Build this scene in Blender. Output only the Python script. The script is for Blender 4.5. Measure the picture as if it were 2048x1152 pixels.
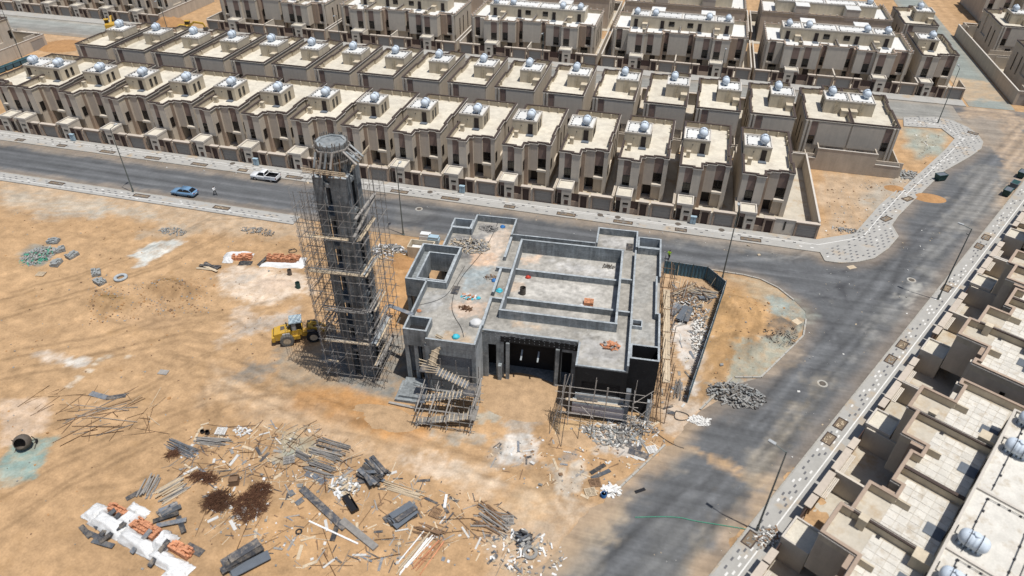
import bpy, bmesh, math, random
import numpy as np
from mathutils import Matrix, Vector
random.seed(7); rng = np.random.default_rng(7)
for o in list(bpy.data.objects): bpy.data.objects.remove(o)
sc = bpy.context.scene
C = sc.collection
# ------------------------------------------------------------------ camera
FPX, PITCH, ROLL, YAW, CH = 1378.5, .6470, -.0110, -.2409, 59.73
def _cam():
    f = np.array([math.sin(YAW)*math.cos(PITCH), math.cos(YAW)*math.cos(PITCH), -math.sin(PITCH)])
    rt = np.array([math.cos(YAW), -math.sin(YAW), 0]); dn = np.cross(f, rt)
    return np.array([rt*math.cos(ROLL)+dn*math.sin(ROLL), dn*math.cos(ROLL)-rt*math.sin(ROLL), f])
CM = _cam()
cam = bpy.data.cameras.new('camera'); cam.sensor_width = 36; cam.lens = FPX/2048*36
cam.clip_start = 1; cam.clip_end = 6000
cam.dof.use_dof = True; cam.dof.focus_distance = 112; cam.dof.aperture_fstop = 0.11
co = bpy.data.objects.new('camera', cam); C.objects.link(co); sc.camera = co
co.matrix_world = Matrix(((CM[0][0], -CM[1][0], -CM[2][0], 0), (CM[0][1], -CM[1][1], -CM[2][1], 0),
                          (CM[0][2], -CM[1][2], -CM[2][2], CH), (0, 0, 0, 1)))
def G(x, y, z=0.0):
    """photo pixel (2048 wide) -> point on the level z"""
    d = CM.T @ np.array([(x-1024)/FPX, (y-576)/FPX, 1]); t = (z-CH)/d[2]
    return np.array([0, 0, CH])+t*d
def g2(x, y, z=0.0): p = G(x, y, z); return (float(p[0]), float(p[1]))
# ------------------------------------------------------------------ light
SUN_EL, SUN_DIR = math.radians(73.5), (0.945, -0.327)
w = bpy.data.worlds.new('World'); sc.world = w; w.use_nodes = True
nt = w.node_tree; nt.nodes.clear()
sky = nt.nodes.new('ShaderNodeTexSky'); sky.sky_type = 'NISHITA'; sky.sun_disc = False
sky.sun_elevation = SUN_EL; sky.sun_rotation = math.atan2(SUN_DIR[0], SUN_DIR[1]); sky.dust_density = 1.5
bg = nt.nodes.new('ShaderNodeBackground'); bg.inputs[1].default_value = 0.09
wo = nt.nodes.new('ShaderNodeOutputWorld'); nt.links.new(sky.outputs[0], bg.inputs[0]); nt.links.new(bg.outputs[0], wo.inputs[0])
sun = bpy.data.lights.new('sun', 'SUN'); sun.energy = 4.5; sun.angle = math.radians(.53); sun.color = (1, .968, .92)
so = bpy.data.objects.new('sun', sun); C.objects.link(so)
sv = Vector((SUN_DIR[0]*math.cos(SUN_EL), SUN_DIR[1]*math.cos(SUN_EL), math.sin(SUN_EL)))
so.rotation_euler = sv.to_track_quat('Z', 'Y').to_euler(); so.location = (40, -20, 120)
vs = sc.view_settings; vs.view_transform = 'Standard'; vs.look = 'None'; vs.exposure = 0.08; vs.gamma = 1; vs.use_curve_mapping = False
# ------------------------------------------------------------------ materials
MATS = {}
def mat(name, col, rough=.85, var=.12, scale=3.0, bump=0.0, bscale=30., spec=.25, metal=0., rnd=.06, attr=False, streak=None, dirt=None, brick=None, wave=None, coord='Object'):
    if name in MATS: return MATS[name]
    m = bpy.data.materials.new(name); m.use_nodes = True; n = m.node_tree; N = n.nodes; Lk = n.links
    p = N['Principled BSDF']; p.inputs['Roughness'].default_value = rough; p.inputs['Specular IOR Level'].default_value = spec
    p.inputs['Metallic'].default_value = metal
    tc = N.new('ShaderNodeTexCoord'); out = tc.outputs[coord]
    if rnd:
        oi0 = N.new('ShaderNodeObjectInfo'); sc0 = N.new('ShaderNodeMath'); sc0.operation = 'MULTIPLY'; sc0.inputs[1].default_value = 60; Lk.new(oi0.outputs['Random'], sc0.inputs[0])
        va = N.new('ShaderNodeVectorMath'); Lk.new(out, va.inputs[0]); Lk.new(sc0.outputs[0], va.inputs[1]); raw = out; out = va.outputs[0]
    else: raw = out
    def mul(a, b, fac=1.0, typ='MULTIPLY'):
        x = N.new('ShaderNodeMix'); x.data_type = 'RGBA'; x.blend_type = typ; x.inputs[0].default_value = fac
        for s, v in ((x.inputs[6], a), (x.inputs[7], b)):
            if hasattr(v, 'is_output'): Lk.new(v, s)
            else: s.default_value = v
        return x
    def noise(sc_, det=4, vec=None, rg=.6):
        t = N.new('ShaderNodeTexNoise'); t.inputs['Scale'].default_value = sc_; t.inputs['Detail'].default_value = det; t.inputs['Roughness'].default_value = rg
        Lk.new(vec or out, t.inputs['Vector']); return t.outputs[0]
    def ramp(s, lo, hi, a=0.3, b=0.7):
        r = N.new('ShaderNodeMapRange'); r.inputs[1].default_value = a; r.inputs[2].default_value = b; r.inputs[3].default_value = lo; r.inputs[4].default_value = hi
        Lk.new(s, r.inputs[0]); return r.outputs[0]
    if attr:
        at = N.new('ShaderNodeAttribute'); at.attribute_name = 'Col'; c = at.outputs['Color']
    else: c = (*col, 1)
    if brick:
        bw, bh, mort, bc = brick
        b = N.new('ShaderNodeTexBrick'); b.inputs['Scale'].default_value = 1; b.inputs['Brick Width'].default_value = bw; b.inputs['Row Height'].default_value = bh
        b.inputs['Mortar Size'].default_value = mort; b.inputs['Mortar Smooth'].default_value = .1
        b.inputs['Color1'].default_value = (*[k*1.1 for k in col], 1); b.inputs['Color2'].default_value = (*[k*.88 for k in col], 1); b.inputs['Mortar'].default_value = (*bc, 1)
        # walls: use (x+y, z)
        sx = N.new('ShaderNodeSeparateXYZ'); Lk.new(raw, sx.inputs[0]); ad = N.new('ShaderNodeMath'); Lk.new(sx.outputs[0], ad.inputs[0]); Lk.new(sx.outputs[1], ad.inputs[1])
        cb = N.new('ShaderNodeCombineXYZ'); Lk.new(ad.outputs[0], cb.inputs[0]); Lk.new(sx.outputs[2], cb.inputs[1]); Lk.new(cb.outputs[0], b.inputs['Vector'])
        c = b.outputs['Color']
    x = mul(c, (1, 1, 1, 1))
    src = x.outputs[2]
    if var:
        r = ramp(noise(scale, 5), 1-var, 1+var); y = mul(src, (1, 1, 1, 1)); Lk.new(r, y.inputs[7]); src = y.outputs[2]
        r = ramp(noise(scale*7.3, 3), 1-var*.6, 1+var*.6); y = mul(src, (1, 1, 1, 1)); Lk.new(r, y.inputs[7]); src = y.outputs[2]
    if streak:   # (scale xyz, strength)
        mp = N.new('ShaderNodeMapping'); mp.inputs['Scale'].default_value = streak[0]; Lk.new(out, mp.inputs[0])
        if len(streak) > 2: mp.inputs['Rotation'].default_value = streak[2]
        r = ramp(noise(1.0, 4, mp.outputs[0]), 1-streak[1], 1+streak[1]); y = mul(src, (1, 1, 1, 1)); Lk.new(r, y.inputs[7]); src = y.outputs[2]
    if dirt:     # (colour, scale, lo, hi)
        r = ramp(noise(dirt[1], 6, rg=.68), 0, 1, dirt[2], dirt[3]); y = mul(src, (*dirt[0], 1), 1, 'MIX'); Lk.new(r, y.inputs[0]); src = y.outputs[2]
    if rnd:
        oi = N.new('ShaderNodeObjectInfo'); r = ramp(oi.outputs['Random'], 1-rnd, 1+rnd, 0, 1); y = mul(src, (1, 1, 1, 1)); Lk.new(r, y.inputs[7]); src = y.outputs[2]
    Lk.new(src, p.inputs['Base Color'])
    if bump:
        b = N.new('ShaderNodeBump'); b.inputs['Strength'].default_value = 1; b.inputs['Distance'].default_value = bump
        Lk.new(noise(bscale, 6, rg=.65), b.inputs['Height']); Lk.new(b.outputs[0], p.inputs['Normal'])
    MATS[name] = m; return m
# house finishes
mat('wall_beige', (.45, .39, .315), .9, .07, .6, streak=((1.2, 1.2, .12), .10), bump=.004, bscale=40)
mat('panel_light', (.50, .45, .38), .8, .05, 1.5, streak=((3, 3, .2), .05))
mat('panel_brown', (.22, .158, .132), .8, .06, 1.5, streak=((3, 3, .2), .06))
mat('stone_brown', (.33, .25, .19), .85, .08, 2., streak=((2, 2, .2), .06))
mat('coping_dark', (.062, .045, .038), .8, .15, 3.)
mat('coping_light', (.48, .44, .385), .8, .08, 2.)
mat('parapet_cream', (.47, .405, .305), .9, .08, .8, streak=((1.5, 1.5, .15), .10))
mat('roof_cream', (.53, .49, .405), .9, .12, .7, dirt=((.40, .355, .29), .45, .50, .74), bump=.004, bscale=12)
mat('roof_white', (.57, .565, .54), .9, .06, .6, dirt=((.45, .42, .36), .5, .6, .8))
mat('roof_tile', (.53, .505, .45), .8, .12, .8, dirt=((.36, .30, .22), .9, .52, .75), rnd=.05)
mat('yard_concrete', (.44, .40, .33), .9, .1, .5, dirt=((.36, .27, .17), .4, .5, .7))
mat('door_dark', (.028, .02, .018), .5, .1, 4.)
mat('gate_brown', (.06, .036, .03), .5, .1, 4.)
mat('shutter_grey', (.28, .26, .235), .6, .05, 2., streak=((.1, .1, 9), .12))
mat('glass_dark', (.012, .011, .010), .08, .0, 1., spec=.5, rnd=0)
mat('frame_dark', (.035, .028, .024), .5, 0, 1.)
mat('tank_white', (.50, .56, .62), .6, .08, 2., spec=.4, rnd=.03)
mat('strap_dark', (.03, .03, .035), .5, 0, 1.)
mat('step_shade_grey', (.11, .125, .145), .8, .1, 2.)  # darkened to carry door shade on block roofs; also steps, boards, bins
mat('ladder_cream', (.5, .43, .31), .7, .05, 2.)
# site
mat('sand', (.4, .26, .14), .95, .2, .6, attr=True, rnd=0, bump=.045, bscale=2.6, spec=.1, streak=((.05, .55, 1), .09, (0, 0, .45)), dirt=((.31, .19, .09), .32, .56, .84))
mat('asphalt', (.08, .08, .08), .9, .15, .3, attr=True, rnd=0, bump=.004, bscale=25, spec=.2, streak=((.02, .9, 1), .2), dirt=((.19, .178, .152), .22, .64, .92))
mat('asphalt_side', (.08, .08, .08), .9, .13, .25, attr=True, rnd=0, bump=.004, bscale=25, spec=.2, streak=((.03, .55, 1), .13, (0, 0, math.radians(-60))))
mat('paving', (.335, .325, .30), .9, .08, .6, rnd=0, dirt=((.37, .28, .18), .22, .56, .72))
mat('paver_dark', (.115, .115, .12), .9, .1, 2.)
mat('paver_white', (.62, .61, .58), .9, .1, 2.)
mat('kerb_stone', (.33, .315, .28), .9, .12, .7, dirt=((.36, .27, .17), .3, .55, .7))
mat('concrete', (.195, .212, .218), .9, .26, .6, bump=.02, bscale=6, streak=((2.5, 2.5, .2), .28), dirt=((.32, .325, .315), .8, .54, .72), brick=(1.22, .61, .012, (.13, .14, .145)))
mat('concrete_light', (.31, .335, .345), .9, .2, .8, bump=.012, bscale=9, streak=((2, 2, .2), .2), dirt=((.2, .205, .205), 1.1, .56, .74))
mat('slab', (.3, .3, .28), .95, .16, 2.2, attr=True, bump=.03, bscale=5, rnd=0, dirt=((.43, .42, .40), 2.6, .60, .70))
mat('blockwork', (.15, .165, .178), .95, .12, .8, brick=(.42, .21, .02, (.22, .225, .225)), bump=.015, bscale=10)
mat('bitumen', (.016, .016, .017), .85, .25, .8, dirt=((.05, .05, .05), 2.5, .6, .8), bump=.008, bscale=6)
mat('concrete_dark', (.125, .14, .15), .9, .3, .7, bump=.02, bscale=6, streak=((2.5, 2.5, .15), .3), dirt=((.27, .285, .29), .9, .58, .75), brick=(1.22, 1.22, .012, (.08, .09, .095)))
mat('pole_steel', (.17, .16, .15), .6, .2, 1., spec=.4, rnd=.2)
mat('pole_pale', (.37, .34, .305), .8, .2, 1., rnd=.2)
mat('board_grey', (.40, .38, .40), .8, .08, 1., rnd=.05)
mat('panel_tan', (.45, .39, .325), .8, .05, 1.5, streak=((3, 3, .2), .05))
mat('timber_pale', (.46, .375, .265), .9, .15, 2., rnd=.15)
mat('timber_grey', (.25, .235, .215), .9, .2, 2., rnd=.25)
mat('timber_brown', (.20, .125, .075), .9, .2, 2., rnd=.2)
mat('plywood_dark', (.05, .052, .058), .85, .3, 1.6, rnd=.4, dirt=((.24, .20, .155), 1.7, .46, .72))
mat('plywood_blue', (.115, .13, .15), .85, .3, 1.6, rnd=.4, dirt=((.28, .24, .195), 1.7, .46, .72))
mat('brick_orange', (.47, .215, .115), .9, .28, 2.2, rnd=.18)
mat('sheet_white', (.58, .58, .57), .6, .08, 1.5, bump=.03, bscale=3)
mat('paper_white', (.56, .55, .52), .9, .08, 4., rnd=.15)
mat('block_grey', (.26, .27, .262), .95, .1, 2., rnd=.12)
mat('rubble_grey', (.25, .245, .23), .95, .2, 2., rnd=.2)
mat('rust', (.075, .035, .019), .9, .25, 2., rnd=.2)
mat('rubber', (.022, .022, .024), .85, .15, 3.)
mat('rubber_dusty', (.12, .115, .105), .9, .2, 3.)
mat('yellow_paint', (.50, .30, .035), .5, .12, 2., dirt=((.33, .24, .12), 2., .5, .75))
mat('cab_roof', (.34, .42, .46), .5, .15, 2., dirt=((.4, .38, .3), 2., .5, .75))
mat('lamp_grey', (.13, .15, .145), .5, .05, 1., metal=.3, spec=.4)
mat('lamp_head', (.33, .34, .34), .5, 0, 1.)
mat('car_blue', (.13, .235, .36), .25, .03, 1., spec=.6)
mat('car_white', (.74, .75, .75), .3, .03, 1., spec=.6)
mat('car_black', (.012, .012, .014), .4, .05, 1., spec=.4)
mat('chrome', (.5, .5, .5), .3, 0, 1., metal=.8)
mat('red_light', (.25, .012, .012), .3, 0, 1.); mat('head_light', (.7, .7, .7), .2, 0, 1.)
mat('fence_blue', (.05, .125, .175), .55, .12, 1., spec=.4)
mat('bin_green', (.022, .06, .055), .5, .12, 1.)
mat('cabinet_blue', (.30, .40, .46), .5, .08, 1.)
mat('pipe_white', (.66, .66, .64), .5, .06, 2.)
mat('bag_cyan', (.06, .42, .52), .6, .1, 3.); mat('bag_blue', (.03, .14, .36), .6, .1, 3.); mat('bag_red', (.45, .05, .03), .6, .1, 3.); mat('bag_yellow', (.6, .43, .03), .6, .1, 3.); mat('net_green', (.06, .24, .16), .7, .1, 3.)
mat('cloth_white', (.7, .71, .7), .9, .05, 5.); mat('cloth_black', (.02, .02, .022), .9, .05, 5.); mat('skin', (.14, .07, .045), .7, .05, 5.); mat('hair', (.01, .01, .01), .8, 0, 5.); mat('hivis', (.35, .6, .04), .7, .05, 5.)
mat('soil_dry', (.19, .145, .10), .95, .2, 3., rnd=.1)
mat('soil_sand', (.37, .25, .145), .95, .2, .9, bump=.06, bscale=2.5, rnd=.05)
mat('soil_heap', (.34, .19, .085), .95, .15, .8, bump=.06, bscale=2.5, rnd=.05)
mat('iron', (.10, .085, .07), .7, .2, 3.)
# ------------------------------------------------------------------ mesh builder
class MB:
    def __init__(s): s.v = []; s.f = []
    def add(s, vs, fs):
        b = len(s.v); s.v += [tuple(map(float, p)) for p in vs]; s.f += [tuple(b+i for i in f) for f in fs]; return s
    def box(s, x0, y0, z0, x1, y1, z1):
        if x0 > x1: x0, x1 = x1, x0
        if y0 > y1: y0, y1 = y1, y0
        if z0 > z1: z0, z1 = z1, z0
        return s.add([(x0, y0, z0), (x1, y0, z0), (x1, y1, z0), (x0, y1, z0), (x0, y0, z1), (x1, y0, z1), (x1, y1, z1), (x0, y1, z1)],
                     [(0, 3, 2, 1), (4, 5, 6, 7), (0, 1, 5, 4), (1, 2, 6, 5), (2, 3, 7, 6), (3, 0, 4, 7)])
    def obox(s, c, a, b, h):
        """oriented box: centre c, half vectors a, b, h"""
        c, a, b, h = map(np.array, (c, a, b, h)); P = []
        for k in (-1, 1):
            for i, j in ((-1, -1), (1, -1), (1, 1), (-1, 1)): P.append(c+i*a+j*b+k*h)
        return s.add(P, [(0, 3, 2, 1), (4, 5, 6, 7), (0, 1, 5, 4), (1, 2, 6, 5), (2, 3, 7, 6), (3, 0, 4, 7)])
    def beam(s, p, q, wd, ht):
        p, q = np.array(p, float), np.array(q, float); d = (q-p)/2; L = np.linalg.norm(d)
        if L < 1e-6: return s
        u = d/L; up = np.array([0, 0, 1.]) if abs(u[2]) < .95 else np.array([1., 0, 0])
        sd = np.cross(u, up); sd /= np.linalg.norm(sd); up = np.cross(sd, u)
        return s.obox((p+q)/2, d, sd*wd/2, up*ht/2)
    def tube(s, p, q, r, n=5, r2=None):
        p, q = np.array(p, float), np.array(q, float); d = q-p; L = np.linalg.norm(d)
        if L < 1e-6: return s
        u = d/L; a = np.cross(u, [0, 0, 1.] if abs(u[2]) < .9 else [1., 0, 0]); a /= np.linalg.norm(a); b = np.cross(u, a)
        r2 = r if r2 is None else r2; V = []
        for k in range(n):
            t = 2*math.pi*k/n; o = a*math.cos(t)+b*math.sin(t); V += [p+o*r, q+o*r2]
        F = [(2*k, 2*((k+1) % n), 2*((k+1) % n)+1, 2*k+1) for k in range(n)]
        F += [tuple(2*k for k in reversed(range(n))), tuple(2*k+1 for k in range(n))]
        return s.add(V, F)
    def path(s, pts, r, n=5):
        for a, b in zip(pts[:-1], pts[1:]): s.tube(a, b, r, n)
        return s
    def prism(s, poly, z0, z1):
        n = len(poly); A = sum(poly[i][0]*poly[(i+1) % n][1]-poly[(i+1) % n][0]*poly[i][1] for i in range(n))
        if A < 0: poly = poly[::-1]
        V = [(x, y, z0) for x, y in poly]+[(x, y, z1) for x, y in poly]
        return s.add(V, [tuple(reversed(range(n))), tuple(range(n, 2*n))]+[(i, (i+1) % n, n+(i+1) % n, n+i) for i in range(n)])
    def ring(s, outer, inner, z0, z1):
        n = len(outer); V = []
        for P in (outer, inner):
            for z in (z0, z1): V += [(x, y, z) for x, y in P]
        F = []
        for i in range(n):
            j = (i+1) % n
            F += [(i, j, n+j, n+i), (2*n+j, 2*n+i, 3*n+i, 3*n+j), (n+i, n+j, 3*n+j, 3*n+i), (j, i, 2*n+i, 2*n+j)]
        return s.add(V, F)
    def lathe(s, prof, n=16, c=(0, 0, 0), axis='z'):
        V = []
        for r, z in prof:
            for k in range(n):
                t = 2*math.pi*k/n; x, y = r*math.cos(t), r*math.sin(t)
                V.append({'z': (c[0]+x, c[1]+y, c[2]+z), 'y': (c[0]+x, c[1]+z, c[2]+y), 'x': (c[0]+z, c[1]+x, c[2]+y)}[axis])
        m = len(prof); F = [(i*n+k, i*n+(k+1) % n, (i+1)*n+(k+1) % n, (i+1)*n+k) for i in range(m-1) for k in range(n)]
        if axis == 'y': F = [tuple(reversed(f)) for f in F]
        if prof[0][0] > 1e-4: F.append(tuple(range(n))[::-1])
        if prof[-1][0] > 1e-4: F.append(tuple((m-1)*n+k for k in range(n)))
        return s.add(V, F)
    def mesh(s, name, m, mir=False, smooth=False):
        me = bpy.data.meshes.new(name); v = [(-x, y, z) for x, y, z in s.v] if mir else s.v
        f = [tuple(reversed(t)) for t in s.f] if mir else s.f
        me.from_pydata(v, [], f); me.materials.append(MATS[m])
        if smooth: me.polygons.foreach_set('use_smooth', [True]*len(me.polygons))
        me.update(); return me
def link(name, me, parent=None, loc=None, rot=None):
    o = bpy.data.objects.new(name, me); C.objects.link(o)
    if parent: o.parent = parent
    if loc is not None: o.location = loc
    if rot is not None: o.rotation_euler = (0, 0, rot) if not hasattr(rot, '__len__') else rot
    return o
def tag(o, label, cat, group=None, kind=None):
    if label: o['label'] = label
    if cat: o['category'] = cat
    if group: o['group'] = group
    if kind: o['kind'] = kind
    return o
def thing(name, label, cat, loc=(0, 0, 0), rot=0, group=None):
    return tag(link(name, None, None, loc, rot), label, cat, group)
def struct(name, me): o = link(name, me); o['kind'] = 'structure'; return o
class Spec:
    """a thing's parts, meshes made once and shared by all copies"""
    def __init__(s, mir=False): s.p = []; s.mir = mir
    def part(s, name, mb, m, smooth=False, stuff=False, label=None):
        e = [name, mb.mesh(name, m, s.mir, smooth), [], stuff, label, None]; s.p.append(e); return e
    def sub(s, e, name, mb, m, smooth=False):
        x = [name, mb.mesh(name, m, s.mir, smooth), [], False, None, None]; e[2].append(x); return x
    def share(s, name, me, loc, stuff=False): s.p.append([name, me, [], stuff, None, loc])
    def put(s, name, label, cat, loc, rot=0, group=None):
        t = thing(name, label, cat, loc, rot, group)
        for n, me, subs, st, lb, lo in s.p:
            o = link(n, me, t, lo)
            if st: o['kind'] = 'stuff'
            if lb: o['label'] = lb
            for n2, me2, *_ in subs: link(n2, me2, o)
        return t
def inset(poly, d):
    """offset an axis aligned ccw polygon inward by d"""
    n = len(poly); out = []
    for i in range(n):
        p0, p1, p2 = np.array(poly[i-1]), np.array(poly[i]), np.array(poly[(i+1) % n])
        a = (p1-p0)/np.linalg.norm(p1-p0); b = (p2-p1)/np.linalg.norm(p2-p1)
        n1, n2 = np.array([-a[1], a[0]]), np.array([-b[1], b[0]])
        k = 1+n1@n2
        out.append(tuple(p1+(n1+n2)/k*d if k > .05 else p1+n1*d))
    return out
ORD = ['first', 'second', 'third', 'fourth', 'fifth', 'sixth', 'seventh', 'eighth', 'ninth', 'tenth', 'eleventh', 'twelfth', 'thirteenth', 'fourteenth', 'fifteenth', 'sixteenth', 'seventeenth', 'eighteenth']
# ------------------------------------------------------------------ numpy noise, polygon distance, painted sheets
_T = rng.random((256, 256))
def vnoise(x, y):
    xi, yi = np.floor(x).astype(int), np.floor(y).astype(int); fx, fy = x-xi, y-yi
    fx, fy = fx*fx*(3-2*fx), fy*fy*(3-2*fy); a = lambda i, j: _T[(xi+i) % 256, (yi+j) % 256]
    return (a(0, 0)*(1-fx)+a(1, 0)*fx)*(1-fy)+(a(0, 1)*(1-fx)+a(1, 1)*fx)*fy
def fbm(x, y, o=4):
    s = 0; am = .5; t = 0
    for k in range(o): s = s+am*vnoise(x*2**k+17*k, y*2**k+31*k); t += am; am *= .55
    return s/t-.5
def sdf(poly, X, Y):
    """signed distance, positive inside"""
    d = np.full(X.shape, 1e9); ins = np.zeros(X.shape, bool); n = len(poly)
    for i in range(n):
        x0, y0 = poly[i]; x1, y1 = poly[(i+1) % n]; ex, ey = x1-x0, y1-y0
        t = np.clip(((X-x0)*ex+(Y-y0)*ey)/(ex*ex+ey*ey+1e-12), 0, 1)
        d = np.minimum(d, np.hypot(X-x0-t*ex, Y-y0-t*ey))
        if y0 != y1:
            c = ((y0 > Y) != (y1 > Y)) & (X < (x1-x0)*(Y-y0)/(y1-y0)+x0); ins ^= c
    return np.where(ins, d, -d)
def pdist(line, X, Y):
    d = np.full(X.shape, 1e9)
    for (x0, y0), (x1, y1) in zip(line[:-1], line[1:]):
        ex, ey = x1-x0, y1-y0; t = np.clip(((X-x0)*ex+(Y-y0)*ey)/(ex*ex+ey*ey+1e-12), 0, 1)
        d = np.minimum(d, np.hypot(X-x0-t*ex, Y-y0-t*ey))
    return d
sm = lambda a, b, x: (lambda t: t*t*(3-2*t))(np.clip((x-a)/(b-a), 0, 1))
def ell(cx, cy, rx, ry, ang=0):
    """ellipse given in photo pixels, as ground polygon"""
    ca, sa = math.cos(math.radians(ang)), math.sin(math.radians(ang))
    return [g2(cx+rx*math.cos(t)*ca-ry*math.sin(t)*sa, cy+rx*math.cos(t)*sa+ry*math.sin(t)*ca) for t in np.linspace(0, 2*math.pi, 18)[:-1]]
px = lambda L: [g2(*p) for p in L]
def paint(X, Y, base, patches, f=.35):
    col = np.tile(np.array(base, float), (X.size, 1)).reshape(X.shape+(3,))
    for P in patches:
        kind, geo, c, soft, amp, al = P[:6]
        nz = fbm(X*f*(P[6] if len(P) > 6 else 1)+3.1*len(geo), Y*f*(P[6] if len(P) > 6 else 1), 5)*2
        d = sdf(geo, X, Y) if kind == 'p' else P[7]-pdist(geo, X, Y) if len(P) > 7 else None
        nz2 = fbm(X*1.9+5, Y*1.9, 3)*2; a = al*sm(-soft*1.5, soft*1.5, d+nz*amp*1.25+nz2*min(amp, 1.2)*.6); a = (a*np.clip(.86+.55*nz2, 0, 1.0))[..., None]
        col = col*(1-a)+np.array(c)*a
    return col
def sheet(name, S, xs, ys, Z, col, m):
    """grid sheet clipped to S>0 (marching squares), with painted colours"""
    nx, ny = len(xs), len(ys); X, Y = np.meshgrid(xs, ys, indexing='ij'); Zf = np.broadcast_to(Z, X.shape)
    V = [np.stack([X, Y, Zf], -1).reshape(-1, 3)]; CC = [col.reshape(-1, 3)]; base = nx*ny; ev = {}; ex = []; ec = []
    idx = lambda i, j: i*ny+j
    ins = S > 0; cnt = ins[:-1, :-1].astype(int)+ins[1:, :-1]+ins[1:, 1:]+ins[:-1, 1:]
    fi, fj = np.where(cnt == 4); a = fi*ny+fj; F = np.stack([a, a+ny, a+ny+1, a+1], 1).tolist()
    def cut(p, q):
        k = (min(p, q), max(p, q))
        if k not in ev:
            (i0, j0), (i1, j1) = k; s0, s1 = S[i0, j0], S[i1, j1]; t = s0/(s0-s1)
            A = np.array([X[i0, j0], Y[i0, j0], Zf[i0, j0]]); B = np.array([X[i1, j1], Y[i1, j1], Zf[i1, j1]])
            ev[k] = base+len(ex); ex.append(A+(B-A)*t); ec.append(col[i0, j0]+(col[i1, j1]-col[i0, j0])*t)
        return ev[k]
    for i, j in zip(*np.where((cnt > 0) & (cnt < 4))):
        q = [(i, j), (i+1, j), (i+1, j+1), (i, j+1)]; poly = []
        for k in range(4):
            A, B = q[k], q[(k+1) % 4]
            if ins[A]: poly.append(idx(*A))
            if ins[A] != ins[B]: poly.append(cut(A, B))
        if len(poly) > 2: F.append(poly)
    v = np.concatenate(V+([np.array(ex)] if ex else [])); c = np.concatenate(CC+([np.array(ec)] if ec else []))
    used = np.zeros(len(v), bool)
    for f in F: used[f] = True
    re = np.cumsum(used)-1
    me = bpy.data.meshes.new(name); me.from_pydata(v[used].tolist(), [], [[int(re[k]) for k in f] for f in F])
    at = me.attributes.new('Col', 'FLOAT_COLOR', 'POINT'); cc = np.ones((used.sum(), 4), np.float32); cc[:, :3] = c[used]; at.data.foreach_set('color', cc.ravel())
    me.materials.append(MATS[m]); me.polygons.foreach_set('use_smooth', [True]*len(me.polygons)); me.update(); return me
# ------------------------------------------------------------------ the setting: ground, roads, pavements
z3 = lambda x, y: (1348+x/2.88, y/2.88)
z6 = lambda x, y: (1348+x/2.88, 380+y/2.88)
z8 = lambda x, y: (680+x/2.88, 752+y/2.88)
z9 = lambda x, y: (1348+x/2.88, 752+y/2.88)
L0 = np.array([14.1, 44.51]); RD = np.array([.5, .8660]); RN = np.array([.8660, -.5])
rr = lambda s, n: tuple(float(k) for k in L0+RD*s+RN*n)
site_kerb = px([z6(*p) for p in [(215, 462), (400, 490), (500, 515), (600, 565), (690, 635), (758, 700), (760, 745), (745, 840), (690, 895), (500, 1080)]])
low_kerb = px([(1474, 768), (1440, 800), (1400, 822), (1329, 891), (1208, 1005), (1128, 1092), (1062, 1151), (960, 1260)])
corner_out = [(25.2, 97.9)]+px([z6(*p) for p in [(870, 410), (960, 422), (1060, 415), (1150, 395), (1230, 340), (1290, 270), (1252, 205), (1290, 150), (1380, 60)]]+[z3(*p) for p in [(1550, 990), (1700, 905), (1765, 860), (1778, 820), (1745, 775), (1690, 735), (1600, 695), (1510, 676), (1320, 678)]])
road_main = [(-420, 86.7), (-57, 86.4), (-45, 85.6), (-30, 86.2), (6, 86.6)]+site_kerb+low_kerb+[rr(-60, -16), rr(-60, -.75), rr(128, -.75), (90, 150), (90, 168.2)]+[(56, 168.2)]+corner_out[::-1]+[(-420, 97.9)]
street_b = [(-420, 156.5), (60, 156.5), (60, 168.2), (-420, 168.2)]
street_c = [(63.6, 160), (73.0, 160), (73.0, 420), (63.6, 420)]
def road_sdf(X, Y): return np.maximum(np.maximum(sdf(road_main, X, Y), sdf(street_b, X, Y)), sdf(street_c, X, Y))
# heaps on the site: photo pixel, radius x/y in metres, height
HEAPS = [((215, 612), 3.0, 1.9, 1.6), ((340, 583), 3.6, 2.2, 1.8), ((280, 600), 5.5, 2.6, .5), ((300, 625), 3, 1.5, .5), ((552, 575), 3.6, 2.2, .6), ((455, 575), 3.5, 2.0, .4), ((800, 518), 2.6, 1.6, .7), ((730, 835), 5.2, 2.4, .35), ((640, 800), 4.0, 2.0, .3),
         ((1475, 620), 4.5, 4, 1.3), ((1490, 690), 3.5, 3, 1.1), ((1445, 720), 2.5, 4, .9), ((1560, 650), 3, 2.5, .6), ((1080, 905), 3, 1.6, .2)]
HP = [(*g2(*p), a, b, h) for p, a, b, h in HEAPS]
def _mask(X, Y):
    m = sm(0.4, 2.6, -road_sdf(X, Y))
    inside = sdf([(-150, 20), (30, 20), (34, 84), (-150, 84)], X, Y)
    return m*sm(0, 2, inside)
def hgt(X, Y):
    X, Y = np.asarray(X, float), np.asarray(Y, float)
    z = .30*fbm(X*.10, Y*.10, 3)+.30*fbm(X*.45+9, Y*.45, 4)
    for x, y, a, b, h in HP:
        d = np.hypot((X-x)/a, (Y-y)/b); z = z+h*np.exp(-d*d*1.6)*(1+1.1*fbm(X*.9, Y*.9, 4))
    return z*_mask(X, Y)*sm(0, 2.5, -sdf(MOSQ_PAD, X, Y))-.04
TH = math.radians(3.9); MO = np.array([-18.0, 55.0]); MU = np.array([math.cos(TH), math.sin(TH)]); MV = np.array([-math.sin(TH), math.cos(TH)])
ml = lambda u, v: tuple(float(k) for k in MO+MU*u+MV*v)
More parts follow.
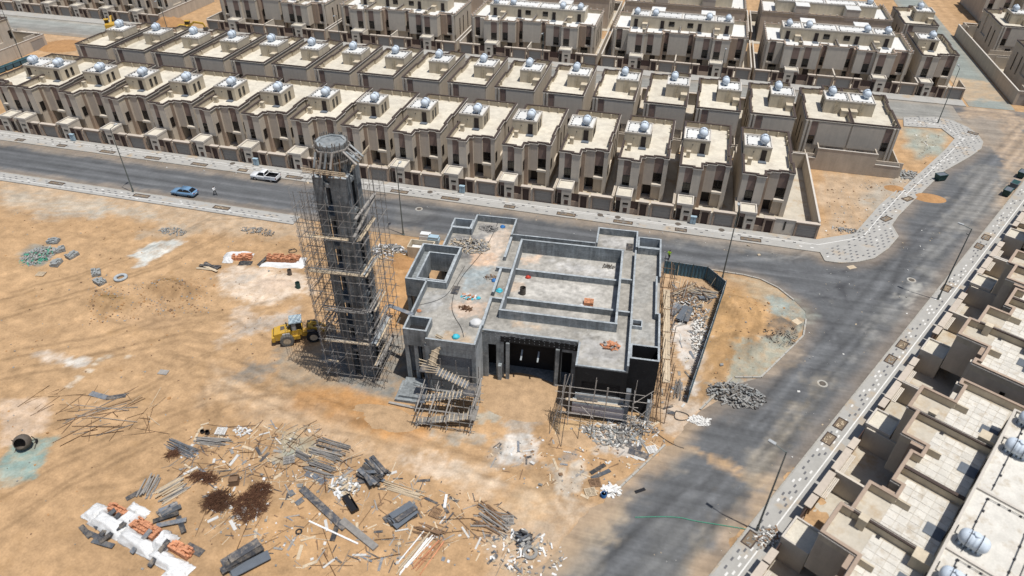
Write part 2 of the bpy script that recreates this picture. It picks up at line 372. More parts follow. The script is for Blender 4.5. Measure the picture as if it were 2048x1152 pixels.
MOSQ_PAD = [ml(-17.5, -3), ml(21.5, -3), ml(21.5, 28), ml(-11.5, 28), ml(-11.5, 8), ml(-17.5, 8)]
hz = lambda x, y: float(hgt(np.array([x]), np.array([y]))[0])
def at(x, y, dz=0): p = g2(x, y); return (p[0], p[1], hz(*p)+dz)
xs = np.concatenate([np.array([-2500, -1200, -700, -450, -320, -240, -190, -160]), np.arange(-140, -92, 1.2), np.arange(-92, 34, .34), np.arange(34, 80, 1.5), np.array([90, 110, 150, 220, 350, 600, 1200, 2500])])
ys = np.concatenate([np.array([-1200, -500, -200, -60, 0, 10]), np.arange(16, 90, .34), np.arange(90, 180, 2.2), np.array([200, 230, 280, 380, 600, 1200, 3000])])
X, Y = np.meshgrid(xs, ys, indexing='ij')
SAND = (.372, .240, .130)
GP = [
 ('p', px([(0, 350), (620, 440), (640, 480), (430, 470), (250, 430), (0, 420)]), (.40, .315, .225), 1.2, 2.2, .75),
 ('p', px([(0, 375), (300, 420), (330, 440), (150, 425), (0, 410)]), (.35, .33, .28), .8, 1.8, .6),
 ('p', px([(60, 420), (230, 415), (200, 440), (80, 440)]), (.30, .30, .27), .6, 1.5, .55),
 ('p', ell(340, 465, 60, 14), (.33, .31, .26), .5, 1.6, .5),
 ('p', px([(0, 470), (400, 480), (560, 640), (500, 770), (200, 860), (0, 780)]), (.43, .285, .16), 4, 4, .5),
 ('p', px([(255, 511), (300, 487), (345, 478), (372, 482), (345, 496), (320, 511), (290, 523), (287, 534), (268, 533), (282, 519)]), (.53, .54, .50), .25, .7, .95, 2),
 ('p', ell(318, 492, 36, 6, -8), (.33, .33, .30), .3, .7, .6, 2),
 ('p', ell(74, 510, 30, 21, 0), (.19, .205, .185), .3, .7, .9, 2),
 ('p', px([(445, 540), (500, 528), (560, 540), (620, 548), (620, 590), (560, 605), (500, 612), (450, 595)]), (.58, .485, .385), .6, 1.4, .9),
 ('p', ell(545, 572, 38, 17), (.50, .385, .29), .4, .9, .75),
 ('p', px([(462, 560), (480, 548), (513, 550), (500, 565), (470, 572)]), (.38, .34, .29), .2, .5, .7),
 ('p', px([(480, 620), (560, 625), (600, 600), (620, 620), (520, 655), (430, 700), (430, 680)]), (.52, .44, .36), .5, 2.0, .6),
 ('p', px([(500, 640), (600, 620), (560, 650), (480, 665)]), (.34, .32, .29), .4, 1.2, .5),
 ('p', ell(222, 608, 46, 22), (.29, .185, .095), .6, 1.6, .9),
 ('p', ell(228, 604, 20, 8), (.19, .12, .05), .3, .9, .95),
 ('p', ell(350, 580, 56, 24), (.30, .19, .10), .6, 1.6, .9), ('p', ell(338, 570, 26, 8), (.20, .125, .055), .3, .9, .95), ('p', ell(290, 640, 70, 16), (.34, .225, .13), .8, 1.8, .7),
 ('p', ell(320, 612, 22, 10), (.37, .245, .145), .3, .8, .6),
 ('p', ell(105, 715, 30, 7, 12), (.56, .50, .43), .4, 1, .65), ('p', ell(157, 725, 26, 7, 0), (.58, .56, .51), .3, .9, .8),
 *[('p', ell(x, y, 6, 3), (.56, .49, .39), .1, .25, .8, 2) for x, y in [(216, 712), (200, 718), (188, 728), (178, 740), (158, 755), (150, 763), (138, 772), (255, 712)]],
 ('p', px([(460, 752), (500, 730), (545, 708), (570, 705), (545, 740), (510, 765), (480, 765)]), (.20, .185, .16), .5, 1.6, .85),
 ('p', px([(560, 695), (640, 690), (700, 740), (780, 775), (770, 785), (650, 780), (560, 760)]), (.24, .21, .165), .7, 1.8, .7),
 ('p', px([(690, 640), (770, 650), (870, 700), (860, 730), (775, 790), (690, 775), (640, 720)]), (.195, .195, .18), .3, .8, .92),
 ('p', px([(600, 790), (690, 785), (770, 800), (830, 830), (860, 880), (760, 875), (640, 840), (580, 815)]), (.40, .215, .088), .6, 1.3, .95),
 ('p', px([(770, 540), (840, 520), (800, 640), (780, 680), (765, 600)]), (.41, .23, .10), .5, 1.2, .9), ('p', ell(807, 520, 28, 12), (.30, .165, .065), .4, 1.0, .85),
 ('p', px([(0, 800), (90, 798), (106, 828), (85, 862), (40, 885), (0, 895)]), (.50, .385, .285), .25, .5, .85),
 ('p', px([(28, 890), (70, 873), (113, 874), (98, 903), (82, 925), (66, 955), (0, 962), (0, 925)]), (.185, .275, .255), .2, .6, .92, 2),
 ('p', px([(0, 950), (60, 930), (40, 965), (0, 985)]), (.30, .33, .28), .2, .8, .6, 2),
 ('p', px([(430, 730), (560, 800), (720, 870), (850, 900), (1000, 960), (1180, 1010), (1180, 1040), (960, 1000), (800, 930), (600, 870), (420, 800)]), (.47, .355, .245), 1.2, 2.5, .6),
 ('p', px([(640, 1010), (760, 1090), (620, 1152), (480, 1152), (480, 1020)]), (.43, .26, .125), 2, 2, .5),
 ('p', px([(995, 790), (1060, 780), (1085, 830), (1060, 900), (1040, 950), (990, 930), (1010, 860)]), (.33, .31, .275), .5, 1.6, .75),
 ('p', px([(1020, 875), (1075, 870), (1085, 905), (1050, 930), (1010, 915)]), (.56, .54, .50), .3, 1.6, .7, 2),
 ('p', ell(1010, 770, 26, 14), (.36, .37, .35), .3, 1.2, .8, 2), ('p', ell(985, 830, 30, 12, -25), (.29, .31, .28), .3, 1.4, .7, 2), ('p', ell(925, 875, 55, 10, 4), (.28, .28, .25), .4, 1.4, .7, 2),
 ('p', ell(1052, 822, 22, 14), (.20, .205, .20), .3, 1.0, .7, 2),
 ('p', ell(855, 925, 60, 12, 10), (.58, .47, .36), .4, 1.6, .7), ('p', ell(980, 965, 90, 14, 18), (.50, .41, .31), .6, 1.8, .6),
 ('p', ell(1140, 955, 30, 36, 20), (.48, .47, .42), .3, 1.8, .6, 2), ('p', ell(1140, 915, 14, 10), (.20, .19, .18), .2, .8, .7, 2), ('p', ell(1060, 1000, 60, 40), (.42, .30, .18), .6, 1.6, .5),
 ('p', px([(1120, 850), (1290, 830), (1300, 905), (1200, 905), (1130, 880)]), (.46, .33, .185), .5, 1.4, .6), ('p', px([(1180, 850), (1265, 850), (1270, 905), (1190, 905)]), (.46, .44, .41), .3, 1.6, .8, 2),
 ('p', ell(595, 890, 45, 24, 25), (.29, .30, .24), .4, 1.4, .75, 2), ('p', ell(570, 912, 24, 12), (.27, .30, .26), .3, 1, .7, 2),
 ('p', px([(1010, 1020), (1180, 1010), (1130, 1090), (1060, 1152), (980, 1152)]), (.42, .35, .27), 1, 2, .6),
 # strip right of the mosque
 ('p', px([(1325, 540), (1430, 560), (1410, 800), (1380, 830), (1300, 840), (1325, 700)]), (.40, .29, .19), .6, 1, .6),
 ('p', px([(1340, 640), (1415, 650), (1395, 800), (1340, 690)]), (.56, .545, .52), .3, 1.7, .8, 2),
 ('p', px([(1320, 800), (1420, 800), (1400, 850), (1330, 870)]), (.50, .44, .37), .4, 1.2, .7, 2),
 # island right of the fence
 ('p', px([(1445, 570), (1530, 580), (1540, 640), (1480, 740), (1400, 800), (1410, 700)]), (.41, .252, .118), .8, 1.4, .9),
 ('p', px([(1450, 550), (1520, 555), (1590, 600), (1560, 640), (1500, 590)]), (.36, .31, .225), .6, 1.4, .7),
 ('p', px([(1535, 600), (1580, 590), (1640, 630), (1600, 650), (1540, 630)]), (.25, .285, .26), .4, 1.4, .9, 2),
 ('p', px([(1540, 650), (1570, 635), (1600, 650), (1570, 690), (1530, 690)]), (.085, .085, .08), .3, 1.5, .8, 2),
 ('p', px([(1470, 700), (1550, 680), (1600, 660), (1590, 690), (1530, 750), (1460, 760)]), (.285, .30, .25), .4, 1.5, .85, 2),
 ('p', px([(1420, 770), (1520, 760), (1520, 800), (1450, 815), (1410, 800)]), (.27, .275, .25), .3, 1.2, .8, 2),
 # lots beside the side road
 ('p', px([(1640, 345), (1820, 350), (1850, 380), (1740, 470), (1650, 480)]), (.37, .285, .20), .6, 2, .8),
 ('p', px([(1810, 255), (1900, 265), (1890, 300), (1830, 330)]), (.26, .31, .28), .4, 1.6, .85, 2), ('p', px([(1720, 390), (1800, 340), (1830, 350), (1740, 440)]), (.33, .32, .28), .4, 1.6, .7, 2),
 ('p', px([(90, 70), (165, 72), (160, 110), (90, 115)]), (.43, .30, .19), .6, 1.5, .9), ('p', px([(1860, 40), (1930, 20), (1960, 60), (1880, 60)]), (.44, .32, .22), .6, 1, .6),
]
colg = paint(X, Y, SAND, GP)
colg *= (1+.30*fbm(X*.10, Y*.10, 5)+.34*fbm(X*.8, Y*.8, 4))[..., None]
tr = np.zeros_like(X)      # wheel tracks of the loader and trucks across the sand
for L_ in [[(0, 720), (180, 690), (330, 640), (470, 640), (560, 690)], [(0, 760), (200, 720), (360, 680), (480, 690)], [(0, 600), (150, 560), (300, 500), (420, 440), (600, 430)], [(0, 640), (170, 590), (330, 530), (450, 470)], [(300, 720), (450, 770), (620, 850), (850, 905), (1020, 970), (1180, 1000)], [(330, 700), (480, 745), (650, 825), (870, 885), (1040, 950), (1200, 980)],
           [(0, 1000), (120, 930), (280, 860), (420, 800), (560, 790)], [(0, 1060), (140, 970), (300, 890), (440, 830)], [(400, 770), (420, 850), (380, 960), (150, 1000)], [(1010, 790), (1030, 860), (1060, 950), (1120, 1040)], [(1050, 790), (1075, 860), (1100, 940), (1170, 1020)], [(1430, 600), (1480, 660), (1450, 740), (1400, 800)], [(1460, 600), (1520, 650), (1490, 720)], [(200, 640), (300, 660), (420, 640), (560, 610)], [(100, 850), (260, 800), (400, 720), (520, 650)]]:
    P_ = px(L_)
    for off in (0, 1.7):
        d_ = pdist([(a, b+off) for a, b in P_], X+.9*fbm(X*.15, Y*.15, 2), Y+.9*fbm(X*.15+7, Y*.15, 2)); tr = np.maximum(tr, sm(.42, .12, d_)*(.55+.9*fbm(X*.6, Y*.6, 3)))
colg *= (1-.36*np.clip(tr, 0, 1))[..., None]
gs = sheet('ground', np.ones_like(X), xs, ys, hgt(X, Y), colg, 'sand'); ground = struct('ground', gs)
# pale tracks and scattered grit are part of the painted sand; now the roads
def road(name, poly, x0, x1, y0, y1, step, z, patches, m, base=(.103, .106, .109)):
    xa, ya = np.arange(x0, x1, step), np.arange(y0, y1, step); Xr, Yr = np.meshgrid(xa, ya, indexing='ij')
    S = sdf(poly, Xr, Yr)+.25*fbm(Xr*1.3, Yr*1.3, 3)*sm(-70, 0, Xr)+2.6*fbm(Xr*.35, Yr*.35, 4)*sm(62, 52, Yr)*sm(30, 0, Xr-Yr*.3)
    c = paint(Xr, Yr, base, patches); ed = (np.clip(sm(2.6, .1, S+1.5*fbm(Xr*.5, Yr*.5, 4)), 0, 1)*(.28+.62*sm(64, 52, Yr)*sm(22, 4, Xr)))[..., None]; c = c*(1-ed)+np.array((.34, .25, .165))*ed; c *= (1+.14*fbm(Xr*.1, Yr*.1, 3))[..., None]
    rt = random.Random(len(name)); wx, wy = Xr+1.2*fbm(Xr*.05, Yr*.05, 2), Yr+1.2*fbm(Xr*.05+4, Yr*.05, 2); fl = np.zeros_like(Xr)
    runs = [[(-420, y), (20, y+.3)] for y in (88.2, 89.6, 90.1, 91.4, 92.0, 93.3, 94.6, 95.1)]+[[rr(-60, n), rr(130, n+.4)] for n in (-2.2, -3.4, -4.0, -5.2, -6.1, -7.4, -8.6)]
    runs += [[(-20, 90+k), (8, 91+k), (22, 96+k*.6), (32, 108), (48, 136)] for k in (0, 1.5)]+[[rr(0, -5-k), rr(30, -8-k), (8, 91+k), (-30, 92+k)] for k in (0, 1.6)]+[[rr(10, -4), rr(40, -4.5), rr(60, -7), rr(90, -8)], [rr(-20, -9), rr(20, -6.5), rr(50, -4.5), rr(90, -5)]]
    for P_ in runs:
        d_ = pdist(P_, wx, wy); k_ = rt.choice((-.30, -.26, -.2, .30, .36)); fl = fl+k_*sm(.48, .10, d_)*np.clip(.6+1.6*fbm(Xr*.18+len(P_), Yr*.18, 4), 0, 1)
    c *= (1+fl)[..., None]
    return struct(name, sheet(name, S, xa, ya, np.full(Xr.shape, z), c, m))
DUST = (.28, .23, .175); LDUST = (.225, .22, .205)
def ln(pts, w_, c, a, amp=.5, soft=.25): return ('l', px(pts), c, soft, amp, a, 1, w_)
RP = [
 ('p', [(-420, 95.6), (26, 95.9), (26, 99), (-420, 99)], DUST, .7, 1.6, .5), ('p', [(-420, 86), (-55, 86), (-55, 88.3), (-420, 87.8)], DUST, .5, 1.2, .35),
 ('p', [(-420, 89.3), (-10, 89.6), (-10, 91.2), (-420, 90.8)], (.098, .10, .103), .6, 1.4, .7), ('p', [(-420, 93), (-10, 93.4), (-10, 94.6), (-420, 94.6)], (.10, .102, .105), .5, 1.4, .7),
 ('p', [(-60, 84), (10, 84), (10, 88), (-60, 87.6)], DUST, .6, 1.8, .55), ('p', px([(780, 400), (870, 400), (880, 440), (800, 450)]), (.135, .132, .125), .8, 1.2, .6),
 ('p', px([z6(*p) for p in [(0, 250), (300, 290), (800, 360), (760, 400), (300, 340), (0, 300)]]), LDUST, .8, 2.4, .45),
 ('p', px([z6(*p) for p in [(1150, 800), (1290, 640), (1500, 440), (1560, 470), (1400, 600), (1250, 790), (1050, 1010), (960, 1150), (880, 1150)]]), LDUST, .8, 2.6, .75),
 ('p', px([z6(*p) for p in [(1290, 610), (1400, 540), (1420, 560), (1330, 640)]]), (.34, .33, .30), .3, 1.6, .8, 2),
 ('p', px([z6(*p) for p in [(1400, 380), (1700, 120), (1800, 120), (1500, 420)]]), LDUST, .8, 2.2, .5),
 ('p', px([z9(*p) for p in [(60, 385), (200, 440), (330, 500), (520, 610), (450, 650), (330, 560), (180, 485), (40, 420)]]), (.37, .255, .15), .2, .7, .95, 2),
 ('p', px([z9(*p) for p in [(420, 560), (560, 330), (760, 100), (860, 20), (820, 150), (600, 480), (480, 700), (250, 950), (100, 1150), (0, 1150)]]), (.24, .21, .165), .7, 2.4, .75),
 ('p', px([z9(*p) for p in [(540, 600), (700, 560), (640, 700), (560, 850), (360, 1000), (420, 850)]]), (.34, .255, .17), .5, 2, .75),
 ('p', px([z8(*p) for p in [(1870, 300), (2016, 300), (2016, 480), (1900, 560), (1860, 430)]]), (.25, .22, .18), .5, 1.8, .7, 2),
 ('p', px([z8(*p) for p in [(1200, 1000), (1500, 740), (1700, 660), (1600, 920), (1400, 1080), (1260, 1180), (1000, 1180)]]), (.33, .27, .195), .9, 2.6, .95),
 ('p', px([z8(*p) for p in [(1290, 1150), (1500, 960), (1560, 980), (1450, 1150)]]), (.23, .215, .19), .5, 2, .6), ('p', px([z8(*p) for p in [(1750, 1000), (2016, 700), (2016, 1150), (1700, 1150)]]), (.135, .135, .13), 1, 2, .7),
 ('p', px([z6(*p) for p in [(690, 640), (830, 740), (790, 760), (730, 720)]]), (.23, .26, .24), .3, 1.2, .9, 2), ('p', px([z6(*p) for p in [(740, 760), (800, 800), (700, 1000), (520, 1120), (500, 1080)]]), DUST, .4, 1.6, .6),
 ('p', px([(1420, 800), (1480, 770), (1560, 760), (1540, 800), (1460, 850)]), (.14, .13, .12), .5, 1.5, .6),
 ('p', px([(1780, 400), (1895, 395), (1880, 405), (1800, 390)]), DUST, .3, .9, .8),
 ('p', px([(1930, 180), (2060, 240), (2060, 420), (1990, 410), (2010, 320), (1920, 250)]), (.36, .27, .185), .8, 2.4, .85), ('p', px([(1810, 230), (2000, 240), (2000, 300), (1960, 300)]), (.215, .20, .175), 1, 2.4, .7),
 ('p', px([(1950, 330), (2048, 330), (2000, 420), (1900, 470), (1880, 450)]), (.22, .21, .19), 1, 3, .6),
 *[ln([z6(*p) for p in q_], .11, (.06, .061, .065), .75) for q_ in [[(400, 560), (700, 600), (950, 560), (1250, 420), (1500, 200)], [(420, 580), (720, 640), (980, 600), (1290, 450), (1560, 200)], [(640, 640), (820, 740), (900, 850), (930, 1000), (880, 1150)], [(690, 640), (860, 730), (960, 850), (980, 1000), (930, 1150)], [(800, 560), (950, 640), (1100, 640), (1300, 600)], [(300, 420), (600, 470), (900, 480), (1150, 440), (1400, 250)], [(950, 520), (1000, 650), (1080, 800), (1050, 1000)], [(640, 400), (700, 380), (760, 400), (700, 430), (640, 410)], [(690, 410), (760, 380), (830, 410), (780, 440)], [(790, 1040), (840, 1020), (860, 1060)], [(600, 300), (900, 420), (1200, 420)]]],
 *[ln([z9(*p) for p in q_], .10, (.065, .066, .068), .65) for q_ in [[(300, 1150), (420, 700), (640, 400), (900, 0)], [(120, 1150), (260, 800), (480, 500), (760, 100)], [(300, 230), (420, 290), (520, 250), (560, 200)], [(200, 250), (330, 300), (450, 260)], [(0, 700), (150, 640), (260, 560)], [(0, 780), (160, 720), (300, 600)]]],
 *[ln(q_, .13, (.065, .066, .07), .65) for q_ in [[(780, 405), (850, 400), (882, 420), (870, 440), (800, 455)], [(770, 410), (840, 408), (870, 425), (850, 440), (780, 450)], [(700, 380), (820, 395), (880, 425), (840, 450)]]],
]
road('asphalt_road', road_main, -136, 92, -10, 172, .5, 0.0, RP, 'asphalt')
road('back_street', street_b, -300, 60.2, 156, 169, .9, .004, [('p', [(-420, 156), (60, 156), (60, 158.5), (-420, 158.5)], DUST, .6, 2, .6), ('p', [(-420, 163), (-120, 163), (-120, 170), (-420, 170)], (.30, .32, .30), 2, 2, .6)], 'asphalt', (.225, .22, .20))
road('compound_lane', street_c, 63, 74, 168.5, 330, .9, .008, [('p', px([(1860, 150), (1960, 160), (2040, 200), (1930, 200)]), (.38, .28, .18), .6, 2, .9), ('p', px([(1830, 170), (1900, 180), (1890, 195)]), (.22, .24, .22), .4, 1, .8)], 'asphalt_side', (.215, .235, .215))
# far west end of the main road, beyond the painted sheet
xa = np.arange(-420, -135.4, 6.); ya = np.array([86.7, 88, 90, 93, 95.5, 97.9]); Xr, Yr = np.meshgrid(xa, ya, indexing='ij')
struct('asphalt_road', sheet('asphalt_road_west', np.ones_like(Xr), xa, ya, np.full(Xr.shape, -.003), np.tile(np.array((.095, .094, .093)), Xr.shape+(1,)), 'asphalt'))
# ---------------- pavements with kerbs
def pavement(name, poly, kerb, pat=None, z=.12):
    o = struct(name, MB().prism(poly, -.2, z).mesh(name, 'paving'))
    k = MB()
    for line in kerb:
        for a, b in zip(line[:-1], line[1:]):
            a, b = np.array(a), np.array(b); L = np.linalg.norm(b-a); n = max(1, int(round(L/1.5)))
            for i in range(n):
                p, q_ = a+(b-a)*i/n, a+(b-a)*(i+1)/n; u = (q_-p)/np.linalg.norm(q_-p)*.012; jz = random.uniform(-.006, .006)
                k.beam((*(p+u), z-.06+jz), (*(q_-u), z-.06+jz), .17, .16)
    ko = link('kerb_stones', k.mesh('kerb_stones', 'kerb_stone'), o); ko['kind'] = 'stuff'
    return o
def pavers(o, poly, d, rows, seed, white=.25, off=.35, gap=1.15, keep=.72, z=.12, stuffname='paver'):
    """small dark and white setts laid flush in the pavement, rows along d"""
    r = random.Random(seed); d = np.array(d)/np.linalg.norm(d); n = np.array([-d[1], d[0]]); P = np.array(poly)
    a0, a1 = (P@d).min(), (P@d).max(); b0, b1 = (P@n).min(), (P@n).max(); pts = []
    k = 0; b = b0
    while b < b1:
        a = a0+(gap/2 if k % 2 else 0)
        while a < a1:
            if r.random() < keep: pts.append(d*(a+r.uniform(-.04, .04))+n*b)
            a += gap
        b += rows; k += 1
    if not pts: return
    pts = np.array(pts); s = sdf(poly, pts[:, 0], pts[:, 1]); pts = pts[s > off]
    md, mw = MB(), MB()
    for p in pts:
        (mw if r.random() < white else md).obox((*p, z+.003), (*(d*.24), 0), (*(n*.10), 0), (0, 0, .005))
    for m_, q_ in ((md, 'paver_dark'), (mw, 'paver_white')):
        if m_.v: x = link('dark_pavers' if q_ == 'paver_dark' else 'white_pavers', m_.mesh(q_, q_), o); x['kind'] = 'stuff'
def stripe(o, pts, wd=.13, z=.12):
    m_ = MB()
    for a, b in zip(pts[:-1], pts[1:]): m_.beam((*a, z+.002), (*b, z+.002), wd, .012)
    link('pale_strip', m_.mesh('pale_strip', 'paver_white'), o)
corner_in = px([z6(*p) for p in [(832, 292), (1040, 252), (1180, 92), (1290, -5)]]+[z3(*p) for p in [(1265, 1135), (1560, 865), (1615, 800), (1540, 742), (1322, 728)]])
nb = [(-420, 97.9)]+corner_out; nin = [(-420, 101.6), (25.0, 101.6)]+corner_in[1:]
o = pavement('north_pavement', nb+nin[::-1], [nb])
pavers(o, [(-140, 98), (25, 98), (25, 101.5), (-140, 101.5)], (1, 0), .85, 1, .1, .2, 1.7, .6)
pavers(o, corner_out[:11]+corner_in[3:0:-1], (.72, .69), .62, 2, .12, .45, 1.25, .85)
pavers(o, corner_out[10:]+corner_in[:3:-1], (.72, .69), .62, 3, .12, .45, 1.25, .85)
inn = [np.array(p) for p in px([z6(*p) for p in [(830, 318), (1085, 275), (1200, 140), (1330, 0)]]+[z3(*p) for p in [(1330, 1130), (1590, 880), (1665, 805), (1560, 728), (1330, 705)]])]
stripe(o, [(-136, 100.6)]+[tuple(p) for p in inn]); stripe(o, [(-136, 99.7), (24, 99.7)], .08)
o = pavement('south_pavement', [(-420, 84.2), (-57.5, 84.2), (-57.5, 86.7), (-420, 86.7)], [[(-420, 86.7), (-57.5, 86.7)]])
pavers(o, [(-140, 84.2), (-57.5, 84.2), (-57.5, 86.7), (-140, 86.7)], (1, 0), .6, 4, .1, .2, 1.3, .7); stripe(o, [(-136, 85.0), (-60, 85.0)], .09)
sp = [rr(-60, -.75), rr(-60, 2.6), rr(126, 2.6), rr(126, -.75)]
o = pavement('east_pavement', sp, [[rr(-60, -.75), rr(126, -.75)]])
pavers(o, [rr(-20, -.75), rr(-20, 1.1), rr(120, 1.1), rr(120, -.75)], RD, .42, 5, .42, .25, 1.15, .6); stripe(o, [rr(-20, 1.15), rr(126, 1.15)], .13)
pavement('street_pavement', [(-420, 168.2), (62.9, 168.2), (62.9, 172), (-420, 172)], [[(-420, 168.2), (62.9, 168.2)]])
pavement('street_pavement', [(-137, 153), (40.6, 153), (40.6, 156.5), (-137, 156.5)], [[(-137, 156.5), (40.6, 156.5)]])
# kerbs at the site corner
for L_ in (site_kerb[:5], site_kerb[6:], px([z6(500, 1080), z6(350, 1080)]), px([(1464, 756), (1400, 820)]), px([(1330, 890), (1222, 992)])):
    k = MB()
    for a, b in zip(L_[:-1], L_[1:]):
        a, b = np.array(a), np.array(b); n = max(1, int(round(np.linalg.norm(b-a)/1.2)))
        for i in range(n):
            p, q_ = a+(b-a)*(i+.02)/n, a+(b-a)*(i+.98)/n; jz = random.uniform(-.02, .01); k.beam((*p, .03+jz), (*q_, .03+jz), .22, .22)
    struct('kerb', k.mesh('kerb', 'kerb_stone'))
# tree pits in the pavements
def pit(x, y, rot, l, w_, label):
    t = thing('tree_pit', label, 'tree pit', (x, y, .12), rot, 'tree pits in the pavements'); m_ = MB()
    m_.box(-l/2, -w_/2, -.01, l/2, -w_/2+.12, .06).box(-l/2, w_/2-.12, -.01, l/2, w_/2, .06).box(-l/2, -w_/2+.12, -.01, -l/2+.12, w_/2-.12, .06).box(l/2-.12, -w_/2+.12, -.01, l/2, w_/2-.12, .06)
    link('rim', m_.mesh('rim', 'coping_dark'), t)
    s_ = MB(); r = random.Random(int(x*7)); s_.box(-l/2+.12, -w_/2+.12, -.01, l/2-.12, w_/2-.12, .012)
    so_ = link('soil', s_.mesh('soil', 'soil_dry'), t)
    b_ = MB()
    for i in range(8):
        a = r.uniform(0, 3.14); cx, cy = r.uniform(-l/2+.3, l/2-.3), r.uniform(-w_/2+.25, w_/2-.25); b_.beam((cx-.2*math.cos(a), cy-.13*math.sin(a), .03), (cx+.2*math.cos(a), cy+.13*math.sin(a), .03), .1, .05)
    x_ = link('loose_stones', b_.mesh('loose_stones', r.choice(['timber_pale', 'rubble_grey', 'rubble_grey'])), t); x_['kind'] = 'stuff'
Nn = [(47, 278), (132, 288), (222, 301), (311, 314), (404.5, 326), (491, 337.5), (594, 351), (801, 382), (902, 396), (1021, 411), (1133.5, 427), (1246.5, 443), (1362, 457.6), (1501, 475.5)]
for i, p in enumerate(Nn): pit(g2(*p)[0], 98.75, 0, 3.2 if i in (2, 3, 4, 6, 7, 8, 10, 11, 13) else 1.9, .95, f'{ORD[i]} tree pit from the left in the pavement before the front row of houses')
for i, p in enumerate([(114.6, 367), (285, 392), (444, 416.5)]): pit(g2(*p)[0], 85.8, 0, 3.0, .9, f'{ORD[i]} tree pit from the left in the pavement on the sandy side of the road')
for i, p in enumerate([z9(455, 955), z9(895, 370), z9(965, 285), z6(1255, 985), z6(1320, 900), z6(1570, 572), z6(1760, 330), z6(1805, 280)]):
    q_ = np.array(g2(*p))-L0; s_ = float(q_@RD); x, y = rr(s_, .05); pit(x, y, math.radians(60), 1.9, 1.15, f'{ORD[i]} tree pit from the bottom along the right hand pavement')
for i, p in enumerate([z6(1220, 170), z6(1345, 55), z3(1720, 770)]):
    x, y = g2(*p); pit(x, y, math.radians([46, 44, -30][i]), 2.0, 1.2, ['tree pit at the end of the flared corner paving', 'tree pit beside the sand spill on the side road', 'tree pit on the far rounded pavement corner'][i])
# manhole covers
for i, (x, y, dz) in enumerate([(1645, 767, .006), (1823, 560, .006), (838, 418, .006)]):
    q_ = g2(x, y); t = thing('manhole', ['round manhole cover in the right road near the rubble heap', 'round manhole cover beside the pale dust on the right road', 'round manhole cover inside the tyre loop behind the tower'][i], 'manhole', (*q_, 0.002), 0, 'manholes in the road')
    link('cover', MB().lathe([(.36, 0), (.36, .02), (0.0, .025)], 16).mesh('cover', 'iron'), t); link('collar', MB().lathe([(.40, .0), (.40, .016), (.62, .012), (.64, 0)], 16).mesh('collar', 'kerb_stone'), t)
for i, p in enumerate([(1200.5, 430), (1235.5, 434.5), (1356, 448), (465, 327), (860, 384), (1443, 460)]):
    t = tag(link('access_cover', MB().lathe([(.5, 0), (.5, .012), (.38, .014), (.36, .02), (0., .02)], 14).mesh('access_cover', 'iron'), None, (*g2(*p, .12), .122)), f'small round access cover in the pavement before the front houses, {ORD[i]} built', 'cover', 'access covers in the front pavement')
    t['label'] = f'{["fifth", "fourth", "second", "leftmost", "third last", "rightmost"][i] if 0 else ["fourth from right", "third from right", "second from right", "leftmost", "second from left", "rightmost"][i]} small round access cover in the front row pavement'
# ------------------------------------------------------------------ houses
def win(S, x0, x1, z0, z1, plane, axis='y', face=-1, mull=1, name='window'):
    """window in a wall: dark frame proud of the wall, pane set back in it"""
    f, p = MB(), MB(); t = .07
    def bx(m_, a0, a1, c0, c1, d0, d1):
        if axis == 'y': m_.box(a0, plane+face*d0, c0, a1, plane+face*d1, c1)
        else: m_.box(plane+face*d0, a0, c0, plane+face*d1, a1, c1)
    bx(f, x0, x1, z0, z0+t, -.02, .07); bx(f, x0, x1, z1-t, z1, -.02, .07); bx(f, x0, x0+t, z0+t, z1-t, -.02, .07); bx(f, x1-t, x1, z0+t, z1-t, -.02, .07)
    for k in range(mull):
        c = x0+(x1-x0)*(k+1)/(mull+1); bx(f, c-.03, c+.03, z0+t, z1-t, -.02, .06)
    bx(f, x0+t, x1-t, z0+(z1-z0)*.38, z0+(z1-z0)*.38+.05, -.02, .055)
    bx(p, x0+t, x1-t, z0+t, z1-t, -.02, .025)
    e = S.part(name, f, 'frame_dark'); S.sub(e, 'pane', p, 'glass_dark'); return e
def panel(S, name, x0, x1, z0, z1, plane, m, d=.04, cap=False):
    e = S.part(name, MB().box(x0, plane-d, z0, x1, plane+.02, z1), m); return e
def gate_set(S, x0, x1, kind):
    """framed gate in the front wall (front plane y=0)"""
    h = 2.35; m_ = MB(); m_.box(x0, -.12, 0, x0+.28, .3, h).box(x1-.28, -.12, 0, x1, .3, h).box(x0, -.12, h, x1, .3, h+.3)
    e = S.part('gate_frame', m_, 'stone_brown')
    S.sub(e, 'gate_coping', MB().box(x0-.06, -.2, h+.3, x1+.06, .52, h+.42), 'panel_tan')
    if kind == 'door': S.part('gate_door', MB().box(x0+.28, .06, 0, x1-.28, .14, h-.02).box((x0+x1)/2+.25, .03, 1, (x0+x1)/2+.3, .06, 1.5), 'gate_brown')
    else:
        sh = MB(); n = 9
        for k in range(n): sh.box(x0+.28, .10+.012*(k % 2), h*k/n, x1-.28, .17, h*(k+1)/n-.012)
        S.part('garage_shutter', sh, 'shutter_grey')
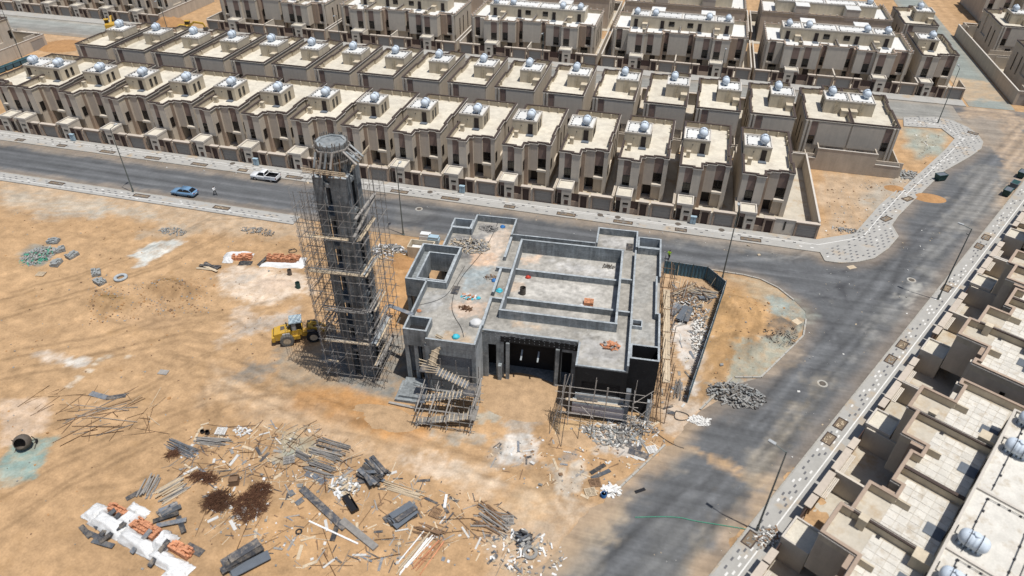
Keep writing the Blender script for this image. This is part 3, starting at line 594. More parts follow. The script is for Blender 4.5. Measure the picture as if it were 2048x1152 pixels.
def kiosk(S, u0, u1, v1=3.0, h=3.35, flip=False):
    """little gate house with a flat parapet roof"""
    a, b = (u0, u0+.85) if not flip else (u1-.85, u1)
    m_ = MB(); m_.box(u0, .5, 0, u1, v1, h-.35)            # body, door side set back
    c, d = (u0+.85, u1) if not flip else (u0, u1-.85)
    m_.box(c, 0, 0, d, .5, h-.35)
    S.part('gatehouse_wall', m_, 'panel_light')
    out = [(u0-.04, -.04), (u1+.04, -.04), (u1+.04, v1), (u0-.04, v1)]
    e = S.part('gatehouse_parapet', MB().ring(out, inset(out, .18), h-.35, h), 'coping_light')
    S.part('gatehouse_roof', MB().box(u0+.14, .14, h-.36, u1-.14, v1-.18, h-.22), 'roof_cream')
    S.part('gatehouse_lintel', MB().box(a+.02, .3, 2.2, b-.02, .5, h-.36), 'panel_brown')
    S.part('gatehouse_door', MB().box(a+.1, .44, .02, b-.08, .53, 2.2), 'door_dark')
    cx = (c+d)/2; S.part('slot_window', MB().box(cx-.45, -.04, 1.75, cx+.45, .02, 2.1), 'glass_dark')
    S.part('meter_hatch', MB().box(cx-.3, -.05, .3, cx+.35, .02, 1.15), 'gate_brown')
def roof_clutter(S, u0, u1, v0, v1, z, seed):
    """pipe runs on small dark feet on the stair roof"""
    r = random.Random(seed); m_ = MB()
    for k in range(5):
        x = u0+.25+(u1-u0-.5)*k/4.6; y = v0+.35+.12*(k % 2); m_.box(x, y, z, x+.22, y+.16, z+.12)
        m_.box(x+.05, v1-.6, z, x+.28, v1-.44, z+.12)
    for k in range(4): m_.box(u0+.2, v0+.4+(v1-v0-.9)*k/4, z, u0+.38, v0+.58+(v1-v0-.9)*k/4, z+.12)
    m_.tube((u0+.28, v0+.4, z+.14), (u0+.28, v1-.5, z+.14), .03, 4).tube((u0+.28, v0+.45, z+.14), (u1-.3, v0+.45, z+.14), .03, 4).tube((u0+.3, v1-.52, z+.14), (u1-.4, v1-.52, z+.14), .03, 4)
    S.part('roof_pipes', m_, 'strap_dark', stuff=True)
def ladder(S, x, y, z0, z1, face=1):
    m_ = MB(); d = .12*face
    for s_ in (0, .5): m_.beam((x+s_, y+d, z0), (x+s_, y+d, z1+.25), .07, .07)
    n = int((z1-z0)/.32)
    for k in range(n): m_.beam((x, y+d, z0+.3+k*.32), (x+.5, y+d, z0+.3+k*.32), .05, .05)
    for k in (0.15, .85): m_.beam((x, y, z0+(z1-z0)*k), (x, y+d, z0+(z1-z0)*k), .06, .06)
    S.part('ladder', m_, 'ladder_cream')
def spouts(S, pts, axis):
    for x, y, z in pts: S.part('lamp_bracket', (MB().box(x-.06, y-.14, z-.16, x+.06, y, z) if axis == 'y' else MB().box(x, y-.06, z-.16, x+.14, y+.06, z)), 'strap_dark')
def house(mir=False, wide=False, frontless=False):
    S = Spec(mir)
    low = [(-.45, 3.9), (3.15, 3.9), (3.15, 6.1), (3.8, 6.1), (3.8, 7.6), (5.4, 7.6), (5.4, 6.1), (7.65, 6.1), (7.65, 22), (-.45, 22)]
    up = [(-.45, 3.9), (1.75, 3.9), (1.75, 3.5), (3.15, 3.5), (3.15, 5.3), (3.8, 5.3), (3.8, 5.75), (5.4, 5.75), (5.4, 6.1), (6.9, 6.1), (6.9, 5.8), (7.65, 5.8), (7.65, 9.5), (7.35, 9.5), (7.35, 13.5), (7.65, 13.5), (7.65, 22), (-.45, 22)]
    S.part('wall', MB().prism(low, .03, 2.9).prism(up, 2.9, 7.1), 'wall_beige')
    e = S.part('parapet', MB().ring(up, inset(up, .2), 7.1, 8.12), 'parapet_cream')
    S.sub(e, 'coping', MB().ring(inset(up, -.09), inset(up, .28), 8.12, 8.26), 'coping_dark')
    S.sub(e, 'moulding', MB().ring(inset(up, -.14), inset(up, .01), 7.92, 8.04), 'coping_light')
    S.part('roof', MB().prism(inset(up, .19), 7.08, 7.2), 'roof_cream')
    panel(S, 'light_panel', -.43, .5, .05, 7.9, 3.9, 'panel_light'); panel(S, 'brown_panel', .5, 1.73, 5.2, 7.9, 3.9, 'panel_brown')
    win(S, .52, 1.72, 3.3, 5.15, 3.9); panel(S, 'light_panel', .52, 1.73, 2.95, 3.25, 3.9, 'panel_light')
    panel(S, 'light_panel', 1.76, 3.14, 2.92, 7.9, 3.5, 'panel_light')
    S.part('pilaster', MB().box(3.17, 5.2, .02, 3.79, 6.2, 7.9), 'stone_brown')
    panel(S, 'light_panel', 3.82, 5.38, 2.92, 7.9, 5.75, 'panel_tan')
    panel(S, 'brown_panel', 5.42, 6.88, 5.2, 7.9, 6.1, 'panel_brown'); win(S, 5.43, 6.87, 3.3, 5.15, 6.1)
    S.part('balcony_ledge', MB().box(5.35, 5.45, 2.85, 7.0, 6.08, 3.22), 'panel_light')
    panel(S, 'light_panel', 6.92, 7.63, .05, 7.9, 5.8, 'panel_light')
    win(S, 4.1, 5.1, 3.3, 5.15, 3.15, 'x', 1, 0); win(S, 6.2, 7.2, 3.3, 5.15, 7.65, 'x', 1, 0)
    for v in (15.2, 18.5): win(S, v, v+.5, 2.0, 6.2, 7.65, 'x', 1, 0)
    S.part('entrance_door', MB().box(3.95, 7.5, .05, 5.25, 7.62, 2.45), 'door_dark')
    S.part('entrance_step', MB().box(3.8, 6.1, .02, 5.4, 7.58, .2), 'coping_light')
    # rear
    S.part('rear_panel', MB().box(-.3, 21.98, 3.3, 5.3, 22.1, 7.75), 'panel_light'); S.part('rear_panel', MB().box(5.45, 21.98, 5.1, 6.55, 22.05, 7.75), 'panel_brown')
    win(S, 5.47, 6.53, 3.4, 5.05, 22, 'y', 1); S.part('rear_pier', MB().box(6.6, 21.98, .03, 6.95, 22.3, 7.9), 'panel_light'); S.part('rear_pier', MB().box(7.25, 21.98, .03, 7.6, 22.2, 7.9), 'panel_light')
    S.part('rear_door', MB().box(1.6, 21.97, .05, 2.9, 22.06, 3.0), 'door_dark'); win(S, 3.6, 4.8, 1.0, 2.6, 22, 'y', 1)
    spouts(S, [(1.1, 22.24, 3.05), (3.6, 22.24, 3.05), (.2, 22.24, 3.05)], 'y')
    # stair house on the roof
    o_ = [(-.44, 10.8), (4.0, 10.8), (4.0, 15.6), (-.44, 15.6)]
    st = S.part('stair_house', MB().prism(o_, 7.1, 9.6), 'parapet_cream'); S.sub(st, 'rim', MB().ring(inset(o_, -.03), inset(o_, .16), 9.6, 9.85), 'coping_light')
    S.sub(st, 'deck', MB().prism(inset(o_, .15), 9.58, 9.66), 'roof_white')
    S.part('roof_door', MB().box(2.45, 10.72, 7.2, 3.3, 10.82, 9.25), 'door_dark'); S.part('step_or_shade_slab', MB().box(2.2, 9.9, 7.19, 3.5, 10.7, 7.36), 'step_shade_grey')
    win(S, 12.0, 12.65, 7.5, 9.1, 4.0, 'x', 1, 0); win(S, 13.4, 14.05, 7.5, 9.1, 4.0, 'x', 1, 0)
    spouts(S, [(1.2, 10.8, 8.9)], 'y'); spouts(S, [(-.25, 9, 7.9), (7.1, 11, 7.9)], 'x')
    ladder(S, 1.6, 15.6, 7.2, 9.7); S.part('roof_box', MB().box(-.2, 15.62, 7.19, .95, 17.0, 8.35).box(-.25, 15.62, 8.35, 1.0, 17.05, 8.45), 'parapet_cream')
    S.part('vent_box', MB().box(.35, 8.9, 7.19, 1.0, 9.5, 8.3).box(.3, 8.85, 8.3, 1.05, 9.55, 8.38), 'parapet_cream')
    m_ = MB()
    for v in (18.2, 20.0): m_.box(7.1, v, 7.19, 7.42, v+.25, 8.1)
    for u in (2., 4., 5.8): m_.box(u, 21.55, 7.19, u+.25, 21.8, 8.1)
    S.part('parapet_piers', m_, 'parapet_cream', stuff=True)
    roof_clutter(S, -.28, 3.85, 10.96, 15.4, 9.66, 3)
    # yard, walls and gates
    ue = 12.3 if wide else 9.52
    S.part('yard', MB().box(-.45, .3, 0, ue, 25.2, .03), 'yard_concrete')
    kiosk(S, .05, 2.6)
    S.part('front_wall', MB().box(2.6, .05, 0, 3.9, .28, 1.1), 'stone_brown'); S.part('front_screen', MB().box(2.62, .12, 1.1, 3.88, .2, 2.5), 'gate_brown')
    gate_set(S, 3.9, 5.55, 'door')
    if wide:
        S.part('front_wall', MB().box(5.55, .0, 0, 8.7, .25, 2.75).box(5.5, -.06, 2.75, 8.76, .3, 2.88), 'panel_light'); S.part('slot_window', MB().box(7.0, -.03, .9, 7.3, .02, 2.5), 'glass_dark'); gate_set(S, 8.75, 12.3, 'garage')
    else:
        S.part('front_wall', MB().box(5.55, .02, 0, 5.95, .25, 2.3), 'panel_light'); gate_set(S, 5.95, 9.5, 'garage')
    for q_ in ((-.45, .3, 0, -.27, 3.88, 2.9), (-.45, 22.02, 0, -.27, 25.3, 2.9), (ue-.18 if wide else 9.3, .32, 0, ue, 25.3 if wide else 5.2, 2.95)): S.part('side_wall', MB().box(*q_), 'wall_beige')
    S.part('rear_wall', MB().box(-.25, 25.1, 0, ue-.2, 25.28, 2.9), 'wall_beige')
    if wide: S.part('wall_coping', MB().box(ue-.24, .4, 2.95, ue+.06, 25.34, 3.07).box(7.8, 25.06, 2.9, ue-.25, 25.34, 3.02), 'coping_light')
    return S
# water tank: ribbed lying capsule with a lid, feet and straps
def tank_spec():
    S = Spec(); R_, L_ = .69, 1.12; prof = [(0.001, -L_)]
    for k in range(1, 9): t = math.pi/2*k/8; prof.append((R_*math.sin(t)**.8, -.55-(L_-.55)*math.cos(t)))
    for k in range(1, 22):
        y = -.55+1.1*k/22; prof.append((R_+.035*(1 if (k//3) % 2 == 0 else 0), y))
    for k in range(8, 0, -1): t = math.pi/2*k/8; prof.append((R_*math.sin(t)**.8, .55+(L_-.55)*math.cos(t)))
    prof.append((0.001, L_))
    e = S.part('shell', MB().lathe(prof, 20, (0, 0, .86), 'y'), 'tank_white', True)
    S.sub(e, 'lid', MB().lathe([(.26, 1.55), (.27, 1.66), (.2, 1.70), (.0, 1.71)], 14), 'tank_white')
    f = MB()
    for y in (-.75, -.4, -.05, .3, .65):
        for s_ in (-1, 1): f.box(s_*.3-.1, y-.09, 0, s_*.3+.1, y+.09, .32)
    S.part('feet', f, 'tank_white')
    st = MB()
    for y in (-.42, .42):
        st.path([(.80*math.cos(t), y, .86+.80*math.sin(t)) for t in np.linspace(-.5, math.pi+.5, 11)], .025, 4)
    S.part('strap', st, 'strap_dark')
    S.part('pipe', MB().path([(.3, -1.0, 0.03), (.3, -1.0, .9), (.12, -.6, 1.5), (.12, -.2, 1.66)], .03, 4).path([(-.5, -1.1, .08), (-.5, -1.3, .08), (-1.5, -1.3, .08)], .035, 4), 'strap_dark')
    return S
TANK = tank_spec()
def tank(x, y, z, rot, label): TANK.put('water_tank', label, 'water tank', (x, y, z), rot, 'water tanks on the house roofs')
H_N, H_M, H_W = house(), house(True), house(False, True)
YF1, YF2, XK = 101.7, 152.9, -117.46
def place(S, x, y, rot, label, tlabel, group, mir=False):
    S.put('house', label, 'house', (x, y, 0), rot, group); c, s_ = math.cos(rot), math.sin(rot); u, v = (-2.67 if mir else 2.67), 12.45
    tank(x+c*u-s_*v, y+s_*u+c*v, 9.66, rot, tlabel)
g1 = 'houses of the row along the main road'
place(H_M, XK-10-.9, YF1, 0, 'outermost house at the left end of the row along the main road, mirrored twin', 'water tank at the far left end of the front row', g1, True)
for i in range(-1, 14):
    w_ = f'{ORD[13-i]} house from the right end of the row along the main road' if i < 13 else 'right end house of the row along the main road, with a wide walled side yard'
    place(H_W if i == 13 else H_N, XK+10*i, YF1, 0, 'beige two storey '+w_ if i < 13 else w_, f'white ribbed tank on the {ORD[13-i]} roof from the right in the front row', g1)
g_2 = 'houses of the second row, seen from behind'
for i in range(17):
    place(H_N, -128.53+10*i, YF2, math.pi, f'{ORD[i]} house from the left end of the second row, seen from behind', f'white ribbed tank on the {ORD[i]} roof from the left in the second row', g_2)
place(H_M, -128.53+160+.9, YF2, math.pi, 'right end house of the second row, joined to its mirrored neighbour', 'rightmost water tank of the second row', g_2, True)
# high blank rear wall closing the yards of the joined pair at the end of the second row
t = thing('boundary_wall', 'tall stepped blank wall behind the joined pair at the end of the second row', 'wall', (24.9, 127.2, 0))
link('wall', MB().box(0, 0, 0, 16.2, .2, 2.2).box(1.7, 0, 2.2, 12.0, .2, 4.2).box(0, 0.2, 0, .2, 3.6, 2.2).box(16.0, .2, 0, 16.2, 25, 2.6).box(1.7, .2, 2.2, 1.9, 2.6, 4.2).box(11.8, .2, 2.2, 12.0, 2.6, 4.2).mesh('wall', 'panel_brown' if 0 else 'wall_beige'), t)
link('coping', MB().box(-.05, -.05, 2.2, 1.65, .26, 2.3).box(12.05, -.05, 2.2, 16.25, .26, 2.3).box(1.65, -.05, 4.2, 12.05, .26, 4.3).mesh('coping', 'coping_light'), t)
# ---------------- semi-detached blocks of four units
def block(tiles=(), posts=True):
    S = Spec(); half = [(2.4, 5.1), (2.4, 6.0), (4.0, 6.0), (4.0, 3.7), (8.1, 3.7), (8.1, 2.8), (12.2, 2.8), (12.2, 6.0), (15.3, 6.0), (15.3, 5.5), (16.3, 5.5)]
    up = [(-x, y) for x, y in half[::-1]]+half+[(16.3, 20), (-16.3, 20)]
    low_h = [(2.4, 6.0), (4.0, 6.0), (4.0, 5.3), (12.2, 5.3), (12.2, 6.0), (16.3, 6.0)]; low = [(-x, y) for x, y in low_h[::-1]]+low_h+[(16.3, 20), (-16.3, 20)]
    low = [low[0]]+[p for a, p in zip(low[:-1], low[1:]) if p != a]
    S.part('wall', MB().prism(low, .03, 2.75).prism(up, 2.75, 7.1), 'wall_beige')
    e = S.part('parapet', MB().ring(up, inset(up, .2), 7.1, 8.05), 'parapet_cream'); S.sub(e, 'coping', MB().ring(inset(up, -.06), inset(up, .26), 8.05, 8.2), 'stone_brown'); S.sub(e, 'moulding', MB().ring(inset(up, -.11), inset(up, .01), 7.85, 7.97), 'coping_light')
    S.part('roof', MB().prism(inset(up, .19), 7.08, 7.2), 'roof_white' if not tiles else 'yard_concrete')
    panel(S, 'light_panel', -2.38, 2.38, 2.77, 7.83, 5.1, 'panel_light')
    for s_ in (-1, 1):
        def P(a, b): return (min(s_*a, s_*b), max(s_*a, s_*b))
        for a, b, pl in ((2.45, 3.75, 6.0), (6.0, 7.4, 3.7), (8.7, 10.2, 2.8), (14.0, 15.3, 6.0)):
            panel(S, 'brown_panel', *P(a, b), 5.2, 7.83, pl, 'panel_brown'); win(S, *P(a+.03, b-.03), 3.2, 5.15, pl, mull=2)
        for a, b, pl in ((4.05, 5.95, 3.7), (7.45, 8.08, 3.7), (8.12, 8.65, 2.8), (10.25, 12.18, 2.8)): panel(S, 'light_panel', *P(a, b), 2.77, 7.83, pl, 'panel_light')
        a, b = P(12.3, 13.9); S.part('light_panel', MB().box(a, 5.4, 2.77, b, 6.02, 7.83), 'stone_brown' if s_ > 0 else 'panel_light')
        a, b = P(3.45, 3.95); S.part('pilaster', MB().box(a, 4.7, .02, b, 6.05, 7.9), 'stone_brown')
        a, b = P(15.4, 15.9); S.part('pilaster', MB().box(a, 5.2, .02, b, 5.62, 7.83), 'panel_light')
        a, b = P(13.7, 15.4); S.part('balcony_ledge', MB().box(a, 5.5, 2.7, b, 6.02, 3.15), 'panel_light')
        for a, b in ((5.2, 6.5), (9.4, 10.9)): a, b = P(a, b); S.part('entrance_door', MB().box(a, 5.22, .04, b, 5.32, 2.4), 'door_dark')
        win(S, *P(2.5, 3.4), .9, 2.3, 6.0); win(S, *P(12.8, 14.6), .3, 2.4, 6.0)
        for v in (9, 12, 16): win(S, v, v+.5, 2., 6.2, s_*16.3, 'x', s_, 0)
        # roof: party walls, stair house doors
        a, b = s_*8.1-.12, s_*8.1+.12
        S.part('party_wall', MB().box(a, 3.92, 7.19, b, 10.58, 8.02), 'parapet_cream'); S.part('party_coping', MB().box(a-.08, 3.0, 8.03, b+.08, 10.58, 8.17), 'coping_dark'); S.part('conduit', MB().tube((a+.1, 3.1, 8.21), (a+.1, 10.5, 8.21), .03, 5), 'coping_light'); S.part('roof_drain', MB().box(a+.4, 6.3, 7.2, a+.75, 6.65, 7.26), 'strap_dark')
        a, b = P(8.3, 9.5); S.part('roof_box', MB().box(a, 9.2, 7.19, b, 10.58, 8.5).box(a-.04, 9.16, 8.5, b+.04, 10.58, 8.6), 'parapet_cream')
        a, b = P(8.3, 8.95); S.part('vent_box', MB().box(a, 4.6, 7.19, b, 5.3, 8.5).box(a-.06, 4.55, 8.5, b+.06, 5.35, 8.6), 'parapet_cream')
        for q_ in (4.6, 11.2): a, b = P(q_-.45, q_+.45); S.part('roof_door', MB().box(a, 10.52, 7.2, b, 10.62, 9.25), 'door_dark'); S.part('step_or_shade_slab', MB().box(a-.25, 9.0, 7.19, b+.25, 10.5, 7.3), 'step_shade_grey')  # blue-black slab before each roof door stands in for the shade there
        win(S, *P(1.6, 3.0), 8.0, 9.2, 10.6)
        a, b = P(4.6, 8.0); S.part('rear_stair_house', MB().box(a, 16.02, 7.1, b, 20.02, 9.9), 'panel_light'); S.part('rear_stair_roof', MB().box(a-.05, 16.05, 9.9, b+.05, 20.08, 10.05), 'roof_white')
    S.part('party_wall', MB().box(-.12, 5.32, 7.19, .12, 10.58, 8.02), 'parapet_cream'); S.part('party_coping', MB().box(-.2, 5.2, 8.03, .2, 10.58, 8.17), 'coping_dark')
    for u in (-12.2, -4, 4, 12.2): S.part('return_wall', MB().box(u-.1, 6.22 if abs(u) < 9 else 6.22, 7.19, u+.1, 7.4, 8.0), 'parapet_cream')
    o_ = [(-12.6, 10.6), (12.6, 10.6), (12.6, 16), (-12.6, 16)]
    st = S.part('stair_house', MB().prism(o_, 7.1, 9.85), 'parapet_cream'); S.sub(st, 'rim', MB().ring(inset(o_, -.03), inset(o_, .2), 9.85, 10.15), 'coping_light'); S.sub(st, 'deck', MB().prism(inset(o_, .19), 9.83, 9.92), 'roof_white' if not tiles else 'roof_tile')
    for u in (-8.1, 0, 8.1): S.part('deck_divider', MB().box(u-.12, 10.82, 9.91, u+.12, 15.78, 10.12), 'coping_light')
    for k, (a, b) in enumerate(((-12.3, -8.3), (-7.9, -.3), (.3, 7.9), (8.3, 12.3))): roof_clutter(S, a, b, 11.4, 15.6, 9.92, k)
    if posts:
        m_ = MB(); pts = []
        pu = inset(up, .1)
        for p, q_ in zip(pu, pu[1:]+pu[:1]):
            L_ = math.dist(p, q_); n = max(1, int(L_/1.7))
            pts += [(p[0]+(q_[0]-p[0])*k/n, p[1]+(q_[1]-p[1])*k/n) for k in range(n)]
        for x, y in pts: m_.box(x-.13, y-.13, 8.2, x+.13, y+.13, 8.52)
        for u in (-8.1, 0, 8.1):
            for v in (6, 7.2, 8.4, 9.6): m_.box(u-.12, v-.12, 8.18, u+.12, v+.12, 8.48)
        S.part('parapet_posts', m_, 'coping_light', stuff=True)
    # individual roof tiles of the near terraces
    if tiles:
        tm = MB().box(0, 0, 0, .868, .868, .03).mesh('roof_tile', 'roof_tile'); cnt = 0
        for a, b in tiles:
            nx = int((b-a)/.9); ny = 5
            for i in range(nx):
                for j in range(ny):
                    if cnt < 298: S.share('roof_tile', tm, (a+(b-a-nx*.9)/2+i*.9, 6.05+j*.9, 7.2+random.uniform(0, .006))); cnt += 1
    # yard and street front
    S.part('yard', MB().box(-18.1, .3, 0, 18.1, 22, .03), 'yard_concrete')
    for s_ in (-1, 1):
        a, b = (8.2, 11.2) if s_ > 0 else (-11.2, -8.2); kiosk(S, a, b, 2.6, flip=s_ < 0)
        P = lambda a, b: (min(s_*a, s_*b), max(s_*a, s_*b))
        gate_set(S, *P(.25, 3.9), 'garage'); gate_set(S, *P(4.2, 5.9), 'door'); gate_set(S, *P(12.5, 14.1), 'door'); gate_set(S, *P(14.4, 17.9), 'garage')
        for a, b in ((5.92, 8.18), (11.22, 12.48)): a, b = P(a, b); S.part('front_wall', MB().box(a, .05, 0, b, .28, 1.1), 'stone_brown'); S.part('front_screen', MB().box(a, .12, 1.1, b, .2, 2.5), 'gate_brown')
        a, b = P(17.9, 18.1); S.part('side_wall', MB().box(a, .3, 0, b, 22, 2.9), 'wall_beige'); a, b = P(17.85, 18.15); S.part('wall_coping', MB().box(a, .4, 2.9, b, 22, 3.02), 'coping_light')
        a, b = P(7.95, 8.15); S.part('yard_divider', MB().box(a, .3, 0, b, 3.6, 2.9), 'panel_light')
        for k in range(4): S.part('canopy_slat', MB().box(P(.4, 3.7)[0], .42+k*.16, 2.35+.02*k, P(.4, 3.7)[1], .54+k*.16, 2.45+.02*k), 'panel_light'); S.part('canopy_slat', MB().box(P(14.6, 17.6)[0], .42+k*.16, 2.35, P(14.6, 17.6)[1], .54+k*.16, 2.45), 'panel_light')
    S.part('yard_divider', MB().box(-.1, .3, 0, .1, 5.0, 2.9).box(-.14, .3, 2.9, .14, 5.0, 3.0), 'panel_light')
    return S
B3 = block(); BR = block(tiles=((-7.9, -.2), (.2, 7.9), (8.3, 15.9), (-15.9, -8.3)), posts=False)
def put_block(S, x, y, rot, label, tl, group, only=None):
    S.put('house_block', label, 'apartment block', (x, y, 0), rot, group); c, s_ = math.cos(rot), math.sin(rot)
    for k, u in enumerate((-11.2, -6.6, 6.6, 11.2)):
        if only and k not in only: continue
        v = 12.2; tank(x+c*u-s_*v, y+s_*u+c*v, 9.92, rot, tl.format(('first', 'second', 'third', 'fourth')[k]))
g3 = 'long four unit blocks facing the back street'
for k, x in enumerate((-113, -76, -39, -2, 34.8)):
    put_block(B3, x, 171.9, 0, f'long four unit block facing the back street, {ORD[4-k]} from its right end', '{} tank from the left on the '+ORD[4-k]+' long block from the right', g3)
H_F = H_N
place(H_F, 53.2, 171.9, 0, 'single house right of the long blocks, at the corner of the back street', 'water tank on the single corner house behind the lamp', 'corner houses')
ge = 'long blocks along the right hand road'
for k, s_ in enumerate((-26.6, 9.8, 45.9, 82.3)):
    x, y = rr(s_, 2.5)
    put_block(BR, x, y, math.radians(-120), ['long block running off the bottom right corner', 'nearest long block with tiled roof terraces, beside the right road', 'second long block along the right road, beside the bent lamp shadow', 'farthest long block along the right road'][k],
              '{} rooftop tank counted from the far end of the '+['corner', 'nearest', 'second', 'farthest'][k]+' block on the right road', ge)
# rows beyond
for k, x in enumerate((-76, -39, -2, 34.8)):
    S_ = B3; put_block(B3, x, 223.4, math.pi, f'long block two streets back seen from behind, {ORD[3-k]} from the right', '{} tank on the rear long block, '+ORD[3-k]+' from the right', 'long blocks two streets back', only=(0, 3))
place(H_N, 62.2-1, 223.4, math.pi, 'lone house seen from behind at the top, left of the sandy lane', 'water tank on the lone rear house by the sandy lane', 'corner houses')
for k, x in enumerate((-205.9, -195.9, -185.9, -175.9, -165.9, -155.9)):
    place(H_N, x, 171.9, 0, f'beige house at the top left corner facing the pale street, {ORD[5-k]} from its right end', f'tank on the {ORD[5-k]} house from the right in the top left row', 'houses at the top left corner')
t = thing('boundary_wall', 'long beige garden wall at the right end of the top left houses', 'wall', (-146.3, 171.9, 0)); link('wall', MB().box(0, 0, 0, .2, 26, 3).mesh('wall', 'wall_beige'), t); link('coping', MB().box(-.06, 0, 3, .26, 26, 3.12).mesh('coping', 'coping_light'), t)
place(H_M, -166.9-8.5, 127.5+22, math.pi, 'partly visible house beyond the cross street at the left edge', 'water tank on the house at the left edge', 'corner houses', True)
t = thing('boundary_wall', 'beige yard wall with a garage around the left edge house', 'wall', (-163.2, 137, 0))
link('wall', MB().box(-14, 11, 0, 0, 11.2, 3).box(-.2, -12, 0, 0, 6.5, 3).box(-.2, 10.5, 0, 0, 11, 3).box(-.2, 6.5, 2.4, 0, 10.5, 3).mesh('wall', 'wall_beige'), t); link('coping', MB().box(-14, 10.95, 3, .05, 11.25, 3.12).box(-.25, -12, 3, .05, 10.94, 3.12).mesh('coping', 'coping_light'), t); link('garage_shutter', MB().box(-.15, 6.5, 0, -.05, 10.5, 2.4).mesh('garage_shutter', 'shutter_grey'), t)
# walled houses at the top right
for k, (x, y) in enumerate(((85.2, 172.2), (76.2, 203), (96.2, 172.2), (86.2, 203), (84.5, 238), (94.5, 238))):
    rot = 0 if k not in (1, 3) else math.pi
    xx, yy = (x, y) if rot == 0 else (x+9, y+25)
    place(H_M if k in (0, 2) else H_N, xx, yy, rot, ['front house inside the long wall at the top right corner', 'rear house inside the long wall at the top right corner', 'house behind the front one at the right edge of the top right compound', 'house behind the rear one at the right edge of the top right compound', 'house beyond the side street at the top right', 'outer house beyond the side street at the top right'][k],
          ['tank on the front house of the top right compound', 'tank on the rear house of the top right compound', 'tank on the front right edge house', 'tank on the rear right edge house', 'tank beyond the side street at top right', 'outer tank beyond the side street at top right'][k], 'houses of the top right compound', k in (0, 2))
t = thing('boundary_wall', 'long tall beige wall of the top right compound beside the lane', 'wall', (73.4, 172.2, 0))
link('yard', MB().box(.23, .3, -.1, 32, 51.7, .02).mesh('yard', 'yard_concrete'), t); link('wall', MB().box(0, 0, 0, .22, 52, 3.1).box(.22, 51.8, 0, 10, 52, 3.1).box(.22, 0, 2.5, 4.3, .2, 3.1).box(.22, 0, 0, .6, .2, 2.5).box(3.9, 0, 0, 4.3, .2, 2.5).box(4.3, 0, 0, 9.2, .2, 3.1).box(.22, 26, 0, 10, 26.2, 3.1).mesh('wall', 'wall_beige'), t)
link('coping', MB().box(-.06, -.06, 3.1, .28, 52.06, 3.22).box(.29, -.06, 3.1, 9.2, .26, 3.22).mesh('coping', 'coping_light'), t); link('garage_shutter', MB().box(.6, .05, 0, 3.9, .14, 2.5).mesh('garage_shutter', 'shutter_grey'), t)
# ------------------------------------------------------------------ unfinished concrete building
ZR, ZT = 7.3, 8.3
mos = thing('unfinished_building', 'grey unfinished concrete building with open roof parapets in the middle of the site', 'building', (MO[0], MO[1], 0), TH)
def mp(name, mb, m, stuff=False, label=None, smooth=False):
    o = link(name, mb.mesh(name, m, smooth=smooth), mos)
    if stuff: o['kind'] = 'stuff'
    if label: o['label'] = label
    return o
def wall(axis, c, a0, a1, z0, z1, t=.25, holes=(), m='concrete', name='wall'):
    """wall along u (axis 'u', at v=c) or along v (axis 'v', at u=c) with rectangular openings (a0,a1,z0,z1)"""
    us = sorted({a0, a1, *[h[0] for h in holes], *[h[1] for h in holes]}); zs = sorted({z0, z1, *[h[2] for h in holes], *[h[3] for h in holes]})
    m_ = MB()
    for i in range(len(us)-1):
        run = None
        for j in range(len(zs)):
            solid = False
            if j < len(zs)-1:
                cu, cz = (us[i]+us[i+1])/2, (zs[j]+zs[j+1])/2; solid = not any(h[0] < cu < h[1] and h[2] < cz < h[3] for h in holes)
            if solid and run is None: run = zs[j]
            if not solid and run is not None:
                if axis == 'u': m_.box(us[i], c, run, us[i+1], c+t, zs[j])
                else: m_.box(c, us[i], run, c+t, us[i+1], zs[j])
                run = None
    return mp(name, m_, m)
# --- roof slabs, painted: sheet over the whole roof outline, plus body below it
out_roof = [(-5.6, -.2), (.35, -.2), (.35, 3.5), (11.65, 3.5), (11.65, -.4), (17.4, -.4), (17.4, 3.4), (20.65, 3.4), (20.65, 23.2), (17.45, 23.2), (17.45, 27.2), (11.9, 27.2), (11.9, 23.2), (.35, 23.2), (.35, 27.3), (-5.6, 27.3), (-5.6, 23.5), (-8.4, 23.5), (-8.4, 18.65), (-5.7, 18.65), (-5.7, 10.45), (-8.4, 10.45), (-8.4, 3.55), (-5.6, 3.55)]
xa, ya = np.arange(-9, 21.5, .24), np.arange(-1, 28, .24); Xm, Ym = np.meshgrid(xa, ya, indexing='ij')
def lz5(x, y, z=ZR):
    p = np.array(g2(680+x/2.88, 400+y/2.88, z))-MO; return (float(p@MU), float(p@MV))
lp = lambda L, z=ZR: [lz5(*p, z) for p in L]
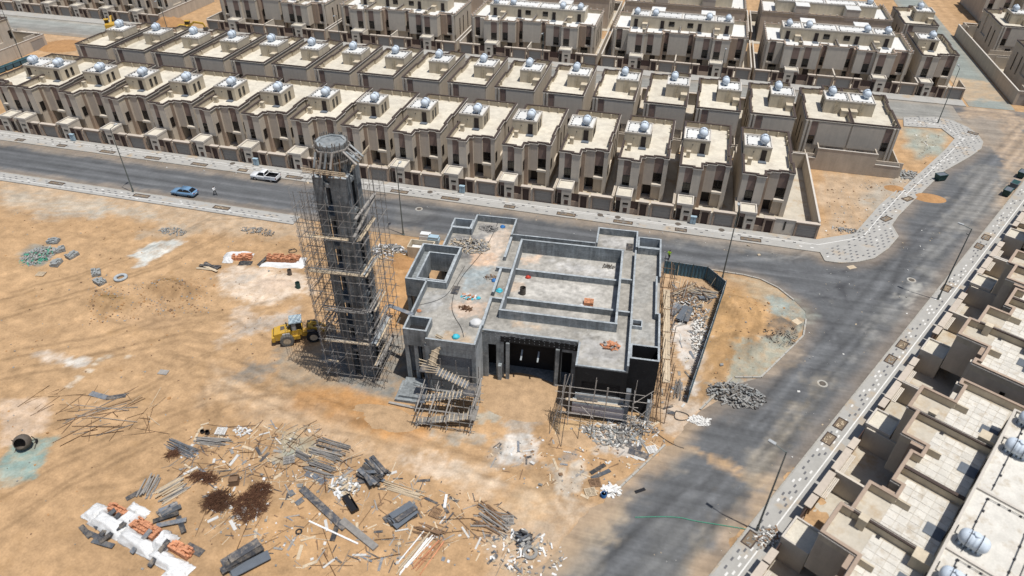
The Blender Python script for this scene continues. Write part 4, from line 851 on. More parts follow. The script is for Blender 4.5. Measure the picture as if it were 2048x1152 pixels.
SP = [('p', lp([(900, 180), (990, 160), (970, 260), (890, 380), (760, 370), (800, 290), (850, 200)]), (.50, .40, .31), .2, .7, .85, 3),
      ('p', lp([(750, 310), (880, 300), (900, 350), (830, 385), (750, 370)]), (.50, .345, .235), .2, .5, .9, 3),
      ('p', lp([(620, 210), (820, 200), (840, 250), (740, 335), (690, 330), (640, 250)]), (.155, .15, .145), .2, .6, .9, 3),
      ('p', lp([(800, 140), (900, 135), (890, 190), (820, 200)]), (.21, .2, .19), .2, .5, .8, 3),
      ('p', lp([(720, 400), (860, 390), (850, 480), (720, 520)]), (.30, .35, .36), .3, .7, .8, 3),
      ('p', lp([(640, 590), (850, 590), (840, 660), (700, 680), (640, 630)]), (.47, .35, .26), .2, .6, .85, 3), ('p', lp([(600, 750), (720, 770), (770, 830), (580, 810)]), (.36, .27, .18), .2, .5, .85, 3),
      ('p', lp([(480, 540), (620, 530), (560, 640), (450, 640)]), (.36, .36, .35), .3, 1, .7, 3), ('p', lp([(1480, 210), (1690, 220), (1690, 280), (1500, 260)]), (.38, .37, .35), .2, .7, .8, 3),
      ('p', lp([(1390, 790), (1640, 820), (1640, 940), (1400, 900)]), (.37, .36, .34), .3, 1, .8, 3), ('p', lp([(990, 700), (1200, 730), (1150, 745), (990, 725)]), (.42, .31, .21), .2, .5, .8, 3), ('p', lp([(1200, 730), (1590, 780), (1580, 800), (1300, 760)]), (.42, .41, .38), .2, .6, .7, 3),
      ('p', lp([(1700, 700), (1830, 710), (1830, 830), (1690, 820)]), (.37, .37, .35), .3, 1.2, .7, 3), ('p', lp([(1720, 330), (1820, 330), (1800, 600), (1700, 600)]), (.27, .265, .245), .3, 1, .7, 3)]
cs = paint(Xm, Ym, (.285, .27, .24), SP, .5); cs *= (1+.85*fbm(Xm*.5, Ym*.5, 5)+.6*fbm(Xm*2.2, Ym*2.2, 3))[..., None]
S_m = np.minimum(sdf(out_roof, Xm, Ym), -sdf([(2.0, 6.3), (15.5, 6.3), (15.5, 21.6), (2.0, 21.6)], Xm, Ym)-.05)
link('roof_slab', sheet('roof_slab', S_m, xa, ya, np.full(Xm.shape, ZR), cs, 'slab'), mos)
mp('slab_edge', MB().ring(inset(out_roof, .12), inset(out_roof, .45), ZR-.45, ZR-.02), 'concrete')
SP2 = [('p', lp([(1040, 330), (1150, 320), (1150, 360), (1050, 370)], 6.4), (.50, .37, .27), .2, .6, .8, 3), ('p', lp([(1200, 350), (1590, 390), (1590, 440), (1250, 400)], 6.4), (.44, .43, .41), .4, 1.4, .8, 3), ('p', lp([(1000, 450), (1600, 510), (1560, 600), (980, 540)], 6.4), (.44, .42, .38), .5, 1.6, .75, 3), ('p', lp([(980, 470), (1060, 480), (1020, 540), (970, 530)], 6.4), (.45, .34, .25), .2, .5, .7, 3)]
xb, yb = np.arange(1.9, 15.7, .24), np.arange(6.2, 21.8, .24); Xb, Yb = np.meshgrid(xb, yb, indexing='ij'); cb = paint(Xb, Yb, (.32, .305, .275), SP2, .5); cb *= (1+.9*fbm(Xb*.5+5, Yb*.5, 5)+.65*fbm(Xb*2.2, Yb*2.2, 3))[..., None]
ZF = 6.45
link('hall_slab', sheet('hall_slab', np.ones_like(Xb), xb, yb, np.full(Xb.shape, ZF), cb, 'slab'), mos)
# --- hall upstand walls and the two roof beams
for nm, b in (('upstand', (1.8, 21.55, 6.3, 15.75, 21.8, 8.55)), ('upstand', (1.8, 6.1, 6.3, 15.75, 6.35, 8.55)), ('upstand', (1.8, 6.36, 6.3, 2.05, 21.54, 8.5)), ('upstand', (15.45, 6.36, 6.3, 15.7, 21.54, 8.5)), ('roof_beam', (2.06, 16.3, 6.4, 15.44, 16.6, 7.3)), ('roof_beam', (2.06, 10.1, 6.4, 15.44, 10.4, 7.3))):
    mp(nm, MB().box(*b), 'concrete')
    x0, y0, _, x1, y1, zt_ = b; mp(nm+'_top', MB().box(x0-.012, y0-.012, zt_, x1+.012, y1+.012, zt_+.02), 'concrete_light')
# --- parapets (thin walls on the slab edge) with pale tops
def para(pts, z1=ZT, t=.2, z0=ZR-.05):
    for (a, b), (c, d) in zip(pts[:-1], pts[1:]):
        if abs(a-c) < 1e-6: bx = (a-t/2, min(b, d)-t/2, a+t/2, max(b, d)+t/2)
        else: bx = (min(a, c)+t/2, b-t/2, max(a, c)-t/2, b+t/2)
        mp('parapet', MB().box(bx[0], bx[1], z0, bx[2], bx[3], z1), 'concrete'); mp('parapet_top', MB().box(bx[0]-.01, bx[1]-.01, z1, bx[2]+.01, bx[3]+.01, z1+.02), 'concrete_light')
para([(-5.5, -.1), (.25, -.1), (.25, 3.4)]); para([(11.75, 3.4), (11.75, -.3)], ZR+.12); para([(11.75, -.3), (17.3, -.3)], ZR+.12); para([(17.3, -.3), (17.3, 3.3)]); para([(.25, 3.6), (11.65, 3.6)], ZR+.15, .25)
para([(20.55, 3.5), (20.55, 9.2)]); para([(20.55, 9.3), (20.15, 9.3)]); para([(20.15, 9.4), (20.15, 16.9)], ZT-.1); para([(20.55, 17), (20.55, 23.1)])
para([(17.3, 3.5), (17.3, 22.3)]); para([(17.45, 23.15), (20.55, 23.15)]); para([(12.0, 23.3), (12.0, 27.1)]); para([(12.0, 27.1), (17.35, 27.1)]); para([(17.35, 27.1), (17.35, 23.3)])
para([(.35, 23.1), (11.9, 23.1)]); para([(.25, 27.2), (.25, 23.1)]); para([(-5.5, 27.2), (.25, 27.2)]); para([(-5.5, 27.2), (-5.5, 23.4)]); para([(-8.3, 23.4), (-5.6, 23.4)]); para([(-8.3, 18.7), (-8.3, 23.4)]); para([(-8.3, 3.6), (-8.3, 10.4)])
# low corridor walls
for b in ((.1, 3.7, .4, 9.2), (.1, 10.2, .4, 15.4), (.1, 18, .4, 23), (.42, 9.0, 1.78, 9.25), (-.4, 15.4, 1.78, 15.7), (15.72, 9.3, 17.18, 9.55), (15.72, 15.9, 17.18, 16.15)):
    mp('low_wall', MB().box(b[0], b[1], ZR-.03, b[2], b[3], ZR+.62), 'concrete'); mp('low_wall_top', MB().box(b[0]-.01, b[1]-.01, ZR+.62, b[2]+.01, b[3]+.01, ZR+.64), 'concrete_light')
h_ = [(17.42, 7.1), (18.65, 7.1), (18.65, 8.3), (17.42, 8.3)]; mp('shaft', MB().ring(h_, inset(h_, .13), ZR-.02, ZR+.5), 'concrete_light'); mp('shaft_floor', MB().box(17.55, 7.23, ZR, 18.52, 8.17, ZR+.015), 'bitumen')
# --- corner shafts, open at the top: walls from the ground
def shaft(u0, v0, u1, v1, m, floor=4.5, openings=None):
    o_ = [(u0, v0), (u1, v0), (u1, v1), (u0, v1)]
    mp('shaft_wall', MB().ring(o_, inset(o_, .2), 0 if not openings else openings, ZT), m); mp('shaft_rim', MB().ring(inset(o_, -.012), inset(o_, .212), ZT, ZT+.02), 'concrete_light')
    mp('shaft_floor', MB().prism(inset(o_, .19), floor-.2, floor), 'bitumen')
shaft(-8.45, 1.0, -5.62, 3.48, 'concrete', 7.0, 5.9); shaft(-8.5, 23.52, -5.62, 25.8, 'concrete_light', 3); shaft(17.52, 23.27, 20.65, 25.8, 'concrete_light', 3); shaft(17.42, .9, 20.65, 3.36, 'bitumen', 2.5)
# columns under the front left shaft
for u, v in ((-8.42, 1.05), (-7.3, 1.05), (-6.3, 1.05), (-8.42, 2.9)): mp('column', MB().box(u, v, 0, u+.45, v+.5, 5.95), 'concrete')
mp('infill', MB().box(-6.75, 1.9, 0, -5.7, 2.05, 5.9).box(-8.3, 3.0, 0, -8.1, 3.4, 5.9), 'bitumen')
# courtyard box on the left
o_ = [(-11.1, 10.4), (-5.72, 10.4), (-5.72, 18.6), (-11.1, 18.6)]; i_ = [(-9.85, 11.0), (-6.0, 11.0), (-6.0, 17.1), (-9.85, 17.1)]
mp('court_wall', MB().ring(o_, inset(o_, .22), 5.6, ZT), 'concrete'); mp('court_rim', MB().ring(inset(o_, -.012), inset(o_, .232), ZT, ZT+.02), 'concrete_light')
mp('court_slab', MB().ring(inset(o_, .21), inset(i_, -.01), 6.85, 7.1), 'concrete'); mp('court_inner_wall', MB().ring(i_, inset(i_, .2), 5.2, 8.1), 'concrete'); mp('court_rim', MB().ring(inset(i_, -.01), inset(i_, .21), 8.1, 8.12), 'concrete_light')
for u, v in ((-11.05, 10.45), (-9.2, 10.45), (-7.4, 10.45), (-11.05, 13.0), (-11.05, 15.6), (-11.05, 18.0), (-8.6, 18.0)): mp('column', MB().box(u, v, 0, u+.5, v+.5, 5.65), 'concrete')
mp('infill', MB().box(-9.0, 10.6, 0, -7.6, 10.75, 5.6).box(-10.85, 13.6, 0, -10.7, 15.5, 2.6), 'blockwork')
mp('court_planks', MB().box(-9.2, 13.0, .1, -8.0, 16.5, .25), 'timber_pale')
# --- outer walls
wall('u', -.2, -5.6, .35, 0, 7.26, .3, [(-5.1, -.1, .2, 6.1)], name='front_frame'); mp('infill', MB().box(-5.1, .0, .2, -.1, .14, 6.1), 'blockwork')
wall('v', .06, .12, 3.48, 0, 7.26, .28, m='concrete_light'); wall('v', -5.58, .12, 1.0, 0, 7.26, .2)
wall('v', -8.4, 3.5, 10.4, 0, 7.26, .25, [(4.2, 6.3, 0, 5.5), (7.3, 9.6, 0, 5.5)]); wall('v', -8.4, 18.65, 23.5, 0, 7.26, .25, [(19.4, 22.6, 0, 5.4)])
wall('u', 3.5, .35, 11.65, 0, 7.42, .3, [(1.0, 2.0, 0, 5.4), (2.9, 9.0, 0, 6.0), (9.8, 11.0, 0, 5.6)], name='portal_wall')
mp('black_coat', MB().box(2.5, 3.46, 6.0, 11.64, 3.502, 6.75).box(9.02, 3.46, .05, 9.78, 3.502, 6.0), 'bitumen')
m_ = MB(); r = random.Random(4)
for k in range(46): x = 2.5+9.1*k/46; m_.box(x, 3.455, 6.74, x+.2, 3.5, 6.78+r.uniform(0, .22))
mp('ragged_coat_edge', m_, 'bitumen', True)
m_ = MB()
for j in range(3):
    for k in range(19): m_.box(.7+k*.58, 3.44, 6.25+j*.42, .76+k*.58, 3.47, 6.31+j*.42)
mp('tie_bolts', m_, 'concrete_light', True)
# inside the portal: back wall, piers, lintel lights
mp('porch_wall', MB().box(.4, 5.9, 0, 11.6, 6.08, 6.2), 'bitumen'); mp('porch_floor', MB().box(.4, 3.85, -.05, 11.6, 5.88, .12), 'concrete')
for u in (2.3, 3.2, 9.1): mp('portal_pier', MB().box(u, 2.85 if u == 2.3 else 3.2, 0, u+.42, 3.45, 6.0 if u != 2.3 else 2.6), 'concrete')
for u in (5.0, 7.0): mp('portal_bracket', MB().beam((u, 3.3, 3.6), (u, 4.4, 4.3), .18, .12), 'concrete_light')
wall('v', 11.65, -.38, 3.48, 0, 7.26, .25, m='bitumen'); wall('u', -.4, 11.9, 17.4, 0, 7.26, .28, [(12.5, 16.8, 3.4, 5.2)], m='bitumen', name='front_wall'); mp('infill', MB().box(12.5, -.25, 3.4, 16.8, -.15, 5.2), 'bitumen')
wall('v', 20.4, 3.36, 23.2, 0, 7.26, .25, [(5, 7.5, 1, 5.4), (10, 12.5, 1, 5.4), (15, 17.5, 1, 5.4), (19.5, 22, 1, 5.4)], m='blockwork'); wall('u', 22.95, .35, 11.9, 0, 7.26, .25)
wall('u', 27.0, -5.6, .35, 0, 7.26, .25, [(-4, -1.2, 1, 5.4)]); wall('v', .08, 23.2, 27, 0, 7.26, .25); wall('v', -5.58, 23.52, 27.0, 0, 7.26, .2); wall('u', 26.95, 11.9, 17.45, 0, 7.26, .25, [(13, 16, 1, 5.4)]); wall('v', 17.2, 23.2, 26.95, 0, 7.26, .25); wall('v', 11.92, 23.2, 26.95, 0, 7.26, .25)
# grey boards and ledge at the front right
mp('cladding_board', MB().box(11.7, -1.25, .75, 17.55, -1.12, 2.35), 'board_grey'); mp('cladding_ledge', MB().box(11.7, -1.25, 2.35, 17.55, -.42, 2.5), 'concrete_light'); mp('cladding_board', MB().box(11.9, -.55, 2.5, 17.4, -.44, 3.35), 'concrete_light'); mp('plank', MB().beam((10.9, -1.0, 2.62), (17.4, -.95, 2.6), .35, .07), 'timber_pale')
mp('plank', MB().beam((12.2, -.75, 2.75), (14.5, -.7, 2.72), .4, .04), 'plywood_dark')
mp('block_pier', MB().box(17.5, -1.2, 0, 18.0, -.6, 5.2), 'blockwork'); mp('block_pier', MB().box(20.0, -.4, 0, 20.5, .1, 3.2), 'concrete_light')
# plinth by the left corner
mp('step', MB().box(-9.0, -2.6, -.05, -5.6, .6, .35), 'concrete'); mp('step', MB().box(-8.6, -2.2, .35, -5.6, .9, .7), 'concrete'); mp('plank', MB().beam((-9.6, -3.0, .12), (-5.4, -3.4, .18), .3, .08), 'timber_grey')
# ------------------------------------------------------------------ things on that roof
def ron(x, y, z=ZR): p = g2(680+x/2.88, 400+y/2.88, z); return (p[0], p[1], z)
def rubble(name, label, cat, p, rx, ry, h, n, mats, seed, size=.22, rot=0):
    r = random.Random(seed); t = thing(name, label, cat, p, rot)
    for mi, mm in enumerate(mats):
        m_ = MB()
        for k in range(n//len(mats)):
            d = math.sqrt(r.random()); a = r.uniform(0, 6.28); x, y = rx*d*math.cos(a), ry*d*math.sin(a); z = h*(1-d*d)*r.random()+.03; s_ = size*r.uniform(.35, 1.1); b = r.uniform(0, 6.28); tl = r.uniform(-.5, .5); el = r.choice((.7, .9, 1.2, 2.2))
            m_.obox((x, y, z), (s_*el*math.cos(b), s_*el*math.sin(b), s_*tl), (-s_*.45*math.sin(b), s_*.45*math.cos(b), s_*.2*r.uniform(-1, 1)), (0, 0, s_*.3))
        o_ = link(['chunks', 'fragments', 'scraps', 'bits', 'shards'][mi], m_.mesh(name, mm), t); o_['kind'] = 'stuff'
    return t
rubble('rubble_heap', 'grey heap of broken timber and rubble on the roof beside the open courtyard', 'rubble', ron(745, 265), 2.9, 1.9, .5, 420, ['timber_grey', 'rubble_grey', 'timber_pale'], 1, .2, TH)
rubble('rubble_heap', 'small grey rubble heap on the far left roof bay', 'rubble', ron(855, 165), 1.3, .9, .3, 110, ['rubble_grey', 'timber_grey'], 2, .18)
rubble('rubble_heap', 'thin scatter of brown offcuts near the blue bag on the roof', 'rubble', ron(868, 448), .9, .6, .15, 60, ['timber_brown', 'rubble_grey'], 3, .13)
rubble('rubble_heap', 'twigs and broken wood on the pinkish sand of the roof', 'rubble', ron(725, 625), .9, .4, .12, 40, ['rust', 'timber_brown'], 4, .2)
rubble('brick_heap', 'loose orange bricks with cyan and white bags on the left roof', 'bricks', ron(745, 562), 1.0, .5, .35, 50, ['brick_orange', 'brick_orange', 'bag_cyan', 'sheet_white'], 5, .2)
rubble('brick_heap', 'orange brick heap with wires on the front right roof bay', 'bricks', ron(1560, 845), .9, .6, .5, 60, ['brick_orange', 'brick_orange', 'timber_grey'], 6, .25)
rubble('brick_heap', 'dark tangle of scraps on the far hall roof strip', 'scraps', ron(1550, 385, ZF), .8, .45, .15, 45, ['iron', 'rubble_grey'], 8, .15)
def bag(label, p, m, s=.35, seed=0):
    r = random.Random(seed); m_ = MB(); n = 10; prof = [(0.001, 0)]+[(s*(1-.75*(k/6)**2.2)*(1+.1*r.uniform(-1, 1)), s*.9*k/6) for k in range(0, 7)]+[(0.001, s*.92)]
    m_.lathe(prof, n); m_.v = [(x*(1+.18*r.uniform(-1, 1)), y*(1+.18*r.uniform(-1, 1)), z) for x, y, z in m_.v]
    return tag(link('bag', m_.mesh('bag', m, smooth=True), None, p), label, 'bag')
for i, (x, y, m, l, z) in enumerate([(937, 155, 'bag_blue', 'blue bag on the far left roof bay', ZR), (888, 465, 'bag_blue', 'blue bag by the low corridor wall on the roof', ZR), (918, 523, 'bag_cyan', 'cyan bag in the roof corridor', ZR), (668, 790, 'bag_cyan', 'cyan bag beside the top of the ramp', ZR), (798, 566, 'bag_cyan', 'small cyan bag right of the loose bricks', ZR), (785, 715, 'sheet_white', 'crumpled white sack near the front edge of the left roof', ZR), (1390, 625, 'sheet_white', 'white rag bundle on the near hall beam strip', ZF), (455, 640, 'brick_orange', 'small orange bundle on the left roof edge', ZR), (1083, 447, 'bag_red', 'small red bundle on the middle hall strip', ZF)]): bag(l, ron(x, y, z), m, [.35, .35, .4, .45, .3, .75, .6, .3, .35][i], i)
def barrel(label, p, m='iron', h=.9, r_=.3, lean=0, name='barrel'):
    t = thing(name, label, 'barrel', p); link('body', MB().lathe([(r_, 0), (r_*1.03, .02), (r_, .05), (r_, h*.33), (r_*1.04, h*.35), (r_, h*.37), (r_, h*.64), (r_*1.04, h*.66), (r_, h*.68), (r_, h-.04), (r_*1.03, h-.02), (r_*1.03, h), (r_*.93, h), (r_*.9, .1), (0.001, .1)], 14).mesh('body', m), t); link('water', MB().lathe([(r_*.9, h*.6), (0.001, h*.6)], 14).mesh('water', 'bitumen'), t); return t
barrel('rusty open barrel on the middle strip of the hall roof', ron(1053, 540, ZF), 'iron', 1.0, .38)
t = thing('brick_pallet', 'small square stack of orange bricks on the hall roof', 'bricks', ron(1432, 600, ZF), TH)
bm_ = MB().box(0, 0, 0, .38, .18, .18).mesh('brick', 'brick_orange')
for k in range(3):
    for i in range(3):
        for j in range(5): link('brick', bm_, t, (-.6+i*.4, -.5+j*.2, .02+k*.19), random.uniform(-.08, .08))
for i, (a, b, l) in enumerate([((700, 640), (735, 500), 'dark formwork panel lying near the courtyard wall on the roof'), ((1690, 265), (1650, 280), 'dark slab in the far right roof bay')]):
    p = ron(*[(665, 520), (1668, 272)][i]); tag(link('formwork_panel', MB().box(-.45, -.85, .02, .45, .85, .07).mesh('formwork_panel', 'plywood_dark'), None, p, TH), l, 'panel')
# hoses on the roof
def hose(label, pts, r_=.035, m='strap_dark', z=None, nm='hose'):
    c = bpy.data.curves.new(nm, 'CURVE'); c.dimensions = '3D'; s_ = c.splines.new('NURBS'); s_.points.add(len(pts)-1)
    for q_, p in zip(s_.points, pts): q_.co = (*p, 1)
    s_.use_endpoint_u = True; s_.order_u = 3; c.bevel_depth = r_; c.bevel_resolution = 1; c.resolution_u = 4; c.materials.append(MATS[m])
    o = bpy.data.objects.new(nm, c); dg = bpy.context.evaluated_depsgraph_get(); C.objects.link(o); dg.update(); me = bpy.data.meshes.new_from_object(o.evaluated_get(dg)); bpy.data.objects.remove(o)
    return tag(link(nm, me), label, 'hose')
hose('dark hose running from the front left roof edge to the courtyard wall', [(*ron(x, y)[:2], ZR+.05) for x, y in [(712, 790), (705, 740), (660, 680), (640, 620), (655, 540), (700, 440), (800, 330), (870, 230), (910, 130)]])
hose('thin hose curving across the left roof to its outer edge', [(*ron(x, y)[:2], ZR+.05) for x, y in [(440, 610), (540, 590), (620, 550), (660, 480), (720, 380)]], .025)
# ------------------------------------------------------------------ minaret
MC = np.array([-32.45, 56.65]); mi = thing('minaret_tower', 'tall unfinished concrete minaret core standing inside the scaffold', 'tower', (MC[0], MC[1], 0), TH)
def tp(name, mb, m, stuff=False):
    o = link(name, mb.mesh(name, m), mi)
    if stuff: o['kind'] = 'stuff'
    return o
TOPS = {(1, -1): 27.1, (-1, -1): 27.0, (1, 1): 28.2, (-1, 1): 27.6}
for (sx, sy), zt_ in TOPS.items():
    a, b = sx*1.8, sx*.75; c, d = sy*1.8, sy*.7
    if sx > 0 and sy < 0: b = .0
    tp('corner_pier', MB().box(a, c, 0, b, c-sy*.3, zt_).box(a, c-sy*.3, 0, a-sx*.3, d, zt_), 'concrete_dark'); tp('pier_top', MB().box(a+sx*.02, c+sy*.02, zt_, b-sx*.01, c-sy*.31, zt_+.05).box(a+sx*.02, c-sy*.32, zt_, a-sx*.31, d-sy*.01, zt_+.05), 'concrete_light')
for k in range(7):
    z = 3.6+k*3.7; tp('ring_beam', MB().box(-1.52, -1.52, z, 1.52, 1.52, z+.4), 'concrete')
tp('inner_core', MB().lathe([(.8, 0), (.8, 29)], 8), 'bitumen')
for a in np.arange(0, 2*math.pi, math.pi/4):
    ca, sa = math.cos(a+.39), math.sin(a+.39); tp('belfry_column', MB().obox((1.22*ca, 1.22*sa, 28.0), (.18*ca, .18*sa, 0), (-.34*sa, .34*ca, 0), (0, 0, 1.6)), 'concrete_dark')
oc = lambda r_: [(r_*math.cos(a+math.pi/8), r_*math.sin(a+math.pi/8)) for a in np.arange(0, 2*math.pi-.01, math.pi/4)]
tp('octagon_beam', MB().ring(oc(1.62), oc(1.32), 29.2, 30.25), 'concrete'); tp('octagon_deck', MB().prism(oc(1.33), 29.95, 30.14), 'concrete')
m_ = MB(); r = random.Random(3)
for k in range(40):
    a = 2*math.pi*k/40; rr_ = 1.62*math.cos(math.pi/8)/math.cos((a % (math.pi/4))-math.pi/8)+.06; x, y = rr_*math.cos(a), rr_*math.sin(a); m_.beam((x, y, 28.0+r.uniform(-.3, .3)), (x, y, 30.2+r.uniform(-.1, .45)), .07, .1)
tp('form_studs', m_, 'timber_grey', True)
for z in (28.5, 29.7): tp('form_waler', MB().ring(oc(1.86), oc(1.79), z, z+.14), 'timber_grey')
for k, (x0, y0, x1, y1) in enumerate([(-.9, -2.1, -1.0, -3.2), (-.3, -2.1, -.4, -3.3), (.2, -2.1, .15, -3.2), (.8, -2.1, .7, -3.4), (1.9, -1.0, 3.2, -1.6), (2.0, -.4, 3.4, -.8), (2.0, .2, 3.4, -.1), (1.8, -1.6, 3.0, -2.3)]): tp('raking_plank', MB().beam(((x0, -1.85, 29.8) if k < 4 else (1.85, y0, 29.7+.1*k-.4)), ((x0-.15, -2.45, 28.4) if k < 4 else (3.3, y0-.5, 29.0)), .2, .07), 'timber_grey' if k % 2 else 'concrete')
for k in range(6): tp('pole', MB().beam((-2.4, -2.3-.1*k, 27.8+.25*k), (2.2, -2.4-.1*k, 27.7+.25*k), .08, .08) if k < 3 else MB().beam((2.3+.12*k, -2.4, 27.4+.3*k), (2.4+.12*k, 2.2, 27.5+.3*k), .08, .08), 'timber_pale')
for k in range(5): tp('prop', MB().tube((-1.5+.7*k, -1.9, 27.1), (-1.4+.7*k, -1.75, 29.2), .05, 5), 'timber_brown')
# ------------------------------------------------------------------ tower scaffold
sca = thing('tower_scaffold', 'dense steel pole scaffold wrapped around the tall minaret core', 'scaffold', (MC[0], MC[1], 0), TH); r = random.Random(12)
E_ = {'W': -4.6, 'E': 3.5, 'S': -3.5, 'N': 3.6}
gx = [-5.7, -4.6, -3.4, -2.3, -.6, 1.1, 2.4, 3.5]; gy = [-3.5, -2.4, -.8, .8, 2.4, 3.6]; poles = []
for x in gx:
    for y in gy:
        if max(abs(x)-0, abs(y)) < 2.2 or (x < -3.6 and y < -.1): continue
        if (abs(x) < 2.0 and abs(y) < 2.0): continue
        poles.append((x, y))
H_ = {}
for x, y in poles:
    top = 24.4+r.uniform(-.8, 1.6)+(1.8 if (x > 2 and y > -1) else 0)-(1.2 if x < -4 else 0)
    if (y > 3 and -2 < x < 2): top -= 4
    H_[(x, y)] = top; lx, ly = r.uniform(-.06, .06), r.uniform(-.06, .06)
    link('standard', MB().tube((x, y, 0), (x+lx, y+ly, top), .03, 5).mesh('standard', 'pole_steel'), sca)
levels = np.arange(1.5, 24.5, 1.75)
for z in levels:
    m_ = MB(); j = lambda: r.uniform(-.05, .05)
    for y in (-3.5, -2.4, 2.4, 3.6):
        e0, e1 = (-3.4 if y < 0 else -5.7)-r.uniform(.05, .5), 3.5+r.uniform(.05, .5); m_.tube((e0, y+.05, z+j()), (e1, y+.05, z+j()), .028, 4)
    m_.tube((-3.3, -3.7, z+.05), (-5.8, .2, z+.05), .032, 4)
    for x in (-5.7, -4.6, -3.4, -2.35, 2.35, 3.5):
        e0, e1 = (0 if x < -3.6 else -3.5)-r.uniform(.05, .5), 3.6+r.uniform(.05, .5); m_.tube((x+.05, e0, z+.07+j()), (x+.05, e1, z+.07+j()), .028, 4)
    for x in gx:
        if x > -3.6 and r.random() < .5: m_.tube((x, -3.9, z+.1+j()), (x, -2.1, z+.1+j()), .028, 4)
        if r.random() < .35: m_.tube((x, 2.0, z+.1), (x, 3.9, z+.1), .028, 4)
    for y in gy:
        if r.random() < .5: m_.tube((2.0, y, z+.12), (3.9, y, z+.12), .028, 4)
        if r.random() < .5: m_.tube((-6.0 if y > -.1 else -3.8, y, z+.12), (-2.0, y, z+.12), .028, 4)
    o = link('ledger_lift', m_.mesh('ledger_lift', 'pole_steel'), sca); o['kind'] = 'stuff'
for k in range(7):
    z0 = 1.5+k*3.2
    for p, q_ in (((-3.4, -3.55, z0), (-.6, -3.55, z0+3.1)), ((3.55, -2.4, z0), (3.55, 1.2, z0+3.1)), ((-5.75, 3.5, z0), (-5.75, 0, z0+3.1)), ((-3.5, -3.45, z0), (-2.35, 3.5, z0+3.0))):
        if r.random() < .75: link('brace', MB().tube(p, q_, .028, 4).mesh('brace', 'pole_steel'), sca)
def planks(z, x0, y0, x1, y1, n, along, m='timber_grey', jit=.1):
    for k in range(n):
        if along == 'x': y = y0+(y1-y0)*(k+.5)/n; p, q_ = (x0+r.uniform(-.3, .3), y+r.uniform(-jit, jit), z+r.uniform(0, .05)), (x1+r.uniform(-.3, .3), y+r.uniform(-jit, jit), z+r.uniform(0, .05))
        else: x = x0+(x1-x0)*(k+.5)/n; p, q_ = (x+r.uniform(-jit, jit), y0+r.uniform(-.3, .3), z+r.uniform(0, .05)), (x+r.uniform(-jit, jit), y1+r.uniform(-.3, .3), z+r.uniform(0, .05))
        link('plank', MB().beam(p, q_, .2, .05).mesh('plank', m if r.random() < .7 else 'timber_pale'), sca)
planks(20.3, -3.3, -2.6, 1.2, -2.2, 2, 'x', 'timber_pale', .03); planks(20.3, 2.2, -2.4, 2.7, 2.6, 2, 'y', 'timber_pale', .03); planks(16.2, -3.6, -3.2, 2.4, -2.3, 4, 'x'); planks(16.2, 2.2, -3, 3.2, .8, 3, 'y', 'concrete_light'); planks(11.0, -2.6, -3.2, 2.6, -2.4, 3, 'x'); planks(11, 2.2, -2.6, 3.2, 1.6, 3, 'y')
planks(6.4, -3.3, -3.4, 2.2, -2.1, 5, 'x', jit=.25); planks(6.6, -4.4, -.2, -2.1, 2.6, 4, 'y', jit=.3); planks(6.4, 2.2, -3, 3.3, 2.5, 4, 'y', 'concrete_light'); planks(3.2, 2.2, -3, 3.2, 2.5, 3, 'y'); planks(3.0, -3.5, -3.2, -2.2, -2.2, 6, 'x', jit=.3); planks(8.2, 2.3, -2.8, 3.2, 2.2, 2, 'y')
for k in range(2): link('plank', MB().beam((2.2, -2.8+.9*k, 21+1.6*k), (3.0, 2.2, 23.2+.3*k), .3, .06).mesh('plank', 'timber_grey'), sca)
# ------------------------------------------------------------------ ramp tower at the front left corner
ML = lambda u, v, z=0.: (*ml(u, v), z)
rs = thing('ramp_scaffold', 'zigzag plank ramp on timber scaffold climbing to the front left roof edge', 'scaffold', (MO[0], MO[1], 0), TH)
for u in (-5.2, -3.6, -1.8, -.3, .9):
    for v in (-5.8, -3.6, -1.0):
        top = {-5.8: 3.4, -3.6: 4.6, -1.0: 6.0}[v]+r.uniform(-.5, .5); link('standard', MB().tube((u, v, 0), (u+r.uniform(-.1, .1), v, top), .05, 5).mesh('standard', 'pole_steel'), rs)
for z in (.5, 1.7, 2.9, 4.1):
    for v in (-5.8, -3.6, -1.0):
        if z > {-5.8: 3., -3.6: 4.4, -1.0: 6}[v]: continue
        link('ledger', MB().tube((-5.9, v, z+r.uniform(-.1, .1)), (1.4, v, z+r.uniform(-.1, .1)), .045, 5).mesh('ledger', 'timber_grey'), rs)
    for u in (-5.2, -3.6, -1.8, .9): link('ledger', MB().tube((u, -6.3, min(z, 2.9)), (u, -.6, z), .045, 5).mesh('ledger', 'timber_grey'), rs)
def ramp(p, q_, wd, m, n):
    p, q_ = np.array(p), np.array(q_); d = q_-p; sd = np.cross(d, [0, 0, 1.]); sd /= np.linalg.norm(sd)
    for k in range(3): o = sd*wd*(k-1)/3; link('ramp_board', MB().beam(p+o, q_+o, wd/3-.02, .06).mesh('ramp_board', m), rs)
    for k in range(n):
        c = p+d*(k+.5)/n+np.array([0, 0, .07]); link('cleat', MB().beam(c-sd*wd*.62, c+sd*wd*.62, .1, .07).mesh('cleat', 'timber_pale'), rs)
ramp((-4.6, -1.0, 5.2), (-3.9, .5, ZT+.15), .95, 'timber_pale', 6); ramp((-4.3, -1.5, 5.0), (-.2, -1.9, 3.5), 1.1, 'plywood_blue', 11); ramp((-.1, -3.0, 3.3), (-5.0, -3.2, 1.9), 1.1, 'plywood_blue', 11); ramp((-5.6, -5.4, .15), (.6, -4.6, 1.6), 1.0, 'timber_grey', 12)
